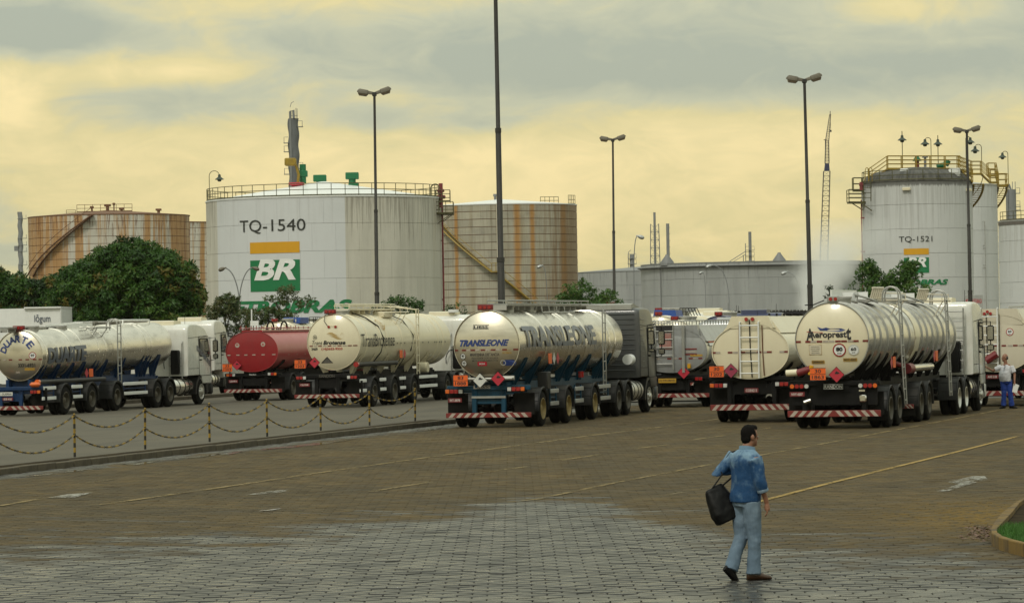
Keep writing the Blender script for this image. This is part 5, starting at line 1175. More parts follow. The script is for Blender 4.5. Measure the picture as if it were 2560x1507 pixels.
T.pipe_carrier(.6, 5.8, z=1.58, x=.95, cap='light_lens_red'); T.hazard_side(6.2, 1.9, 1.02, mats=('sign_orange', 'sign_red'))
lamp_cluster(T.t, .98, 1.12, -.02, 1, 'rrw'); lamp_cluster(T.t, -.98, 1.12, -.02, -1, 'rrw'); plate_back(T.t, -.86, .86, -.0, .4, .12, 'plate_red', [('CSJ-2948', 0, 0, .3, .07)], 'sign_white'); text('RANDON', .6, .11, lambda a, c_: (.0+a, .02, 1.18+c_), 'ink_faded', T.t, bold=.02)
top_lid(T, (2, 5, 8)); catwalk(T, 2.0, 7.9, 'cream_paint', w=.55, x=0, rh=.22); b = B(); b.box((.35, 6.0, 3.42), (.5, 1.1, .22), ch=.03); b.build('valve_box', 'cream_paint', T.t); folding_platform(T, 6.6, 'cream_paint', 1.0)
ladder(T.t, 1.08, 8.3, 1.1, 3.62, .34, 'cream_paint', hoop=False); b = B(); b.tube([(1.05, 8.1, 3.6), (.3, 8.1, 3.75), (.3, 2.0, 3.75)], .022, 5); b.tube([(1.05, 8.4, 3.6), (-.3, 8.4, 3.75), (-.3, 2.0, 3.75)], .022, 5); b.build('handrail', 'cream_paint', T.t)
cable(T, [(.25, 2.4, 3.5), (.6, 3.0, 3.3), (.9, 3.6, 2.98), (1.04, 3.9, 2.5), (.97, 3.7, 2.0), (.8, 3.3, 1.65)], .025); cable(T, [(.3, 6.4, 3.5), (.74, 7.4, 3.2), (1.03, 7.9, 2.6), (.97, 7.7, 2.0)], .02)
b = B(); b.tube([(.95, 9.1, 1.35), (1.25, 9.1, 1.35)], .2, 14); b.build('air_tank', 'cream_paint', T.t)
T.cab(15.3, 2.4, 1.12, 3.42, 'white_cab', tanks=(13.9, 15.6), front=16.6)
b = B(); b.tube([(.5, 15.6, 3.5), (.5, 15.6, 3.62)], .22, 12); b.build('roof_beacon', 'clean_white', T.cabo)
# ---------- 3 steel tanker with the grey cab, centre
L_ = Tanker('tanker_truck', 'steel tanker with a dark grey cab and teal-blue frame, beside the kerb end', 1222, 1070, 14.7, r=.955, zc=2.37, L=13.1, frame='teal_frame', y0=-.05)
L_.body(bands=(3.1, 5.9, 6.4, 8.1, 11.2, 12.0), bandw=.05)
AX = [1.35, 4.45, 7.8]; TR = [11.05, 12.35, 15.7]
L_.chassis(AX, TR, 13., supports=(1.0, 2.6, 4.4, 6.2, 7.4, 8.9, 11.0, 11.7), suppmat='teal_frame', rims='rim_yellow', guard=[(2.55, 3.5, 'light_grey'), (5.6, 6.6, 'light_grey'), (8.6, 10.2, 'light_grey')], crims='rim_grey')
L_.rearframe('teal_frame', zt=1.14, legs=.43, bump_z=.37); L_.toplights(-.02, n=3)
L_.reflex(2.22, [(-.90, 'r'), (-.64, 'r'), (-.5, 'w'), (-.36, 'r'), (-.22, 'w'), (-.06, 'r'), (.08, 'w'), (.24, 'r'), (.38, 'w'), (.56, 'r'), (.86, 'r')], .13, .045)
b = B(); text('LIESS', .42, .08, L_.onend(-.12, 2.87), 'ink', L_.t, bold=.03); ringv = B().tube([L_.onend(-.12, 2.87)(x, y) for x, y in ((-.23, -.06), (.23, -.06), (.23, .06), (-.23, .06), (-.23, -.06))], .006, 4).build('badge_frame', 'black_frame', L_.t)
text('TRANSLEONE', 1.46, .19, L_.onend(-.04, 2.42), 'ink_blue', L_.t, bold=.05, shear=.35)
def bandcut(fn, w, ys, mat, t):
    for y in ys: patch(w, .022, lambda a, c_: fn(a, c_+y), mat, t, 'stripe', 8, 1)
for k, (x, z) in enumerate(((-.68, 2.05), (-.66, 1.85))): L_.speed_sign(x, z, .09, '80' if k == 0 else '60', 'ink_faded')
text('MANTENHA DISTANCIA', .86, .085, L_.onend(-.02, 2.09), 'ink_faded', L_.t, bold=.02); text('VELOCIDADE CONTROLADA', .8, .05, L_.onend(-.02, 1.99), 'ink_faded', L_.t, bold=.01); text('MONITORAMENTO', .76, .045, L_.onend(-.02, 1.92), 'ink_faded', L_.t, bold=.01)
patch(.28, .12, L_.onend(-.1, 1.83), 'sign_red', L_.t, 'sticker', 4, 2); text('MOSA', .17, .05, lambda a, c_: (lambda q: (q[0], q[1]-.004, q[2]))(L_.onend(-.1, 1.83)(a, c_)), 'sign_white', L_.t, bold=.03)
text('GETEMAR', .26, .05, L_.onend(.62, 2.13), 'ink_gold', L_.t, bold=.02); patch(.2, .012, L_.onend(.62, 2.2), 'ink_gold', L_.t, 'sticker', 3, 1)
shape([(.0+.10*cos(a)+(.13 if cos(a) > 0 else -.02), .085*sin(a)) for a in [2*pi*k/24 for k in range(24)]], L_.onend(.62, 1.85), 'ink_blue', L_.t, 'sticker'); ringshape(.06, .075, lambda a, c_: (lambda q: (q[0], q[1]-.004, q[2]))(L_.onend(.50, 1.85)(a, c_)), 'sign_white', L_.t, 'sticker')
text('TANQUES EX', .36, .05, L_.onend(.4, 1.66), 'ink_faded', L_.t, bold=.01)
text('TRANSLEONE', 8.8, .62, L_.onside(4.9, 2.58), 'ink_slate', L_.t, bold=.04, cuts=8)
L_.siderefl(2.24, [.5, 1.2, 1.9, 2.6, 3.6, 4.3, 5.0, 6.9, 7.5, 7.9, 8.7, 9.3, 10.0, 10.7, 11.4, 12.3, 12.8])
L_.hazard_rear(-.75, 1.36, '83', '1888', .35, 1.40, 'sign_red', y=-.2, extra=(-.18, 1.36))
b = B(); b.tube([(-.9, -.14, 1.40), (.75, -.14, 1.40)], .045, 10); b.tube([(.45, -.1, 1.42), (.8, -.1, 1.42)], .07, 10); b.build('discharge_pipe', 'galvanised', L_.t)
L_.hazard_side(3.15, 1.92, 1.04, mats=('sign_orange', 'sign_white', 'sign_red'))
lamp_cluster(L_.t, .82, 1.10, -.02, 1, 'orrw'); lamp_cluster(L_.t, -1.0, 1.05, -.02, -1, 'orrw'); plate_back(L_.t, -.98, .80, .0, .4, .12, 'plate_red', [('IRT-3878', 0, 0, .3, .07)], 'sign_white'); text('LIESS', .5, .10, lambda a, c_: (-.18+a, .01, 1.17+c_), 'reflect_white', L_.t, bold=.03)
b = B(); b.box((.0, .06, .88), (1.0, .06, .06)); b.build('cross_tube', 'galvanised', L_.t)
b = B(); b.box((1.05, 2.35, 1.3), (.3, .42, .5), ch=.02); b.build('valve_box', 'mudguard', L_.t); b = B(); b.tube([(1.0, 7.1, 1.3), (1.0, 7.1, 1.48)], .09, 10); b.build('extinguisher', 'light_lens_red', L_.t)
top_lid(L_, (2, 4.6, 7.4)); catwalk(L_, 1.0, 11.0, w=.6, x=.05, rh=.14)
ladder(L_.t, 1.06, 10.0, .72, 3.30, .36, hoop=False); B().tube([(1.1, 9.82, 3.305), (1.0, 9.82, 3.475), (.3, 9.8, 3.515)], .022, 5).build('handrail', 'galvanised', L_.t)
for y in (4.9, 5.8, 6.7, 7.7): B().tube([(.35, y, 3.455), (.38, y, 3.275), (.62, y+.3, 3.28)], .03, 5).build('rail_leg', 'galvanised', L_.t)
L_.cab(14.35, 2.5, 1.15, 3.42, 'grey_cab', 'volvo', fuel='rim_bright', tanks=(13.1, 14.9), front=15.7, ribs=True, roof=False, wall=-.2)
b = B(); b.prism([(14.4, 3.355), (14.4, 3.515), (14.7, 3.555), (15.8, 3.395)], -.95, .95); b.build('roof_spoiler', 'galvanised', L_.cabo); b = B(); b.tube([(1.0, 13.5, 1.75), (1.0, 13.95, 1.75)], .17, 14); b.build('air_tank', 'clean_white', L_.t)
# ---------- 4 double tanker on the right
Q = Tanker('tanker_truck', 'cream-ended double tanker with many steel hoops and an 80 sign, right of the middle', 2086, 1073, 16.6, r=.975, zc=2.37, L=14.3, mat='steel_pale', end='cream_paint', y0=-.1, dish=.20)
Q.body(bands=(.8, 1.7, 2.7, 3.8, 4.9, 6.1, 8.1, 9.0, 9.9, 10.8, 11.8, 12.8, 13.9), segs=[(-.1, 6.4), (7.05, 14.2)], bandw=.07, bandmat='galvanised')
b = B(); n = 64; b.rings([[(Q.xs(2*pi*k/n, f)[0], y, Q.xs(2*pi*k/n, f)[1]) for k in range(n)] for y, f in ((7.02, 1.003), (7.75, 1.003))]); b.build('tank_collar', 'cream_paint', Q.t)
Q.chassis([1.45, 2.75, 6.2, 7.5], [12.8, 14.1, 17.2], 13.8, supports=(.7, 1.9, 3.1, 4.4, 5.6, 7.6, 8.8, 10.2, 11.6, 13.0), rims='rim_grey', crims='rim_bright')
Q.rearframe('black_frame', zt=1.22, legs=.8, bump_z=.42, bump_h=.17); b = B(); b.box((0, .12, .92), (2.3, .06, .55)); b.build('rear_panel', 'black_frame', Q.t)
Q.toplights(.06, n=2, dx=.2, box='galvanised')
Q.reflex(2.33, [(-.90, 'r'), (-.62, 'r'), (-.47, 'w'), (-.3, 'r'), (-.13, 'w'), (.03, 'w'), (.2, 'r'), (.36, 'r'), (.53, 'w'), (.66, 'r'), (.91, 'r')], .15, .05)
text('Aeroprest', 1.02, .22, Q.onend(-.08, 2.49), 'ink', Q.t, bold=.03); text('A', .20, .32, Q.onend(-.56, 2.52), 'ink', Q.t, bold=.03); text('t', .13, .32, Q.onend(.48, 2.52), 'ink', Q.t, bold=.03)
shape([(-.34, .12), (-.26, .02), (.3, -.02), (.42, .03), (.30, .07), (.0, .07), (-.1, .10), (-.2, .07)], Q.onend(-.02, 2.60), 'ink_blue', Q.t, 'plane_logo'); B().tube([Q.onend(-.1, 2.54)(x, y) for x, y in ((-.55, .05), (-.1, .02))], .008, 4).build('plane_trail', 'ink_red', Q.t)
Q.speed_sign(.23, 2.10, .175, '80', bold=.05); Q.speed_sign(.60, 2.10, .14, '60', 'sign_white')
patch(.34, .26, Q.onend(-.42, 2.12), 'beige_paint', Q.t, 'notice', 4, 3); B().tube([Q.onend(-.42, 2.12)(x, y) for x, y in ((-.17, -.13), (.17, -.13), (.17, .13), (-.17, .13), (-.17, -.13))], .006, 4).build('notice_frame', 'ink_gold', Q.t)
for k, w in enumerate((.22, .24, .2, .22)): text('MANTENHA DIST' if k % 2 == 0 else 'VEICULO LONGO', w, .026, lambda a, c_: (lambda q: (q[0], q[1]-.004, q[2]))(Q.onend(-.42, 2.19-k*.055)(a, c_)), 'ink_faded', Q.t)
for (x, z, s_) in ((-.36, 1.79, 'GERMANIA'), (.50, 1.84, 'NVY-4207')): patch(.36, .085, Q.onend(x, z), 'ink_gold', Q.t, 'sticker', 4, 1); text(s_, .32, .055, (lambda x, z: (lambda a, c_: (lambda q: (q[0], q[1]-.005, q[2]))(Q.onend(x, z)(a, c_))))(x, z), 'ink_faded', Q.t, bold=.03)
Q.hazard_rear(-.35, 1.47, '30', '1863', .15, 1.45, 'sign_red', y=-.33); Q.siderefl(2.34, [.3, 1.2, 2.0, 2.9, 3.8, 7.1, 7.9, 8.6, 9.4, 10.2], 'reflect_white')
lamp_cluster(Q.t, .92, 1.15, -.02, 1, 'orrw', box=False, r=.058); lamp_cluster(Q.t, -.92, 1.15, -.02, -1, 'orrw', box=False, r=.058)
plate_back(Q.t, .0, 1.13, -.03, .54, .13, 'black_frame', [('RANDON', 0, 0, .48, .09)], 'sign_white'); B().tube([(x, -.045, z) for x, z in ((-.26, 1.07), (.26, 1.07), (.26, 1.19), (-.26, 1.19), (-.26, 1.07))], .007, 4).build('badge_frame', 'sign_white', Q.t)
plate_back(Q.t, -.98, .94, -.03, .4, .12, 'plate_red', [('NVY-4207', 0, 0, .3, .07)], 'sign_white')
b = B(); b.box((.78, .0, .82), (.2, .1, .2), ch=.03); b.box((.76, .0, 1.02), (.16, .06, .05)); b.tube([(-.8, -.02, .72), (-.62, .0, .78)], .05, 6); b.build('coupling', 'chrome', Q.t)
for (y0, y1) in ((.75, 1.0), (5.2, 5.6)):
    b = B(); b.box((1.0, y0, .35), (.5, .02, .3)); b.build('mud_flap', 'rubber', Q.t)
striped_bumper(Q.t, 5.1, .46, .55, .12, n=5, x=.95)
top_lid(Q, (1.2, 8.)); 
for ya in (3.5, 10.8):
    b = B(); b.box((-.35, ya-.1, 3.535), (.03, 3.6, .36)); b.box((.0, ya-.4, 3.495), (.75, .03, .30)); b.build('spill_guard', 'clean_white', Q.t)
    b = B(); b.box((0, ya+.2, 3.415), (.9, 1.4, .06)); b.tube([(.1, ya-.9, 3.355), (.1, ya-.7, 3.595)], .08, 8); b.tube([(.1, ya-.9, 3.575), (.45, ya-.6, 3.455), (.6, ya-.2, 3.355)], .03, 5); b.tube([(-.4, ya-1.3, 3.375), (-.2, ya-1.1, 3.475), (.1, ya-.9, 3.405)], .05, 6); b.build('top_valve', 'galvanised', Q.t)
    b = B()
    for k in range(6): b.tube([(.35+k*.02, ya+.1+k*.2, 3.455), (.45+k*.02, ya+.0+k*.2, 3.735)], .03, 5)
    b.tube([(.35, ya, 3.455), (.45, ya+1.1, 3.455)], .03, 5); b.tube([(.45, ya-.1, 3.755), (.55, ya+1.0, 3.755)], .03, 5)
    b.build('folding_steps', 'beige_paint', Q.t); folding_platform(Q, ya+1.2, 'beige_paint', 1.2)
ladder(Q.t, 1.10, 3.9, .55, 3.56, .36, 'galvanised', lean=.12); ladder(Q.t, 1.10, 11.6, .6, 3.5, .36, 'galvanised', lean=.1)
Q.hazard_side(2.6, 1.72, 1.08, mats=('sign_red', 'sign_orange')); Q.hazard_side(9.6, 1.8, 1.06, mats=('sign_red', 'sign_orange'))
b = B(); b.tube([(.95, 5.8, 1.5), (.95, 9.6, 1.5)], .11, 12); b.build('hose_tube', 'chrome', Q.t); b = B(); b.tube([(.95, 5.6, 1.5), (.95, 6.3, 1.5)], .15, 12); b.tube([(.6, 5.2, 1.7), (.9, 5.7, 1.55)], .07, 8); b.build('tube_cap', 'plate_red', Q.t)
cable(Q, [(-.2, -.08, 3.415), (-.5, -.0, 3.305), (-.75, .1, 3.3)], .015)
b = B(); b.tube([(-1.25, -.1, 1.5), (-.95, -.1, 1.52)], .09, 12); b.build('hose_end', 'cream_paint', Q.t); b = B(); b.tube([(-.95, -.1, 1.5), (-.6, -.1, 1.6)], .1, 10); b.build('hose_grip', 'plate_red', Q.t); b = B(); b.tube([(-.6, -.12, 1.45), (-.55, -.12, 1.7)], .07, 8); b.build('valve', 'brand_yellow', Q.t)
Q.cab(15.7, 2.4, 1.15, 3.40, 'white_cab', 'volvo', tanks=(14.8, 16.5), front=17.2, wall=.7)
b = B(); 
for x in (.42, .98): b.tube([(x, 15.5, 1.2), (x, 15.5, 3.2)], .028, 6)
for k in range(7): b.tube([(.42, 15.5, 1.3+k*.3), (.98, 15.5, 1.3+k*.3)], .02, 5)
b.build('cab_ladder', 'galvanised', Q.cabo)
# ---------- 5 white elliptical tanker, centre right
def square_end(s, w0, w1, z0, z1, mat, y=None):
    y = s.y0 if y is None else y; b = B(); b.prism([(-w1/2, z0), (w1/2, z0), (w0/2, z1), (-w0/2, z1)], y-.03, y+.25, axis=1)
    L = s.L; b.prism([(-w1*.62, z0-.14), (w1*.62, z0-.14), (w0*.48, z1-.01), (-w0*.48, z1-.01)], y+.2, y+L, axis=1); b.build('top_box', mat, s.t)
E_ = Tanker('tanker_truck', 'white oval tanker seen square from behind, left of the hooped double tanker', 1880, 1057, 15.5, r=.77, sx=1.42, zc=2.04, L=9.8, mat='cream_paint', end='cream_paint', y0=-.05, dish=.05, n=2.05)
E_.body(bands=(), rim=.02); E_.chassis([1.5, 2.8], [12.0, 15.2], 12., supports=(1., 3, 5, 7)); square_end(E_, 1.05, 1.4, 2.70, 3.05, 'cream_paint')
E_.rearframe('black_frame', zt=1.27, legs=.65, bump_z=.45, bump_h=.17, bw=2.4)
for x in (-.09, .09): b = B(); b.tube([(x, -.14, 2.96), (x, -.09, 2.96)], .055, 12); b.build('marker_light', 'light_lens_red', E_.t)
b = B()
for x in (-.27, .27): b.tube([(x, -.08, 2.88), (x, -.2, 2.88), (x, -.2, 1.28)], .022, 6)
for k in range(5): b.tube([(-.27, -.2, 1.42+k*.34), (.27, -.2, 1.42+k*.34)], .018, 5)
b.build('ladder', 'clean_white', E_.t); B().tube([(.0, -.12, 2.95), (.01, -.11, 2.2), (.05, -.11, 1.3)], .016, 5).build('cable', 'rubber', E_.t)
for x, m_ in ((-.30, 'rust_steel'), (.36, 'rust_steel')): B().tube([(x, -.12, 2.78), (x*1.03, -.11, 2.), (x*1.12, -.11, 1.35)], .018, 5).build('drain_pipe', m_, E_.t)
E_.reflex(2.02, [(-1.07, 'r'), (-.94, 'w'), (-.58, 'r'), (-.42, 'w'), (-.2, 'r'), (-.05, 'w'), (.1, 'w'), (.26, 'r'), (.42, 'w'), (.56, 'r'), (.92, 'w'), (1.05, 'r')], .14, .05)
E_.hazard_rear(-.97, 1.48, '30', '1202', -.55, 1.5, 'sign_magenta', y=-.16)
lamp_cluster(E_.t, .95, 1.10, -.02, 1, 'orrw'); lamp_cluster(E_.t, -.95, 1.08, -.02, -1, 'orrw'); plate_back(E_.t, .0, .93, -.0, .4, .13, 'plate_red', [('COE4213', 0, 0, .32, .08)], 'sign_white')
b = B(); b.tube([(1.15, 1., 1.55), (1.2, 1.9, 1.6)], .03, 5); b.tube([(1.1, 2., 1.4), (1.2, 3.2, 1.6)], .05, 6); b.build('hose', 'rubber', E_.t)
for y in [.3+k*1.1 for k in range(9)]: B().box((.5, y, 3.08), (.05, .06, .07)).build('lid_catch', 'black_frame', E_.t)
E_.cab(12.6, 2.1, 1.1, 2.95, 'dark_blue', 'volvo', tanks=(12.6, 14.2), front=15.2)
# ---------- 6 red oval tanker
R_T = Tanker('tanker_truck', 'red oval tanker with a pinkish side, between the white cab and the cream tanker', 633, 1002, 14.5, r=.83, sx=1.34, zc=2.04, L=8.4, mat='pink_red', end='red_paint', y0=-.05, dish=.05, n=2.15)
R_T.body(rim=.015); R_T.chassis([1.5, 2.8], [9.6, 12.8], 12., supports=(1., 3, 5, 7), suppmat='black_frame'); R_T.rearframe('black_frame', zt=1.08, legs=.55, bump_z=.42, bump_h=.14)
for x in (-.62, .50): ringshape(0.0, .095, R_T.onend(x, 2.3 if x < 0 else 2.33), 'reflect_white', R_T.t, 'speed_sign'); text('80', .10, .07, (lambda x: lambda a, c_: (lambda q: (q[0], q[1]-.006, q[2]))(R_T.onend(x, 2.32)(a, c_)))(x), 'ink_red', R_T.t, bold=.03)
for x in (-1.0, -.6, -.25, .1, .5, .95): patch(.14, .04, R_T.onend(x, 1.9), 'reflect_white', R_T.t, 'reflector', 3, 1)
R_T.siderefl(1.9, [1.4, 2.5, 3.6, 4.7, 5.6, 6.5]); R_T.hazard_rear(-1.05, 1.38, '33', '1203', -.63, 1.48, 'sign_red', y=-.15); R_T.hazard_side(2.9, 1.45, 1.2, mats=('sign_orange', 'sign_red'))
lamp_cluster(R_T.t, .85, 1.10, -.02, 1, 'orw'); lamp_cluster(R_T.t, -.95, 1.08, -.02, -1, 'orw'); plate_back(R_T.t, -.85, .82, -.0, .4, .12, 'plate_red', [('LZB-9913', 0, 0, .3, .07)], 'sign_white'); plate_back(R_T.t, .0, 1.09, -.0, .34, .10, 'ink', [('Randon', 0, 0, .28, .06)], 'sign_white')
b = B(); z = 2.94; b.box((0, 4, z-.06), (.9, 8., .08)); 
for x in (-.55, .45): b.tube([(x, 0, z+.05), (x, 7.6, z+.05)], .022, 5)
for k in range(12): b.tube([(-.55, .2+k*.66, z), (-.55, .2+k*.66, z+.16)], .018, 4); b.tube([(.45, .2+k*.66, z), (.45, .2+k*.66, z+.10)], .018, 4)
b.build('top_rail', 'red_paint', R_T.t)
for y in (1.6, 3.4): B().tube([(.25, y+.45*(1-cos(a))-.4, z+.32*sin(a)) for a in [pi*k/10 for k in range(11)]], .035, 6).build('hoop', 'rubber', R_T.t)
R_T.cab(10.2, 2.0, 1.1, 2.8, 'red_paint', 'volvo', tanks=(10.2, 11.6), front=12.8)
# ---------- 7 silver oval tanker with the orange stripe
V_ = Tanker('tanker_truck', 'silver oval tanker with an orange side stripe and a striped bumper, beyond the grey cab', 1684, 1019, 15.5, r=.73, sx=1.62, zc=1.95, L=7.6, mat='silver_paint', end='silver_paint', y0=-.05, dish=.05, n=2.2)
V_.body(rim=.02); V_.chassis([1.4, 2.7], [9.6, 12.8], 12., supports=(1., 3, 5)); V_.rearframe('black_frame', zt=1.05, legs=.5, bump_z=.42, bump_h=.14); square_end(V_, 1.8, 1.9, 2.4, 2.82, 'silver_paint')
b = B()
for x in (-.55, .05): b.tube([(x, -.12, 2.84), (x, -.16, 1.3)], .025, 6)
for k in range(6): b.tube([(-.55, -.15, 1.5+k*.28), (.05, -.15, 1.5+k*.28)], .018, 5)
b.build('ladder', 'galvanised', V_.t); B().tube([(.42, -.18, 2.8), (.42, -.18, 1.2)], .06, 8).build('vapour_pipe', 'galvanised', V_.t); B().box((-.25, -.1, 2.72), (.6, .08, .2)).build('locker_gap', 'ink', V_.t)
patch(.42, .55, lambda a, c_: (-.22+a, -.13, 2.28+c_), 'faded_notice', V_.t, 'faded_notice', 1, 1)
for k in range(3): patch(.42, .05, V_.onend(.66, 2.0-k*.09), 'reflect_red' if k != 1 else 'reflect_white', V_.t, 'sticker', 3, 1)
patch(.42, .07, V_.onend(.85, 1.78), 'ink_gold', V_.t, 'sticker', 3, 1)
V_.reflex(1.68, [(-.7, 'r'), (-.5, 'w'), (-.1, 'r'), (.1, 'w'), (.3, 'r'), (.65, 'r'), (.8, 'w'), (.98, 'r')], .14, .05)
patch(6.6, .26, V_.onside(3.7, 2.30), 'sign_orange', V_.t, 'stripe', 12, 2); patch(6.6, .08, V_.onside(3.7, 2.12), 'clean_white', V_.t, 'stripe', 12, 1); b = B(); n = 40; b.rings([[(V_.xs(2*pi*k/n, f)[0], y, V_.xs(2*pi*k/n, f)[1]) for k in range(n)] for y, f in ((.02, 1.004), (.45, 1.004))]); b.build('tank_collar', 'white_paint', V_.t)
diamond(V_.t, lambda a, c_, e: (.42+a, -.2-e, 1.2+c_), .21, 'sign_red'); lamp_cluster(V_.t, .9, .98, -.02, 1, 'rr'); plate_back(V_.t, -.2, .93, -.02, .62, .15, 'plate_yellow', [('LIQ INFLAMAVEL', 0, 0, .56, .08)]); b = B(); b.tube([(.6, -.15, 1.35), (.6, -.15, 1.5)], .06, 8); b.build('valve', 'brand_yellow', V_.t)
b = B(); z = 2.83
for k in range(17): b.tube([(-.9, k*.45, z), (-.9, k*.45, z+.14), (-.75, k*.45, z+.14)], .02, 4); b.tube([(.85, k*.45, z), (.85, k*.45, z+.12)], .02, 4)
for x in (-.9, .85): b.tube([(x, 0, z+.14), (x, 7.4, z+.14)], .02, 4)
b.build('top_rail', 'galvanised', V_.t); V_.cab(9.6, 2.0, 1.1, 2.95, 'silver_paint', 'volvo', tanks=(9.7, 11.), front=12.8)
# ---------- 8 white oval tanker at the right edge
Gt = Tanker('tanker_truck', 'white oval tanker at the right edge, behind the man in the white T-shirt', 2494, 1017, 15.5, r=.90, sx=1.34, zc=2.05, L=9.6, mat='cream_paint', end='beige_paint', y0=-.05, dish=.05, n=2.15)
Gt.body(rim=.02); Gt.chassis([1.5, 2.8], [12.0, 15.2], 12., supports=(1., 3, 5, 7)); Gt.rearframe('black_frame', zt=1.12, legs=.65, bump_z=.44, bump_h=.16); square_end(Gt, 1.35, 1.75, 2.65, 3.17, 'beige_paint')
for x in (-.36, -.26, -.16): b = B(); b.tube([(x, -.13, 3.02+(.06 if x == -.26 else 0)), (x, -.09, 3.02+(.06 if x == -.26 else 0))], .05, 12); b.build('marker_light', 'light_lens_red', Gt.t)
b = B()
for x in (-.12-.35, .42-.35): b.tube([(x, -.1, 3.2), (x, -.25, 3.2), (x, -.25, 1.2)], .022, 6)
for k in range(6): b.tube([(-.47, -.25, 1.42+k*.3), (.07, -.25, 1.42+k*.3)], .018, 5)
b.build('ladder', 'clean_white', Gt.t); B().tube([(.12, -.14, 3.0), (.12, -.14, 1.4)], .016, 5).build('drain_pipe', 'ink_faded', Gt.t); B().tube([(-.3, -.14, 3.0), (-.28, -.14, 1.4)], .014, 5).build('cable', 'rubber', Gt.t)
Gt.speed_sign(.45, 2.42, .12, '60', 'ink_red'); Gt.reflex(1.98, [(-.6, 'r'), (-.3, 'w'), (0., 'r'), (.25, 'r'), (.45, 'w'), (.62, 'r'), (.8, 'w'), (.95, 'r')], .15, .05)
text('GUERRA', .55, .11, lambda a, c_: (-.12+a, .01, 1.22+c_), 'sign_white', Gt.t, bold=.03); plate_back(Gt.t, -.15, .98, -.02, .4, .13, 'plate_red', [('AWE 5138', 0, 0, .3, .08)], 'sign_white'); lamp_cluster(Gt.t, .95, 1.15, -.02, 1, 'or'); lamp_cluster(Gt.t, -.95, 1.15, -.02, -1, 'or')
b = B(); b.box((-.05, 1.2, 1.3), (.3, .1, .3)); b.tube([(-.3, -.3, 1.5), (.05, -.3, 1.72)], .13, 8); b.build('red_hose_box', 'plate_red', Gt.t)
B().tube([(.3, 1, 3.22), (.3, 8.6, 3.28)], .03, 5).build('top_rail', 'galvanised', Gt.t); Gt.cab(12.6, 2.1, 1.1, 3.1, 'white_cab', 'volvo', tanks=(12.6, 14.2), front=15.2)
# ---------- 9 white cab (second in line) with its tanker hidden behind the polished one
C2 = Tanker('tanker_truck', 'white-cabbed cream tanker whose cab shows right behind the polished tanker', 190, 1013, 12.4, r=.98, zc=2.2, L=13.2, mat='cream_paint', end='cream_paint', y0=0)
C2.body(bands=(2., 5, 8, 11)); C2.chassis([1.25, 4.6, 7.9], [12.2, 13.5, 16.9], 14.2); C2.rearframe(); C2.toplights(); C2.cab(14.9, 2.2, 1.15, 3.42, 'white_cab', tanks=(14.2, 15.8), front=16.9)
text('OTCTORENT', .7, .10, C2.cabside(16.35, 2.15), 'ink_slate', C2.cabo, bold=.03)
top_lid(C2, (3, 7)); catwalk(C2, .5, 11, w=.6)
# ---------- tankers further back, only their tops show
def far_tanker(label, px, py, head, r, zc, L, mat, cabmat='white_cab', zt=3.3, sx=1., cabL=True, n=2., **k):
    f = Tanker('tanker_truck', label, px, py, head, r=r, sx=sx, zc=zc, L=L, mat=mat, end=mat, y0=0, n=n, **k)
    f.body(bands=[1.2+i*1.9 for i in range(int((L-1.5)/1.9)+1)]); f.chassis([1.4, 2.7, 4.0], [L+1., L+2.3, L+5.4], 0, fend=None); f.rearframe(); f.toplights(0, n=2)
    f.cab(L+3.2, 2.1, 1.12, zt, cabmat, tanks=(L+2.9, L+4.4), front=L+5.4); top_lid(f, (2, L*.6)); return f
F1 = far_tanker('cream tanker with curved black lettering peeping over the red tanker', 690, 977, 14.5, 1.0, 2.28, 9.5, 'cream_paint')
for ch, a in zip('FRANXO', (140, 116, 94, 72, 50, 30)):
    ar = radians(a); f = F1.onend(0, 2.28)
    def fa(x, y, ar=ar): u = Vector((cos(ar-pi/2), sin(ar-pi/2))); v_ = Vector((cos(ar), sin(ar))); p = v_*.70 + u*x + v_*y; return f(p.x, p.y)
    text(ch, .2, .24, fa, 'ink', F1.t, bold=.035)
F2 = far_tanker('pale tanker behind the red one, left of the cream tanker with the horse', 815, 968, 14.5, 1.0, 2.1, 8.5, 'white_paint', zt=2.95)
b = B(); b.box((.1, 3.0, 3.36), (.85, 1.4, .30), ch=.02); bx = b.build('blue_box', 'bright_blue', F1.t); text('1', .06, .14, lambda a, c_: (.3+a, 2.29, 3.36+c_), 'sign_white', F1.t, bold=.03)
b = B()
for y in (4.5, 5.1, 5.7, 6.3): b.tube([(.3, y, 3.2), (.3, y, 3.52), (.6, y, 3.52), (.6, y, 3.2)], .02, 5)
b.tube([(.3, 3.6, 3.4), (.3, 9, 3.4)], .02, 5); b.build('top_rail', 'black_frame', F1.t)
F3 = far_tanker('white-cabbed tanker glimpsed between the horse-logo tanker and the steel one', 1040, 985, 13.5, 1.0, 2.3, 9.5, 'white_paint', zt=3.3)
F4 = far_tanker('cream tanker with black letters and a blue box on top, beyond the dark grey cab', 1650, 985, 15, 1.0, 2.2, 8.0, 'cream_paint')
for ch, a in zip('TE', (68, 46)):
    ar = radians(a+62); f = F4.onend(0, 2.2)
    def fa(x, y, ar=ar): u = Vector((cos(ar-pi/2), sin(ar-pi/2))); v_ = Vector((cos(ar), sin(ar))); p = v_*.70 + u*x + v_*y; return f(p.x, p.y)
    text(ch, .24, .3, fa, 'ink', F4.t, bold=.05)
b = B(); b.prism([(-.50, 3.20), (.50, 3.14), (.44, 3.44), (-.44, 3.46)], 1.2, 2.5, axis=1); b.build('blue_box', 'bright_blue', F4.t)
b = B()
for y in (3.2, 3.8, 4.4, 5.0): b.tube([(.2, y, 3.2), (.2, y, 3.52), (.55, y, 3.52), (.7, y, 3.2)], .02, 5)
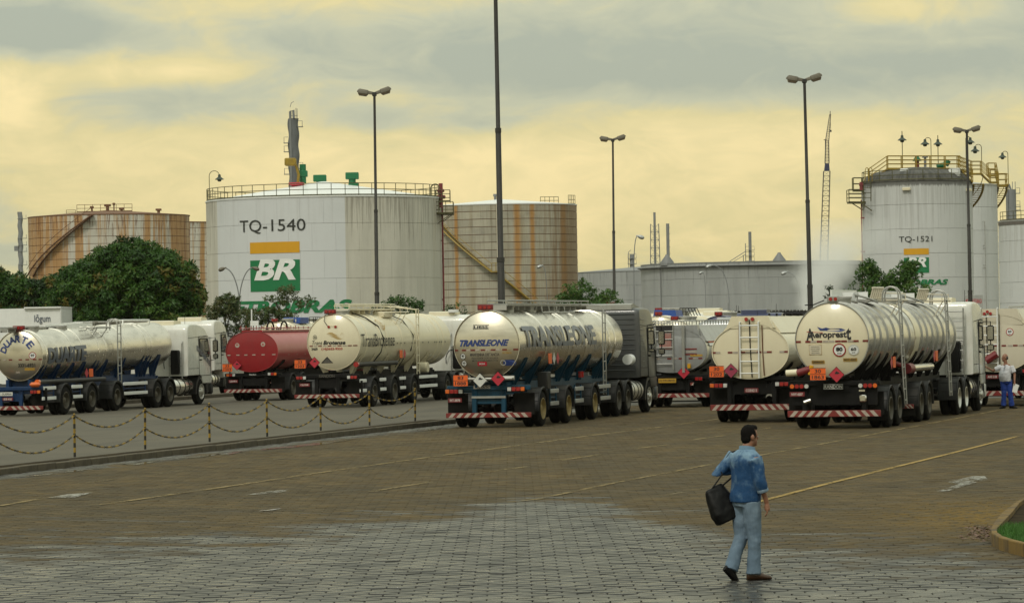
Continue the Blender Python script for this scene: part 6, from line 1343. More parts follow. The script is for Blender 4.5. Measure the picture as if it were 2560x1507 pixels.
b.tube([(.2, 3, 3.38), (.2, 6, 3.38)], .02, 5); b.build('top_rail', 'black_frame', F4.t)
F5 = far_tanker('white tanker with a flat cream cab top, right of the blue box', 1650, 975, 15, 1.0, 2.4, 7.0, 'white_paint', 'white_paint', zt=3.45)
F6 = far_tanker('white tanker with the tall white cab behind the silver oval tanker', 1690, 985, 15, .9, 2.1, 5.0, 'white_paint', 'white_cab', zt=3.25)
F7 = far_tanker('dark blue-cabbed tanker under the corrugated canopy', 1800, 985, 15, .95, 2.2, 4.0, 'dark_blue', 'dark_blue', zt=3.3)
# ============================================================ yard furniture
def yp_to_ground(px, Yd):            # ground point below a pixel column at depth Yd
    q = A(px, 900, Yd); return Vector((q.x, Yd, 0))
GL = 'double-headed floodlight poles of the yard'
def flood_pole(px, ytop, Yd, lean, label, w0=.115, tall=None):
    q = A(px, ytop, Yd); base = yp_to_ground(px + lean, Yd); H = q.z if tall is None else tall; dx = (q.x - base.x)/q.z*H
    t = thing('floodlight_pole', label, 'lamp post', (base.x, base.y, 0), 0, GL); b = B(); pts = [(dx*f, 0, H*f) for f in (0, .32, .322, .6, .602, 1)]
    b.tube(pts, [w0*1.15, w0*1.1, w0*.9, w0*.85, w0*.68, w0*.58], 12); b.build('pole', 'pole_metal', t)
    b = B(); b.tube([(dx*f, 0, H*f) for f in (.315, .325)], w0*1.2, 12); b.tube([(dx*f, 0, H*f) for f in (.596, .606)], w0*.95, 12); b.box((dx, 0, H), (.22, .2, .2), ch=.03); b.build('collar', 'pole_metal', t)
    for s, tl in ((-1, 9), (1, 16)):
        R = Matrix.Rotation(-s*radians(tl), 3, 'Y'); o = Vector((dx, 0, H+.02))
        b = B()
        def P(x, y, z): return o + R @ Vector((s*x, y, z))
        b.rings([[P(x, y*w, z+h_*zz) for y, zz in ((-1, 0), (-1, .7), (-.7, 1), (.7, 1), (1, .7), (1, 0))] for x, w, z, h_ in ((.05, .07, -.06, .14), (.3, .09, -.06, .16), (.34, .13, -.07, .2), (.75, .15, -.07, .22), (.80, .12, -.05, .16), (.86, .10, -.03, .06))], cap0=True, cap1=True); hd = b.build('lamp_head', 'lamp_shell', t)
        b = B(); b.rings([[P(x, y*w, z) for y in (-1, 1)] + [P(x, y*w*.8, z-.12*d) for y in (1, -1)] for x, w, z, d in ((.30, .08, -.06, .2), (.38, .13, -.07, 1), (.74, .13, -.07, 1), (.80, .10, -.06, .3))], cap0=True, cap1=True); b.build('lens', 'lamp_glass', hd)
    return t
flood_pole(936, 236, 170, 8, 'floodlight pole in front of the big TQ-1540 tank', .105)
flood_pole(1239, 0, 124, 18, 'thick nearest floodlight pole crossing the stained tank, its lamps above the picture', .118, tall=16.5)
flood_pole(1532, 351, 220, 5, 'floodlight pole in the gap right of the stained tank', .105)
flood_pole(2011, 203, 162, 19, 'tall floodlight pole beside the crane', .115)
flood_pole(2417, 329, 207, 12, 'floodlight pole in front of the TQ-1521 tank', .12)
def curved_lamp(px, ytop, Yd, side, arm, label, two=False, pxb=None):
    q = A(px, ytop, Yd); base = yp_to_ground(pxb if pxb else px, Yd); H = q.z; t = thing('street_lamp', label, 'street lamp', (base.x, base.y, 0), 0, 'thin curved street lamps')
    b = B(); j = H*(.66 if two else .45); b.tube([(0, 0, 0), (0, 0, j)], [.085, .055], 8); b.build('pole', 'galvanised', t)
    for s in ((-1, 1) if two else (side,)):
        b = B(); pts = [(s*arm*(f**2.2 if not two else (1-(1-f)**.9*(1+.45*f))), 0, j+(H-j)*(f if not two else sin(f*pi/2)**1.0)) for f in [k/10 for k in range(11)]]
        if not two: pts = [(s*arm*(f**2.6), 0, j+(H-j)*sin(f*pi/2)) for f in [k/12 for k in range(13)]]
        else: pts = [(s*arm*(f**1.7), 0, j+(H-j)*sin(f*pi/2*.95)) for f in [k/12 for k in range(13)]]
        b.tube(pts, .05 if two else .038, 6); b.build('arm', 'far_metal', t); e = Vector(pts[-1]); b = B(); n = 12
        R = Matrix.Rotation(s*radians(20), 3, 'Y')
        b.rings([[e + R @ Vector((s*x, r*cos(2*pi*k/n), r*.75*sin(2*pi*k/n))) for k in range(n)] for x, r in ((-.12, .05), (0, .07), (.08, .15), (.25, .21), (.42, .19), (.5, .1), (.53, .02))], cap0=True, cap1=True); b.build('lamp_head', 'lamp_shell' if two else 'light_grey', t)
curved_lamp(601, 669, 260, 1, 1.05, 'Y-shaped street lamp with two round heads before the big white tank', two=True)
curved_lamp(1594, 590, 260, 1, .35, 'thin street lamp before the grey tanks, left one', pxb=1588)
curved_lamp(1360, 664, 330, -1, .45, 'thin street lamp before the stained tank', pxb=1371)
curved_lamp(1781, 663, 300, -1, 1.5, 'street lamp with a long curved arm before the wide grey tank', pxb=1826)
curved_lamp(1965, 680, 300, -1, 1.2, 'street lamp with a curved arm beside the steam', pxb=2005)
curved_lamp(1766, 680, 420, -1, .3, 'small distant street lamp head on the wide grey tank', pxb=1767)
# signboards
def signboard(px, y0, y1, w, Yd, label, lines, mat='light_grey', posts=True):
    a, c_ = A(px, y0, Yd), A(px, y1, Yd); H = a.z; h = a.z-c_.z; t = thing('signboard', label, 'sign', (a.x, Yd, 0)); b = B(); b.box((0, 0, H-h/2), (w, .05, h), ch=.01); b.build('board', mat, t)
    b = B(); b.tube([(-w*.4, .05, 0), (-w*.4, .05, H)], .05, 6); b.tube([(w*.4, .05, 0), (w*.4, .05, H)], .05, 6); b.build('post', 'galvanised', t)
    for s, tw, th, dz, m_ in lines: text(s, tw*w, th*h, lambda x, y: (x, -.032, H-h/2+dz*h+y), m_, t, bold=.02)
signboard(2434, 737, 830, 1.25, 230, 'grey safety notice board with a red headline, right of the double tanker', [('MEDIDAS DE SEGURANCA', .86, .12, .33, 'sign_red'), ('Uso obrigatorio de capacete', .5, .06, .08, 'ink_blue'), ('Proibido fumar  Proibido celular', .8, .06, -.08, 'ink_blue'), ('Calcado de seguranca', .5, .06, -.22, 'ink_blue')])
signboard(1520, 749, 830, 1.1, 215, 'small notice board with faded red lettering above the grey cab', [('SEGURANCA', .9, .2, .33, 'sign_red')])
signboard(574, 816, 850, .95, 215, 'small pale board with a black symbol beside the white cab', [('E', .3, .5, 0, 'ink')], 'light_grey')
signboard(636, 802, 850, .42, 180, 'narrow white board on a thin post behind the red tanker', [('L', .4, .3, .1, 'ink')], 'clean_white')
q = yp_to_ground(631, 180); t = thing('thin_post', 'thin white post standing above the red tanker', 'post', (q.x, q.y, 0)); B().tube([(0, 0, 0), (0, 0, A(631, 773, 180).z)], .035, 8).build('post', 'clean_white', t)
# white site building, far left
a, c_ = A(-60, 773, 190), A(151, 773, 190); t = thing('site_building', 'white cabin with blue-grey lettering behind the polished tanker', 'building', (0, 190, 0)); H = a.z
x0, xm, x1 = A(-120, 773, 190).x, A(62, 773, 190).x, c_.x
B().add([(x0, .6, 0), (xm, 0, 0), (x1, 0, 0), (x1, 5, 0), (x0, 5, 0), (x0, .6, H), (xm, 0, H), (x1, 0, H), (x1, 5, H), (x0, 5, H)], [(0, 1, 6, 5), (1, 2, 7, 6), (2, 3, 8, 7), (3, 4, 9, 8), (4, 0, 5, 9), (5, 6, 7, 8, 9)]).build('wall', 'clean_white', t, smooth=False)
b = B(); b.box(((xm+x1)/2, 2.4, H+.03), (x1-xm+.06, 5.1, .08)); b.tube([(x1, -.02, 0), (x1, -.02, H)], .05, 4); b.build('trim', 'clean_white', t)
z_ = A(105, 798, 190).z; text('l\u014dgum', A(126, 790, 190).x-A(86, 790, 190).x, .52, lambda x, y: (A(106, 790, 190).x+x, -.03, z_+y), 'ink_slate', t, bold=.01)
# canopy roof of corrugated sheet
P0, P1 = A(1812, 779, 160), A(2022, 779, 160); t = thing('canopy', 'dark corrugated canopy roof behind the white oval tanker', 'canopy', (0, 160, 0)); n = 60
me = None
for i in range(12):
    w_ = (P1.x-P0.x)/12
    if me is None:
        b = B(); m_ = 10; b.rings([[(w_*k/m_, y, .035*sin(k/m_*2*pi*2.5)+z) for k in range(m_+1)] for y, z in ((0, 0), (4, -.3))], closed=False); o = b.build('roof_sheet', 'corrugated', t); me = o.data
    else: o = link('roof_sheet', me, t)
    o.location = (P0.x+w_*i, 0, P0.z)
b = B(); b.tube([(P0.x, .1, P0.z-.12), (P1.x+.2, .1, P0.z-.12)], .07, 4); b.tube([(P0.x, 3.8, P0.z-.42), (P1.x, 3.8, P0.z-.42)], .07, 4); b.build('beam', 'corrugated', t)
for x in (P0.x+.2, (P0.x+P1.x)/2, P1.x-.2): B().tube([(x, .1, 0), (x, .1, P0.z-.1)], .08, 6).build('post', 'corrugated', t)
# ------------------------------------------------------------ chain barrier
def chain_mat():
    m, N, L, P = nodes_of('chain_stripe'); t = NT(N, L); g = N.new('ShaderNodeAttribute'); g.attribute_name = 'band'; s = g.outputs['Fac']
    L.new(t.mix(t.m('GREATER_THAN', s, .5), (.02, .018, .012), (.50, .36, .03)), P.inputs['Base Color']); P.inputs['Roughness'].default_value = .5; MATS['chain_stripe'] = m
chain_mat(); pmat('post_yellow', (.32, .20, .015), .6, 0, .5, 6, (.06, .045, .02)); pmat('post_black', (.018, .016, .014), .55, 0, .4, 6)
posts = []
for px_p, py_p in ((-4, 1164), (187, 1142), (363, 1122.5), (524, 1104), (668, 1091), (802, 1076), (924, 1063), (1038, 1052)): posts.append(G(px_p, py_p, .11))
link_b = B(); nn = 10
def oval(k): a = 2*pi*k/nn; return Vector((.030*cos(a) + (.016 if cos(a) > 0 else -.016), .017*sin(a), 0))
link_b.tube([oval(k) for k in range(nn)] + [oval(0)], .0065, 5)
lm = {}
for nm in ('yellow', 'black'): o = link_b.build('chain_link', 'post_yellow' if nm == 'yellow' else 'post_black'); lm[nm] = o.data; bpy.data.objects.remove(o)
ords = ['leftmost post, cut by the left edge', 'second post from the left, the tallest seen whole', 'third post from the left, before the polished tanker', 'fourth post, before the gap between white cab and red tanker', 'fifth post, before the red tanker', 'sixth post, before the rear of the cream tanker', 'seventh post, before the wheels of the cream tanker', 'last post, nearest the steel tanker with the grey cab']
for i, p in enumerate(posts):
    t = thing('barrier_post', 'yellow and black chain post: ' + ords[i], 'post', tuple(p), 0, 'yellow and black posts of the chain barrier'); H = .96; ns = 9
    t.rotation_euler = (random.gauss(0, .008), random.gauss(0, .008), 0)
    for j in range(ns): B().tube([(0, 0, H*j/ns), (0, 0, H*(j+1)/ns)], .028, 10).build('painted_section', 'post_yellow' if j % 2 else 'post_black', t)
    b = B(); b.tube([(0, 0, H), (0, 0, H+.02)], [.030, .018], 10); b.tube([(0, -.05, H-.03), (0, .05, H-.03)], .015, 6); b.tube([(0, -.05, H*.52), (0, .05, H*.52)], .015, 6); b.build('cap', 'post_yellow', t)
for i in range(len(posts)-1):
    for hz, sag, nmz in ((.93, .30, 'upper'), (.50, .34, 'lower')):
        p0, p1 = posts[i]+Vector((0, 0, hz)), posts[i+1]+Vector((0, 0, hz)); sg = sag*random.uniform(.88, 1.1)
        N_ = 900; P = [p0.lerp(p1, k/N_) - Vector((0, 0, sg*4*(k/N_)*(1-k/N_))) for k in range(N_+1)]
        L_tot = sum((P[k+1]-P[k]).length for k in range(N_)); nl = int(L_tot/.078); vs_y = B(); vs_b = B(); acc = 0; nxt = .04; li = 0
        sp = B()
        for k in range(N_):
            seg = (P[k+1]-P[k]).length
            while acc+seg >= nxt and li < nl:
                f = (nxt-acc)/seg; c0 = P[k].lerp(P[k+1], f); d = (P[k+1]-P[k]).normalized(); up = Vector((0, 0, 1)) if li % 2 else d.cross(Vector((0, 0, 1))).normalized(); w = d.cross(up).normalized(); up = w.cross(d)
                tgt = vs_y if (li//3) % 2 else vs_b
                m3 = Matrix((d, w, up)).transposed(); nn2 = 8; ring = [m3 @ (Vector((.030*cos(2*pi*q/nn2)+(.014 if cos(2*pi*q/nn2) > 0 else -.014), .018*sin(2*pi*q/nn2), 0))) + c0 for q in range(nn2+1)]
                tgt.tube(ring, .0085, 4, caps=False); nxt += .078; li += 1
            acc += seg
        ct = thing('barrier_chain', f'{nmz} yellow and black chain hanging right of the ' + ('leftmost', 'second', 'third', 'fourth', 'fifth', 'sixth', 'seventh')[i] + ' post', 'chain', tuple(p0), 0, 'chains of the barrier')
        for bb, mm in ((vs_y, 'post_yellow'), (vs_b, 'post_black')):
            bb.v = [(x-p0.x, y-p0.y, z-p0.z) for x, y, z in bb.v]; bb.build('links', mm, ct, kind='stuff')
# ============================================================ trees
def leaf_mat(name, cols):
    m, N, L, P = nodes_of(name); t = NT(N, L); g = N.new('ShaderNodeAttribute'); g.attribute_name = 'tint'; f = g.outputs['Fac']
    r = N.new('ShaderNodeValToRGB'); L.new(f, r.inputs[0]); e = r.color_ramp.elements; e[0].position = 0; e[0].color = cols[0]+(1,); e[1].position = 1; e[1].color = cols[-1]+(1,)
    for i, c in enumerate(cols[1:-1]): k = e.new((i+1)/(len(cols)-1)); k.color = c+(1,)
    L.new(r.outputs[0], P.inputs['Base Color']); P.inputs['Roughness'].default_value = .5; P.inputs['Specular IOR Level'].default_value = .3
    P.inputs['Transmission Weight'].default_value = 0; tr = N.new('ShaderNodeBsdfTranslucent'); L.new(r.outputs[0], tr.inputs[0]); mx = N.new('ShaderNodeMixShader'); mx.inputs[0].default_value = .22
    L.new(P.outputs[0], mx.inputs[1]); L.new(tr.outputs[0], mx.inputs[2]); L.new(mx.outputs[0], N['Material Output'].inputs[0]); MATS[name] = m
leaf_mat('mango_leaf', [(.010, .028, .006), (.020, .060, .008), (.035, .095, .010), (.065, .115, .014), (.13, .10, .018)])
leaf_mat('olive_leaf', [(.014, .03, .010), (.028, .055, .016), (.045, .075, .02), (.07, .10, .03), (.10, .095, .03)])
leaf_mat('fresh_leaf', [(.014, .045, .008), (.03, .08, .012), (.05, .12, .016), (.09, .15, .03), (.13, .18, .04)])
def leaves(name, clumps, per_area, size, mat, parent, droop=.3, star=5, aspect=.34, hollow=.55):
    """clumps: (x, y, z, r, tint). Whorls of narrow leaves set round each clump's surface"""
    V_l = []; T_l = []
    for (x, y, z, r, tn) in clumps:
        n = max(4, int(per_area*r*r)); d = np.random.normal(0, 1, (n, 3)); d[:, 2] += .25; d /= np.linalg.norm(d, axis=1)[:, None]
        rad = r*(hollow + (1-hollow)*np.random.rand(n)**.6)[:, None]; c = np.array([x, y, z]) + d*rad*np.array([1, 1, .82])
        for k in range(star):
            a = np.random.normal(0, 1, (n, 3)); a -= (a*d).sum(1)[:, None]*d*.6; a += d*.35; a[:, 2] -= droop; a /= np.linalg.norm(a, axis=1)[:, None]
            w = np.cross(a, d + np.random.normal(0, .35, (n, 3))); w /= np.linalg.norm(w, axis=1)[:, None]+1e-6; L_ = size*(.7+.6*np.random.rand(n))[:, None]
            V_l.append(np.stack([c, c + a*L_*.5 + w*L_*aspect*.5, c + a*L_, c + a*L_*.5 - w*L_*aspect*.5], 1)); T_l.append(np.clip(tn + np.random.normal(0, .12, n), 0, 1))
    V = np.concatenate(V_l).reshape(-1, 3); T_ = np.concatenate(T_l); o = big_mesh(name, V, [(0, 1, 2, 3)], 4, len(T_), mat, parent)
    at = o.data.attributes.new('tint', 'FLOAT', 'FACE'); at.data.foreach_set('value', T_.astype(np.float32)); return o
def limbs(b, base, tips, r0, fork=.45, n=7):
    base = Vector(base)
    for tip in tips:
        tip = Vector(tip); d = tip-base; m1 = base + Vector((d.x*.25, d.y*.25, d.z*fork)); m2 = base + Vector((d.x*.7, d.y*.7, d.z*(fork+.3))) + Vector((random.gauss(0, .1), random.gauss(0, .1), 0))*d.length*.3
        b.tube([base, m1, m2, tip], [r0, r0*.7, r0*.42, r0*.15], n)
def tree(label, px, Yd, crown, trunk_h, r_tr, mat, per, size, group, name='tree', clump_r=(.35, .6), nclump=40, base_tint=.4, shell=True, hollow=.55, spots=None, aspect=.34):
    """crown: list of (px, py, rx_px, ry_px, ydepth_m) lobes in the photograph, each filled with leaf clumps"""
    bp = yp_to_ground(px, Yd); t = thing(name, label, 'tree', (bp.x, bp.y, 0), 0, group); cl = []; tips = []
    tot = sum(l[2]*l[3] for l in crown)
    for (cx, cy, rx, ry) in crown:
        q = A(cx, cy, Yd); k = Yd/FPX; RX, RZ, RY = rx*k, ry*k, rx*k*.9; n = max(2, int(nclump*rx*ry/tot))
        for i in range(n):
            d = Vector((random.gauss(0, 1), random.gauss(0, 1) - .35, random.gauss(0, 1)+.2)).normalized(); f = (random.uniform(.72, 1.0) if shell and random.random() < .8 else random.uniform(.2, .8)); r = random.uniform(*clump_r)
            x, y, z = q.x-bp.x + d.x*max(.05, RX-r*.7)*f, d.y*max(.05, RY-r*.7)*f, q.z + d.z*max(.05, RZ-r*.7)*f
            if z < .5: continue
            tn = base_tint + random.gauss(0, .13)
            if spots and random.random() < spots: tn = random.uniform(.75, 1.)
            cl.append((x, y, z, r, tn))
        tips.append((q.x-bp.x, 0, q.z-.1*RZ))
    leaves('crown', cl, per, size, mat, t, hollow=hollow, aspect=aspect)
    b = B(); b.tube([(0, 0, -.1), (0, 0, trunk_h*.5), (.05, 0, trunk_h)], [r_tr*1.3, r_tr, r_tr*.85], 10); limbs(b, (.05, 0, trunk_h*.97), tips, r_tr*.6)
    for c_ in random.sample(cl, min(len(cl), 34)):
        tp = min(tips, key=lambda q: (Vector(q)-Vector(c_[:3])).length); b.tube([Vector(tp)*.75+Vector((0, 0, trunk_h))*.25, Vector(tp).lerp(Vector(c_[:3]), .5), Vector(c_[:3])], [r_tr*.22, r_tr*.14, r_tr*.05], 5)
    b.build('trunk', 'bark', t); return t, cl
GT = 'trees around the depot'
t, cl = tree('big dense dark mango tree with a domed crown in front of the rusty tank', 330, 200, [(320, 655, 110, 62), (235, 715, 115, 80), (400, 710, 118, 92), (330, 740, 175, 95), (455, 770, 72, 82), (190, 770, 80, 80), (330, 800, 185, 70)], 2.2, .35, 'mango_leaf', 190, .25, GT, nclump=560, clump_r=(.32, .62), base_tint=.44, spots=.10, hollow=.5)
tree('dark tree at the left edge, left of the domed mango tree', 40, 215, [(20, 740, 75, 65), (90, 745, 70, 55), (140, 735, 50, 50), (60, 800, 120, 50), (-10, 700, 40, 40)], 1.8, .25, 'mango_leaf', 170, .26, GT, nclump=230, clump_r=(.32, .6), base_tint=.30, spots=.16)
tree('loose olive-green tree just right of the mango tree', 560, 205, [(565, 775, 45, 40), (540, 800, 40, 50), (600, 800, 40, 40), (575, 755, 30, 26)], 1.4, .10, 'olive_leaf', 230, .17, GT, nclump=100, clump_r=(.14, .36), base_tint=.78)
tree('open thin-branched tree in front of the green lettering of the big tank', 722, 200, [(720, 728, 50, 16), (690, 750, 42, 20), (755, 752, 40, 22), (668, 790, 42, 36), (640, 790, 34, 36), (690, 790, 55, 32)], 1.9, .09, 'olive_leaf', 210, .15, GT, nclump=110, clump_r=(.12, .30), base_tint=.75)
tree('low dark shrub-like tree under the first floodlight pole', 1000, 185, [(1000, 758, 50, 22), (960, 768, 30, 16), (1045, 765, 30, 18), (1000, 785, 62, 22)], 1.3, .10, 'fresh_leaf', 130, .16, GT, nclump=64, clump_r=(.16, .34), base_tint=.25)
tree('small dark tree at the foot of the red fire pipe', 1135, 185, [(1138, 775, 24, 26), (1120, 790, 22, 20), (1155, 790, 22, 20)], 1.3, .08, 'fresh_leaf', 130, .15, GT, nclump=26, clump_r=(.14, .3), base_tint=.2)
tree('bright green tree between the stained tank and the thin floodlight pole', 1455, 175, [(1450, 725, 52, 30), (1410, 750, 34, 20), (1510, 745, 46, 24), (1460, 765, 80, 30), (1545, 765, 16, 16)], 1.8, .12, 'fresh_leaf', 130, .16, GT, nclump=110, clump_r=(.16, .36), base_tint=.48)
tree('leafy tree hiding the left half of the logo on the TQ-1521 tank', 2215, 170, [(2262, 690, 40, 42), (2170, 690, 36, 38), (2210, 705, 34, 30), (2260, 730, 62, 40), (2160, 730, 50, 35), (2310, 725, 20, 14), (2275, 662, 24, 18), (2172, 665, 16, 20), (2125, 740, 24, 16)], 2.0, .14, 'fresh_leaf', 190, .17, GT, nclump=170, clump_r=(.16, .34), base_tint=.42)
tree('tiny sprig-like young tree above the lamps of the double tanker', 2076, 118, [(2073, 722, 11, 9), (2083, 733, 12, 8), (2070, 738, 10, 7), (2086, 745, 8, 8)], 2.9, .035, 'olive_leaf', 160, .10, GT, nclump=16, clump_r=(.07, .13), base_tint=.2)
# ============================================================ people
def remeshed(name, b, mat, parent, vox=.012, smooth=6, disp=None):
    me = bpy.data.meshes.new(name); me.from_pydata(b.v, [], b.f); bm = bmesh.new(); bm.from_mesh(me); bmesh.ops.recalc_face_normals(bm, faces=bm.faces); bm.to_mesh(me); bm.free()
    o = bpy.data.objects.new(name, me); COL.objects.link(o); m = o.modifiers.new('r', 'REMESH'); m.mode = 'VOXEL'; m.voxel_size = vox
    s = o.modifiers.new('s', 'SMOOTH'); s.iterations = smooth; s.factor = .5
    if disp:
        tx = bpy.data.textures.new('folds', 'CLOUDS'); tx.noise_scale = disp[1]; d = o.modifiers.new('d', 'DISPLACE'); d.texture = tx; d.strength = disp[0]; d.mid_level = .5
    me2 = bpy.data.meshes.new_from_object(o.evaluated_get(bpy.context.evaluated_depsgraph_get())); bpy.data.objects.remove(o); bpy.data.meshes.remove(me)
    me2.name = name; me2.materials.clear(); me2.materials.append(M_(mat)); me2.shade_smooth(); return link(name, me2, parent)
def ell(b, c, r, n=14, m=10):
    c = Vector(c); b.rings([[(c.x+r[0]*sin(pi*j/m)*cos(2*pi*k/n), c.y+r[1]*sin(pi*j/m)*sin(2*pi*k/n), c.z+r[2]*cos(pi*j/m)) for k in range(n)] for j in [.02]+list(range(1, m))+[m-.02]], cap0=True, cap1=True)
def limb(b, pts, rs, n=14, flat=1.): b.tube(pts, rs, n)
def torso(b, secs, n=20):        # (centre x, y, z, rx, ry)
    b.rings([[(x+rx*cos(2*pi*k/n), y+ry*sin(2*pi*k/n), z) for k in range(n)] for x, y, z, rx, ry in secs], cap0=True, cap1=True)
def hand(b, w, d, side, fist=.6):
    """palm from wrist w along direction d with four bent fingers and a thumb"""
    w = Vector(w); d = Vector(d).normalized(); f = Vector((0, 1, 0)); s = d.cross(f).normalized(); f = s.cross(d).normalized()   # f forward across the palm
    limb(b, [w, w+d*.04, w+d*.09], [.024, .032, .034], 10)
    for k, (o, L) in enumerate(((.030, .075), (.011, .083), (-.009, .077), (-.028, .06))):
        p = w+d*.085+f*o; b1 = p+d*L*.4+s*side*.006; b2 = b1+(d*.8+s*side*fist).normalized()*L*.33; b3 = b2+(d*.35+s*side*fist*1.5).normalized()*L*.27; limb(b, [p-d*.02, p, b1, b2, b3], [.010, .0105, .0095, .0088, .007], 8)
    p = w+d*.03+f*.028; limb(b, [p, p+(d*.5+f*.8).normalized()*.035, p+(d*.9+f*.5).normalized()*.07], [.012, .0115, .0085], 8)
def head(b, c, R, s=1.):
    """skull, jaw, nose, ears; faces +y before R is applied"""
    tmp = B(); ell(tmp, (0, -.005, .035), (.076, .098, .105)); ell(tmp, (0, .03, -.045), (.058, .062, .068)); ell(tmp, (0, .096, -.01), (.014, .022, .026)); ell(tmp, (0, .075, -.055), (.03, .025, .016)); ell(tmp, (0, .08, .02), (.05, .02, .012))
    for sx in (-1, 1): ell(tmp, (sx*.08, -.005, -.005), (.012, .022, .034)); 
    ell(tmp, (0, .068, -.085), (.028, .026, .022)); c = Vector(c)
    b.v_off = 0; b.add([c + R @ (Vector(v)*s) for v in tmp.v], tmp.f)
def headfn(c, R): c = Vector(c); return lambda v: c + R @ Vector(v)
def hairmesh(c, R, style):
    b = B(); tmp = B(); n = 20
    for j in range(9):
        pass
    if style == 'full':
        ell(tmp, (0, -.016, .046), (.081, .096, .099)); ell(tmp, (0, -.050, -.012), (.070, .056, .070)); ell(tmp, (0, .045, .105), (.055, .05, .035))
        for sx in (-1, 1): ell(tmp, (sx*.070, .022, .03), (.014, .02, .05))
    else:
        ell(tmp, (0, -.045, -.005), (.078, .066, .055)); ell(tmp, (0, -.02, .03), (.083, .085, .045))
    b.add([Vector(c) + R @ Vector(v) for v in tmp.v], tmp.f); return b
# --- the walking man: he strides towards the left of the picture's far side, head turned right
WX = G(1872, 1449); man = thing('person', 'man walking in a faded blue denim shirt and pale jeans, carrying a black bag', 'person', (WX.x-.02, WX.y, 0), radians(0)); man.scale = (.975,)*3
# local frame: +x right in the picture, +y away from the camera; he walks to the right, chest turned slightly away
hip = Vector((.0, 0, .93)); neck = Vector((.03, .02, 1.47))
fwd = Vector((.80, .60, 0)).normalized(); lat = Vector((.60, -.80, 0)).normalized()   # lat points to his right side, toward the camera
Hr = Matrix.Rotation(radians(-62), 3, 'Z'); hc = Vector((.062, .03, 1.625))
body = B(); head(body, hc, Hr); limb(body, [neck+Vector((-.01, 0, -.05)), neck+Vector((.005, 0, .05)), hc+Vector((.0, 0, -.05))], [.068, .062, .06], 16)
def T_(s, f, z): return Vector((0, 0, z)) + lat*s + fwd*f
secs = [(.98, .0, .0, .165, .125), (1.08, .0, .01, .165, .125), (1.2, .01, .01, .175, .13), (1.33, .0, .0, .195, .13), (1.42, .0, .0, .18, .11), (1.47, 0, .0, .10, .08)]
def tors(b, secs, k=0., n=22):
    b.rings([[T_(s+(rx+k)*cos(2*pi*j/n), f+(ry+k)*sin(2*pi*j/n), z) + Vector((.015*(z-1.)/.5, 0, 0)) for j in range(n)] for z, s, f, rx, ry in secs], cap0=True, cap1=True)
tors(body, [(.86, 0, 0, .14, .11), (.93, 0, 0, .15, .11)]+[(z, s_, f_, rx-.02, ry-.015) for z, s_, f_, rx, ry in secs])
shR, shL = T_(.19, .0, 1.40), T_(-.19, -.01, 1.41)
elR, wrR = T_(.245, .01, 1.13), T_(.25, .10, .885); elL = T_(-.30, -.16, 1.20); wrL = T_(-.20, .08, 1.26)
limb(body, [shR, elR, wrR], [.048, .038, .028], 12); hand(body, wrR, (wrR-elR)*.4+Vector((0, 0, -.3)), -1, .35); limb(body, [shL, elL, wrL], [.048, .038, .03], 12); hand(body, wrL, Vector((.5, .3, .5)), 1, 1.2)
hR, hL = T_(.09, .0, .90), T_(-.09, .0, .90); knR, anR = T_(.09, .045, .50), T_(.085, .03, .09); knL, anL = T_(-.08, -.0, .50), T_(-.075, -.17, .14)
for a, k, f in ((hR, knR, anR), (hL, knL, anL)): limb(body, [a, k, f], [.085, .058, .042], 14)
bo = remeshed('body', body, 'skin', man, .007, 3)
b = B(); f = headfn(hc, Hr)
for sx in (-1, 1): ell(b, f((sx*.03, .083, .005)), (.012, .012, .009), 8, 6)
b.build('eye', 'eye', man); remeshed('hair', hairmesh(hc, Hr, 'full'), 'hair', man, .007, 1, (.012, .012))
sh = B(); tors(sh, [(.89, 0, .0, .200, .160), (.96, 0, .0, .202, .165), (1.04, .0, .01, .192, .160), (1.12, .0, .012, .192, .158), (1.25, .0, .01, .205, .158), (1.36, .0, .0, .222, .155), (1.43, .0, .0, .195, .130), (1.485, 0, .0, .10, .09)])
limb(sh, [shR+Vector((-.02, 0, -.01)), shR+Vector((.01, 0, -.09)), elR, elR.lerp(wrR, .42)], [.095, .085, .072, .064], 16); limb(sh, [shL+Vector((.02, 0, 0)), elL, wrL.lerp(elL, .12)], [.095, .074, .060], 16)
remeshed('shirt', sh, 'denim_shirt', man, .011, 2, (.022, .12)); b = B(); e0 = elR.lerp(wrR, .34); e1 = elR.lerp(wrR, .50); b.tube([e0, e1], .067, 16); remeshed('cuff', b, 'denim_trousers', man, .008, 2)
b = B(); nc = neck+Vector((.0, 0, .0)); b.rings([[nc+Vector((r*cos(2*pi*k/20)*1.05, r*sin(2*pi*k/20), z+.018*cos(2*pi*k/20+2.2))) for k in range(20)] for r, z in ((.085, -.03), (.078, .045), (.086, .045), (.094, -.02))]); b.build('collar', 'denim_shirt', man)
tr = B(); tors(tr, [(.84, 0, 0, .165, .13), (.90, 0, 0, .172, .138), (.96, 0, 0, .165, .13)])
for a, k, fq, fl in ((hR, knR, anR, .085), (hL, knL, anL, .08)):
    mid1 = a.lerp(k, .5); mid2 = k.lerp(fq, .5); limb(tr, [a+Vector((0, 0, .0)), mid1, k, mid2, fq+Vector((0, 0, .0)), fq+(fq-k).normalized()*.02], [.112, .10, .082, .076, .080, .086], 18)
remeshed('trousers', tr, 'denim_trousers', man, .011, 3, (.026, .13))
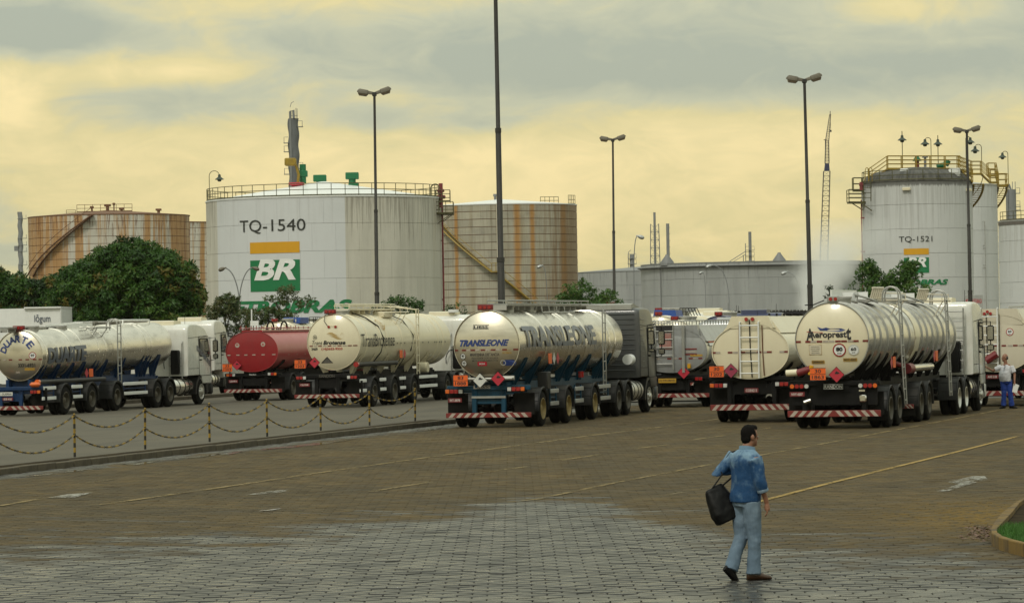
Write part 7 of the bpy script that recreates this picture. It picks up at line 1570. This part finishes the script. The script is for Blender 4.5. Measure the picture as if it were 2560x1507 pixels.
def shoe(anc, direction, pitch, mat, parent, s=1.):
    d = Vector((direction.x, direction.y, 0)).normalized(); sd_ = Vector((-d.y, d.x, 0)); up = Vector((0, 0, 1)); R = Matrix.Rotation(pitch, 3, sd_); tmp = B(); n = 16
    def q(f, w, z0, z1): return [anc + R @ (d*f + sd_*w*cos(2*pi*k/n) + up*((z0+z1)/2 + (z1-z0)/2*sin(2*pi*k/n))) for k in range(n)]
    tmp.rings([q(-.085*s, .012, -.07, -.02), q(-.075*s, .030, -.085, .03), q(-.02*s, .040, -.085, .045), q(.05*s, .044, -.085, .02), q(.12*s, .050, -.085, -.015), q(.18*s, .044, -.085, -.03), q(.21*s, .015, -.08, -.05)], cap0=True, cap1=True)
    o = tmp.build('shoe', mat, parent); b = B(); b.rings([[anc + R @ (d*f + sd_*w*cos(2*pi*k/n)) + R @ (up*z) for k in range(0)] for f, w, z in ()]) if False else None; return o
shoe(anR + Vector((0, 0, -.005)), Vector((.97, .2, 0)), 0, 'brown_leather', man); shoe(anL + Vector((0, 0, -.01)), Vector((.85, .5, 0)), radians(44), 'black_leather', man)
# shoulder bag, a thing of its own
bag = thing('shoulder_bag', 'black leather bag hanging from the walking man\u2019s shoulder', 'bag', (WX.x-.02, WX.y, 0)); bag.scale = (.975,)*3; bc = Vector((-.275, .06, .87)); n = 20
Rb = Matrix.Rotation(radians(-24), 3, 'Y') @ Matrix.Rotation(radians(25), 3, 'Z'); tmp = B()
tmp.rings([[bc + Rb @ Vector((w*math.copysign(abs(cos(2*pi*k/n))**.6, cos(2*pi*k/n)) + dx, dpt*math.copysign(abs(sin(2*pi*k/n))**.7, sin(2*pi*k/n)), z)) for k in range(n)] for z, w, dpt, dx in ((-.215, .13, .07, .01), (-.20, .165, .095, .01), (-.1, .175, .10, 0), (.0, .165, .09, 0), (.1, .145, .07, .0), (.19, .125, .045, 0), (.215, .11, .02, 0))], cap0=True, cap1=True)
remeshed('bag_body', tmp, 'black_leather', bag, .010, 2, (.025, .15))
b = B(); b.tube([bc+Rb @ Vector((-.07, 0, .18)), bc+Vector((.02, -.02, .34)), T_(-.28, -.15, 1.27), T_(-.17, -.07, 1.45), T_(-.15, .03, 1.475), T_(-.22, .12, 1.30), bc+Vector((.13, .0, .30)), bc+Rb @ Vector((.08, 0, .17))], .010, 6); b.build('strap', 'black_leather', bag)
# --- the man in the white T-shirt, resting a hand on the truck cab
W2 = G(2517, 1021); m2 = thing('person', 'man in a white T-shirt and bright blue trousers leaning a hand on the white cab', 'person', (W2.x, W2.y, 0))
# faces the camera-left; arm out to the left
fwd = Vector((-.75, -.55, 0)).normalized(); lat = Vector((-.55, .75, 0)).normalized()
b = B(); hc = Vector((-.03, 0, 1.60)); Hr = Matrix.Rotation(radians(100), 3, 'Z'); head(b, hc, Hr); limb(b, [Vector((0, 0, 1.38)), hc+Vector((0, 0, -.04))], [.062, .06], 14)
sec2 = [(.88, 0, .0, .15, .12), (1.0, 0, .04, .17, .16), (1.1, 0, .05, .175, .17), (1.22, 0, .02, .175, .14), (1.34, 0, 0, .18, .11), (1.41, 0, 0, .13, .09)]
tors(b, sec2); s1 = Vector((-.17, .05, 1.33)); s2 = Vector((.19, -.03, 1.34)); e1 = Vector((-.40, .10, 1.20)); h1 = Vector((-.60, .16, 1.32)); e2 = Vector((.26, -.06, 1.06)); h2 = Vector((.24, -.14, .86))
limb(b, [s1, e1, h1], [.05, .042, .03], 12); hand(b, h1, Vector((-.6, .2, .3)), 1, .3); limb(b, [s2, e2, h2], [.052, .042, .03], 12); hand(b, h2, Vector((0, -.1, -1)), -1, .9)
a1, a2 = Vector((-.09, .02, .9)), Vector((.08, -.02, .9)); k1, k2 = Vector((-.08, -.02, .5)), Vector((.11, -.04, .5)); f1, f2 = Vector((-.10, .0, .09)), Vector((.16, .02, .09))
for a, k, f in ((a1, k1, f1), (a2, k2, f2)): limb(b, [a, k, f], [.085, .058, .042], 12)
remeshed('body', b, 'skin', m2, .011, 3); f = headfn(hc, Hr); b = B()
for sx in (-1, 1): ell(b, f((sx*.03, .083, .005)), (.012, .012, .009), 8, 6)
b.build('eye', 'eye', m2); remeshed('hair', hairmesh(hc, Hr, 'short'), 'hair_grey', m2, .009, 2, (.008, .02))
b = B(); tors(b, [(.86, 0, .02, .18, .155), (.93, 0, .035, .19, .175), (1.03, 0, .055, .195, .19), (1.12, 0, .055, .195, .185), (1.24, 0, .02, .195, .155), (1.34, 0, 0, .19, .12), (1.40, 0, 0, .12, .09)])
limb(b, [s1+Vector((.03, 0, 0)), s1.lerp(e1, .72)], [.078, .080], 14); limb(b, [s2+Vector((-.03, 0, .0)), s2.lerp(e2, .72)], [.08, .082], 14); remeshed('tshirt', b, 'tshirt', m2, .012, 3, (.028, .08))
b = B(); tors(b, [(.80, 0, 0, .16, .13), (.88, 0, .01, .175, .15), (.93, 0, .02, .175, .155)])
for a, k, fq in ((a1, k1, f1), (a2, k2, f2)): limb(b, [a, a.lerp(k, .5), k, k.lerp(fq, .5), fq], [.105, .095, .082, .08, .085], 16)
remeshed('trousers', b, 'work_blue', m2, .012, 3, (.028, .07)); shoe(f1, Vector((-.7, -.7, 0)), 0, 'black_leather', m2); shoe(f2, Vector((.8, -.6, 0)), 0, 'black_leather', m2)
B().tube([Vector((-.05, -.13, 1.40)), Vector((-.07, -.18, 1.25)), Vector((-.1, -.19, 1.18)), Vector((-.1, -.16, 1.28)), Vector((.05, -.1, 1.40))], .006, 5).build('lanyard', 'ink_slate', m2)
q = W2 + h2; pp = thing('paper_sheets', 'white papers held in the hand of the man in the T-shirt', 'papers', (q.x, q.y, q.z-.10)); b = B(); b.box((.02, -.02, -.12), (.16, .012, .26), R=Matrix.Rotation(radians(12), 3, 'Y')); b.box((.04, .0, -.10), (.15, .006, .22), R=Matrix.Rotation(radians(24), 3, 'Y')); b.build('sheet', 'paper', pp, smooth=False)
# ============================================================ steam and air
def volume_box(name, label, lo, hi, dens, cat, col=(.985, .985, .98), noise=None):
    b = B(); b.box(tuple((a+c)/2 for a, c in zip(lo, hi)), tuple(c-a for a, c in zip(lo, hi)))
    me = bpy.data.meshes.new(name); me.from_pydata(b.v, [], b.f); m = bpy.data.materials.new(name); m.use_nodes = True; N = m.node_tree.nodes; L = m.node_tree.links
    N.remove(N['Principled BSDF']); v = N.new('ShaderNodeVolumePrincipled'); v.inputs['Density'].default_value = dens; v.inputs['Color'].default_value = col+(1,); v.inputs['Anisotropy'].default_value = .2
    L.new(v.outputs[0], N['Material Output'].inputs['Volume'])
    if noise: noise(m, NT(N, L), v)
    me.materials.append(m); o = link(name, me); tag(o, label, cat, kind='stuff'); return o
def steam(m, t, v):
    p = t.pos(); c0 = A(2000, 760, 290); c1 = A(2110, 640, 290)
    q = t.sep(t.v('SUBTRACT', p, tuple(c0)))
    h_ = q[2]; cx_ = t.m('MULTIPLY', t.m('POWER', t.m('MAXIMUM', h_, 0.), .8), .62)      # drifts to the right as it rises
    wdt = t.m('MULTIPLY_ADD', h_, .42, 1.1)
    dx = t.m('DIVIDE', t.m('SUBTRACT', q[0], t.m('ADD', cx_, .9)), wdt); dy = t.m('DIVIDE', q[1], 3.)
    r = t.m('SQRT', t.m('ADD', t.m('MULTIPLY', dx, dx), t.m('MULTIPLY', dy, dy)))
    n = t.noise(p, .55, 5, .6, .6); r = t.m('ADD', r, t.m('MULTIPLY_ADD', n, 1.5, -.75))
    f = t.m('MULTIPLY', t.step(r, 1.5, .2), t.step(h_, 8., 1.)); f = t.m('MULTIPLY', f, t.step(h_, -3.5, -.5)); t.L.new(t.m("MULTIPLY", f, .55), v.inputs['Density'])
    m.cycles.volume_step_rate = 1.0
c0 = A(1960, 790, 290); volume_box('steam_plume', 'white steam drifting up beside the wide grey tank', (c0.x-4, 285, .5), (c0.x+10, 295, 11.5), .1, 'steam', noise=steam)
volume_box('haze', 'thin warm haze over the depot', (-260, -30, -1.2), (260, 1150, 62), .00004, 'haze', col=(.95, .90, .78))
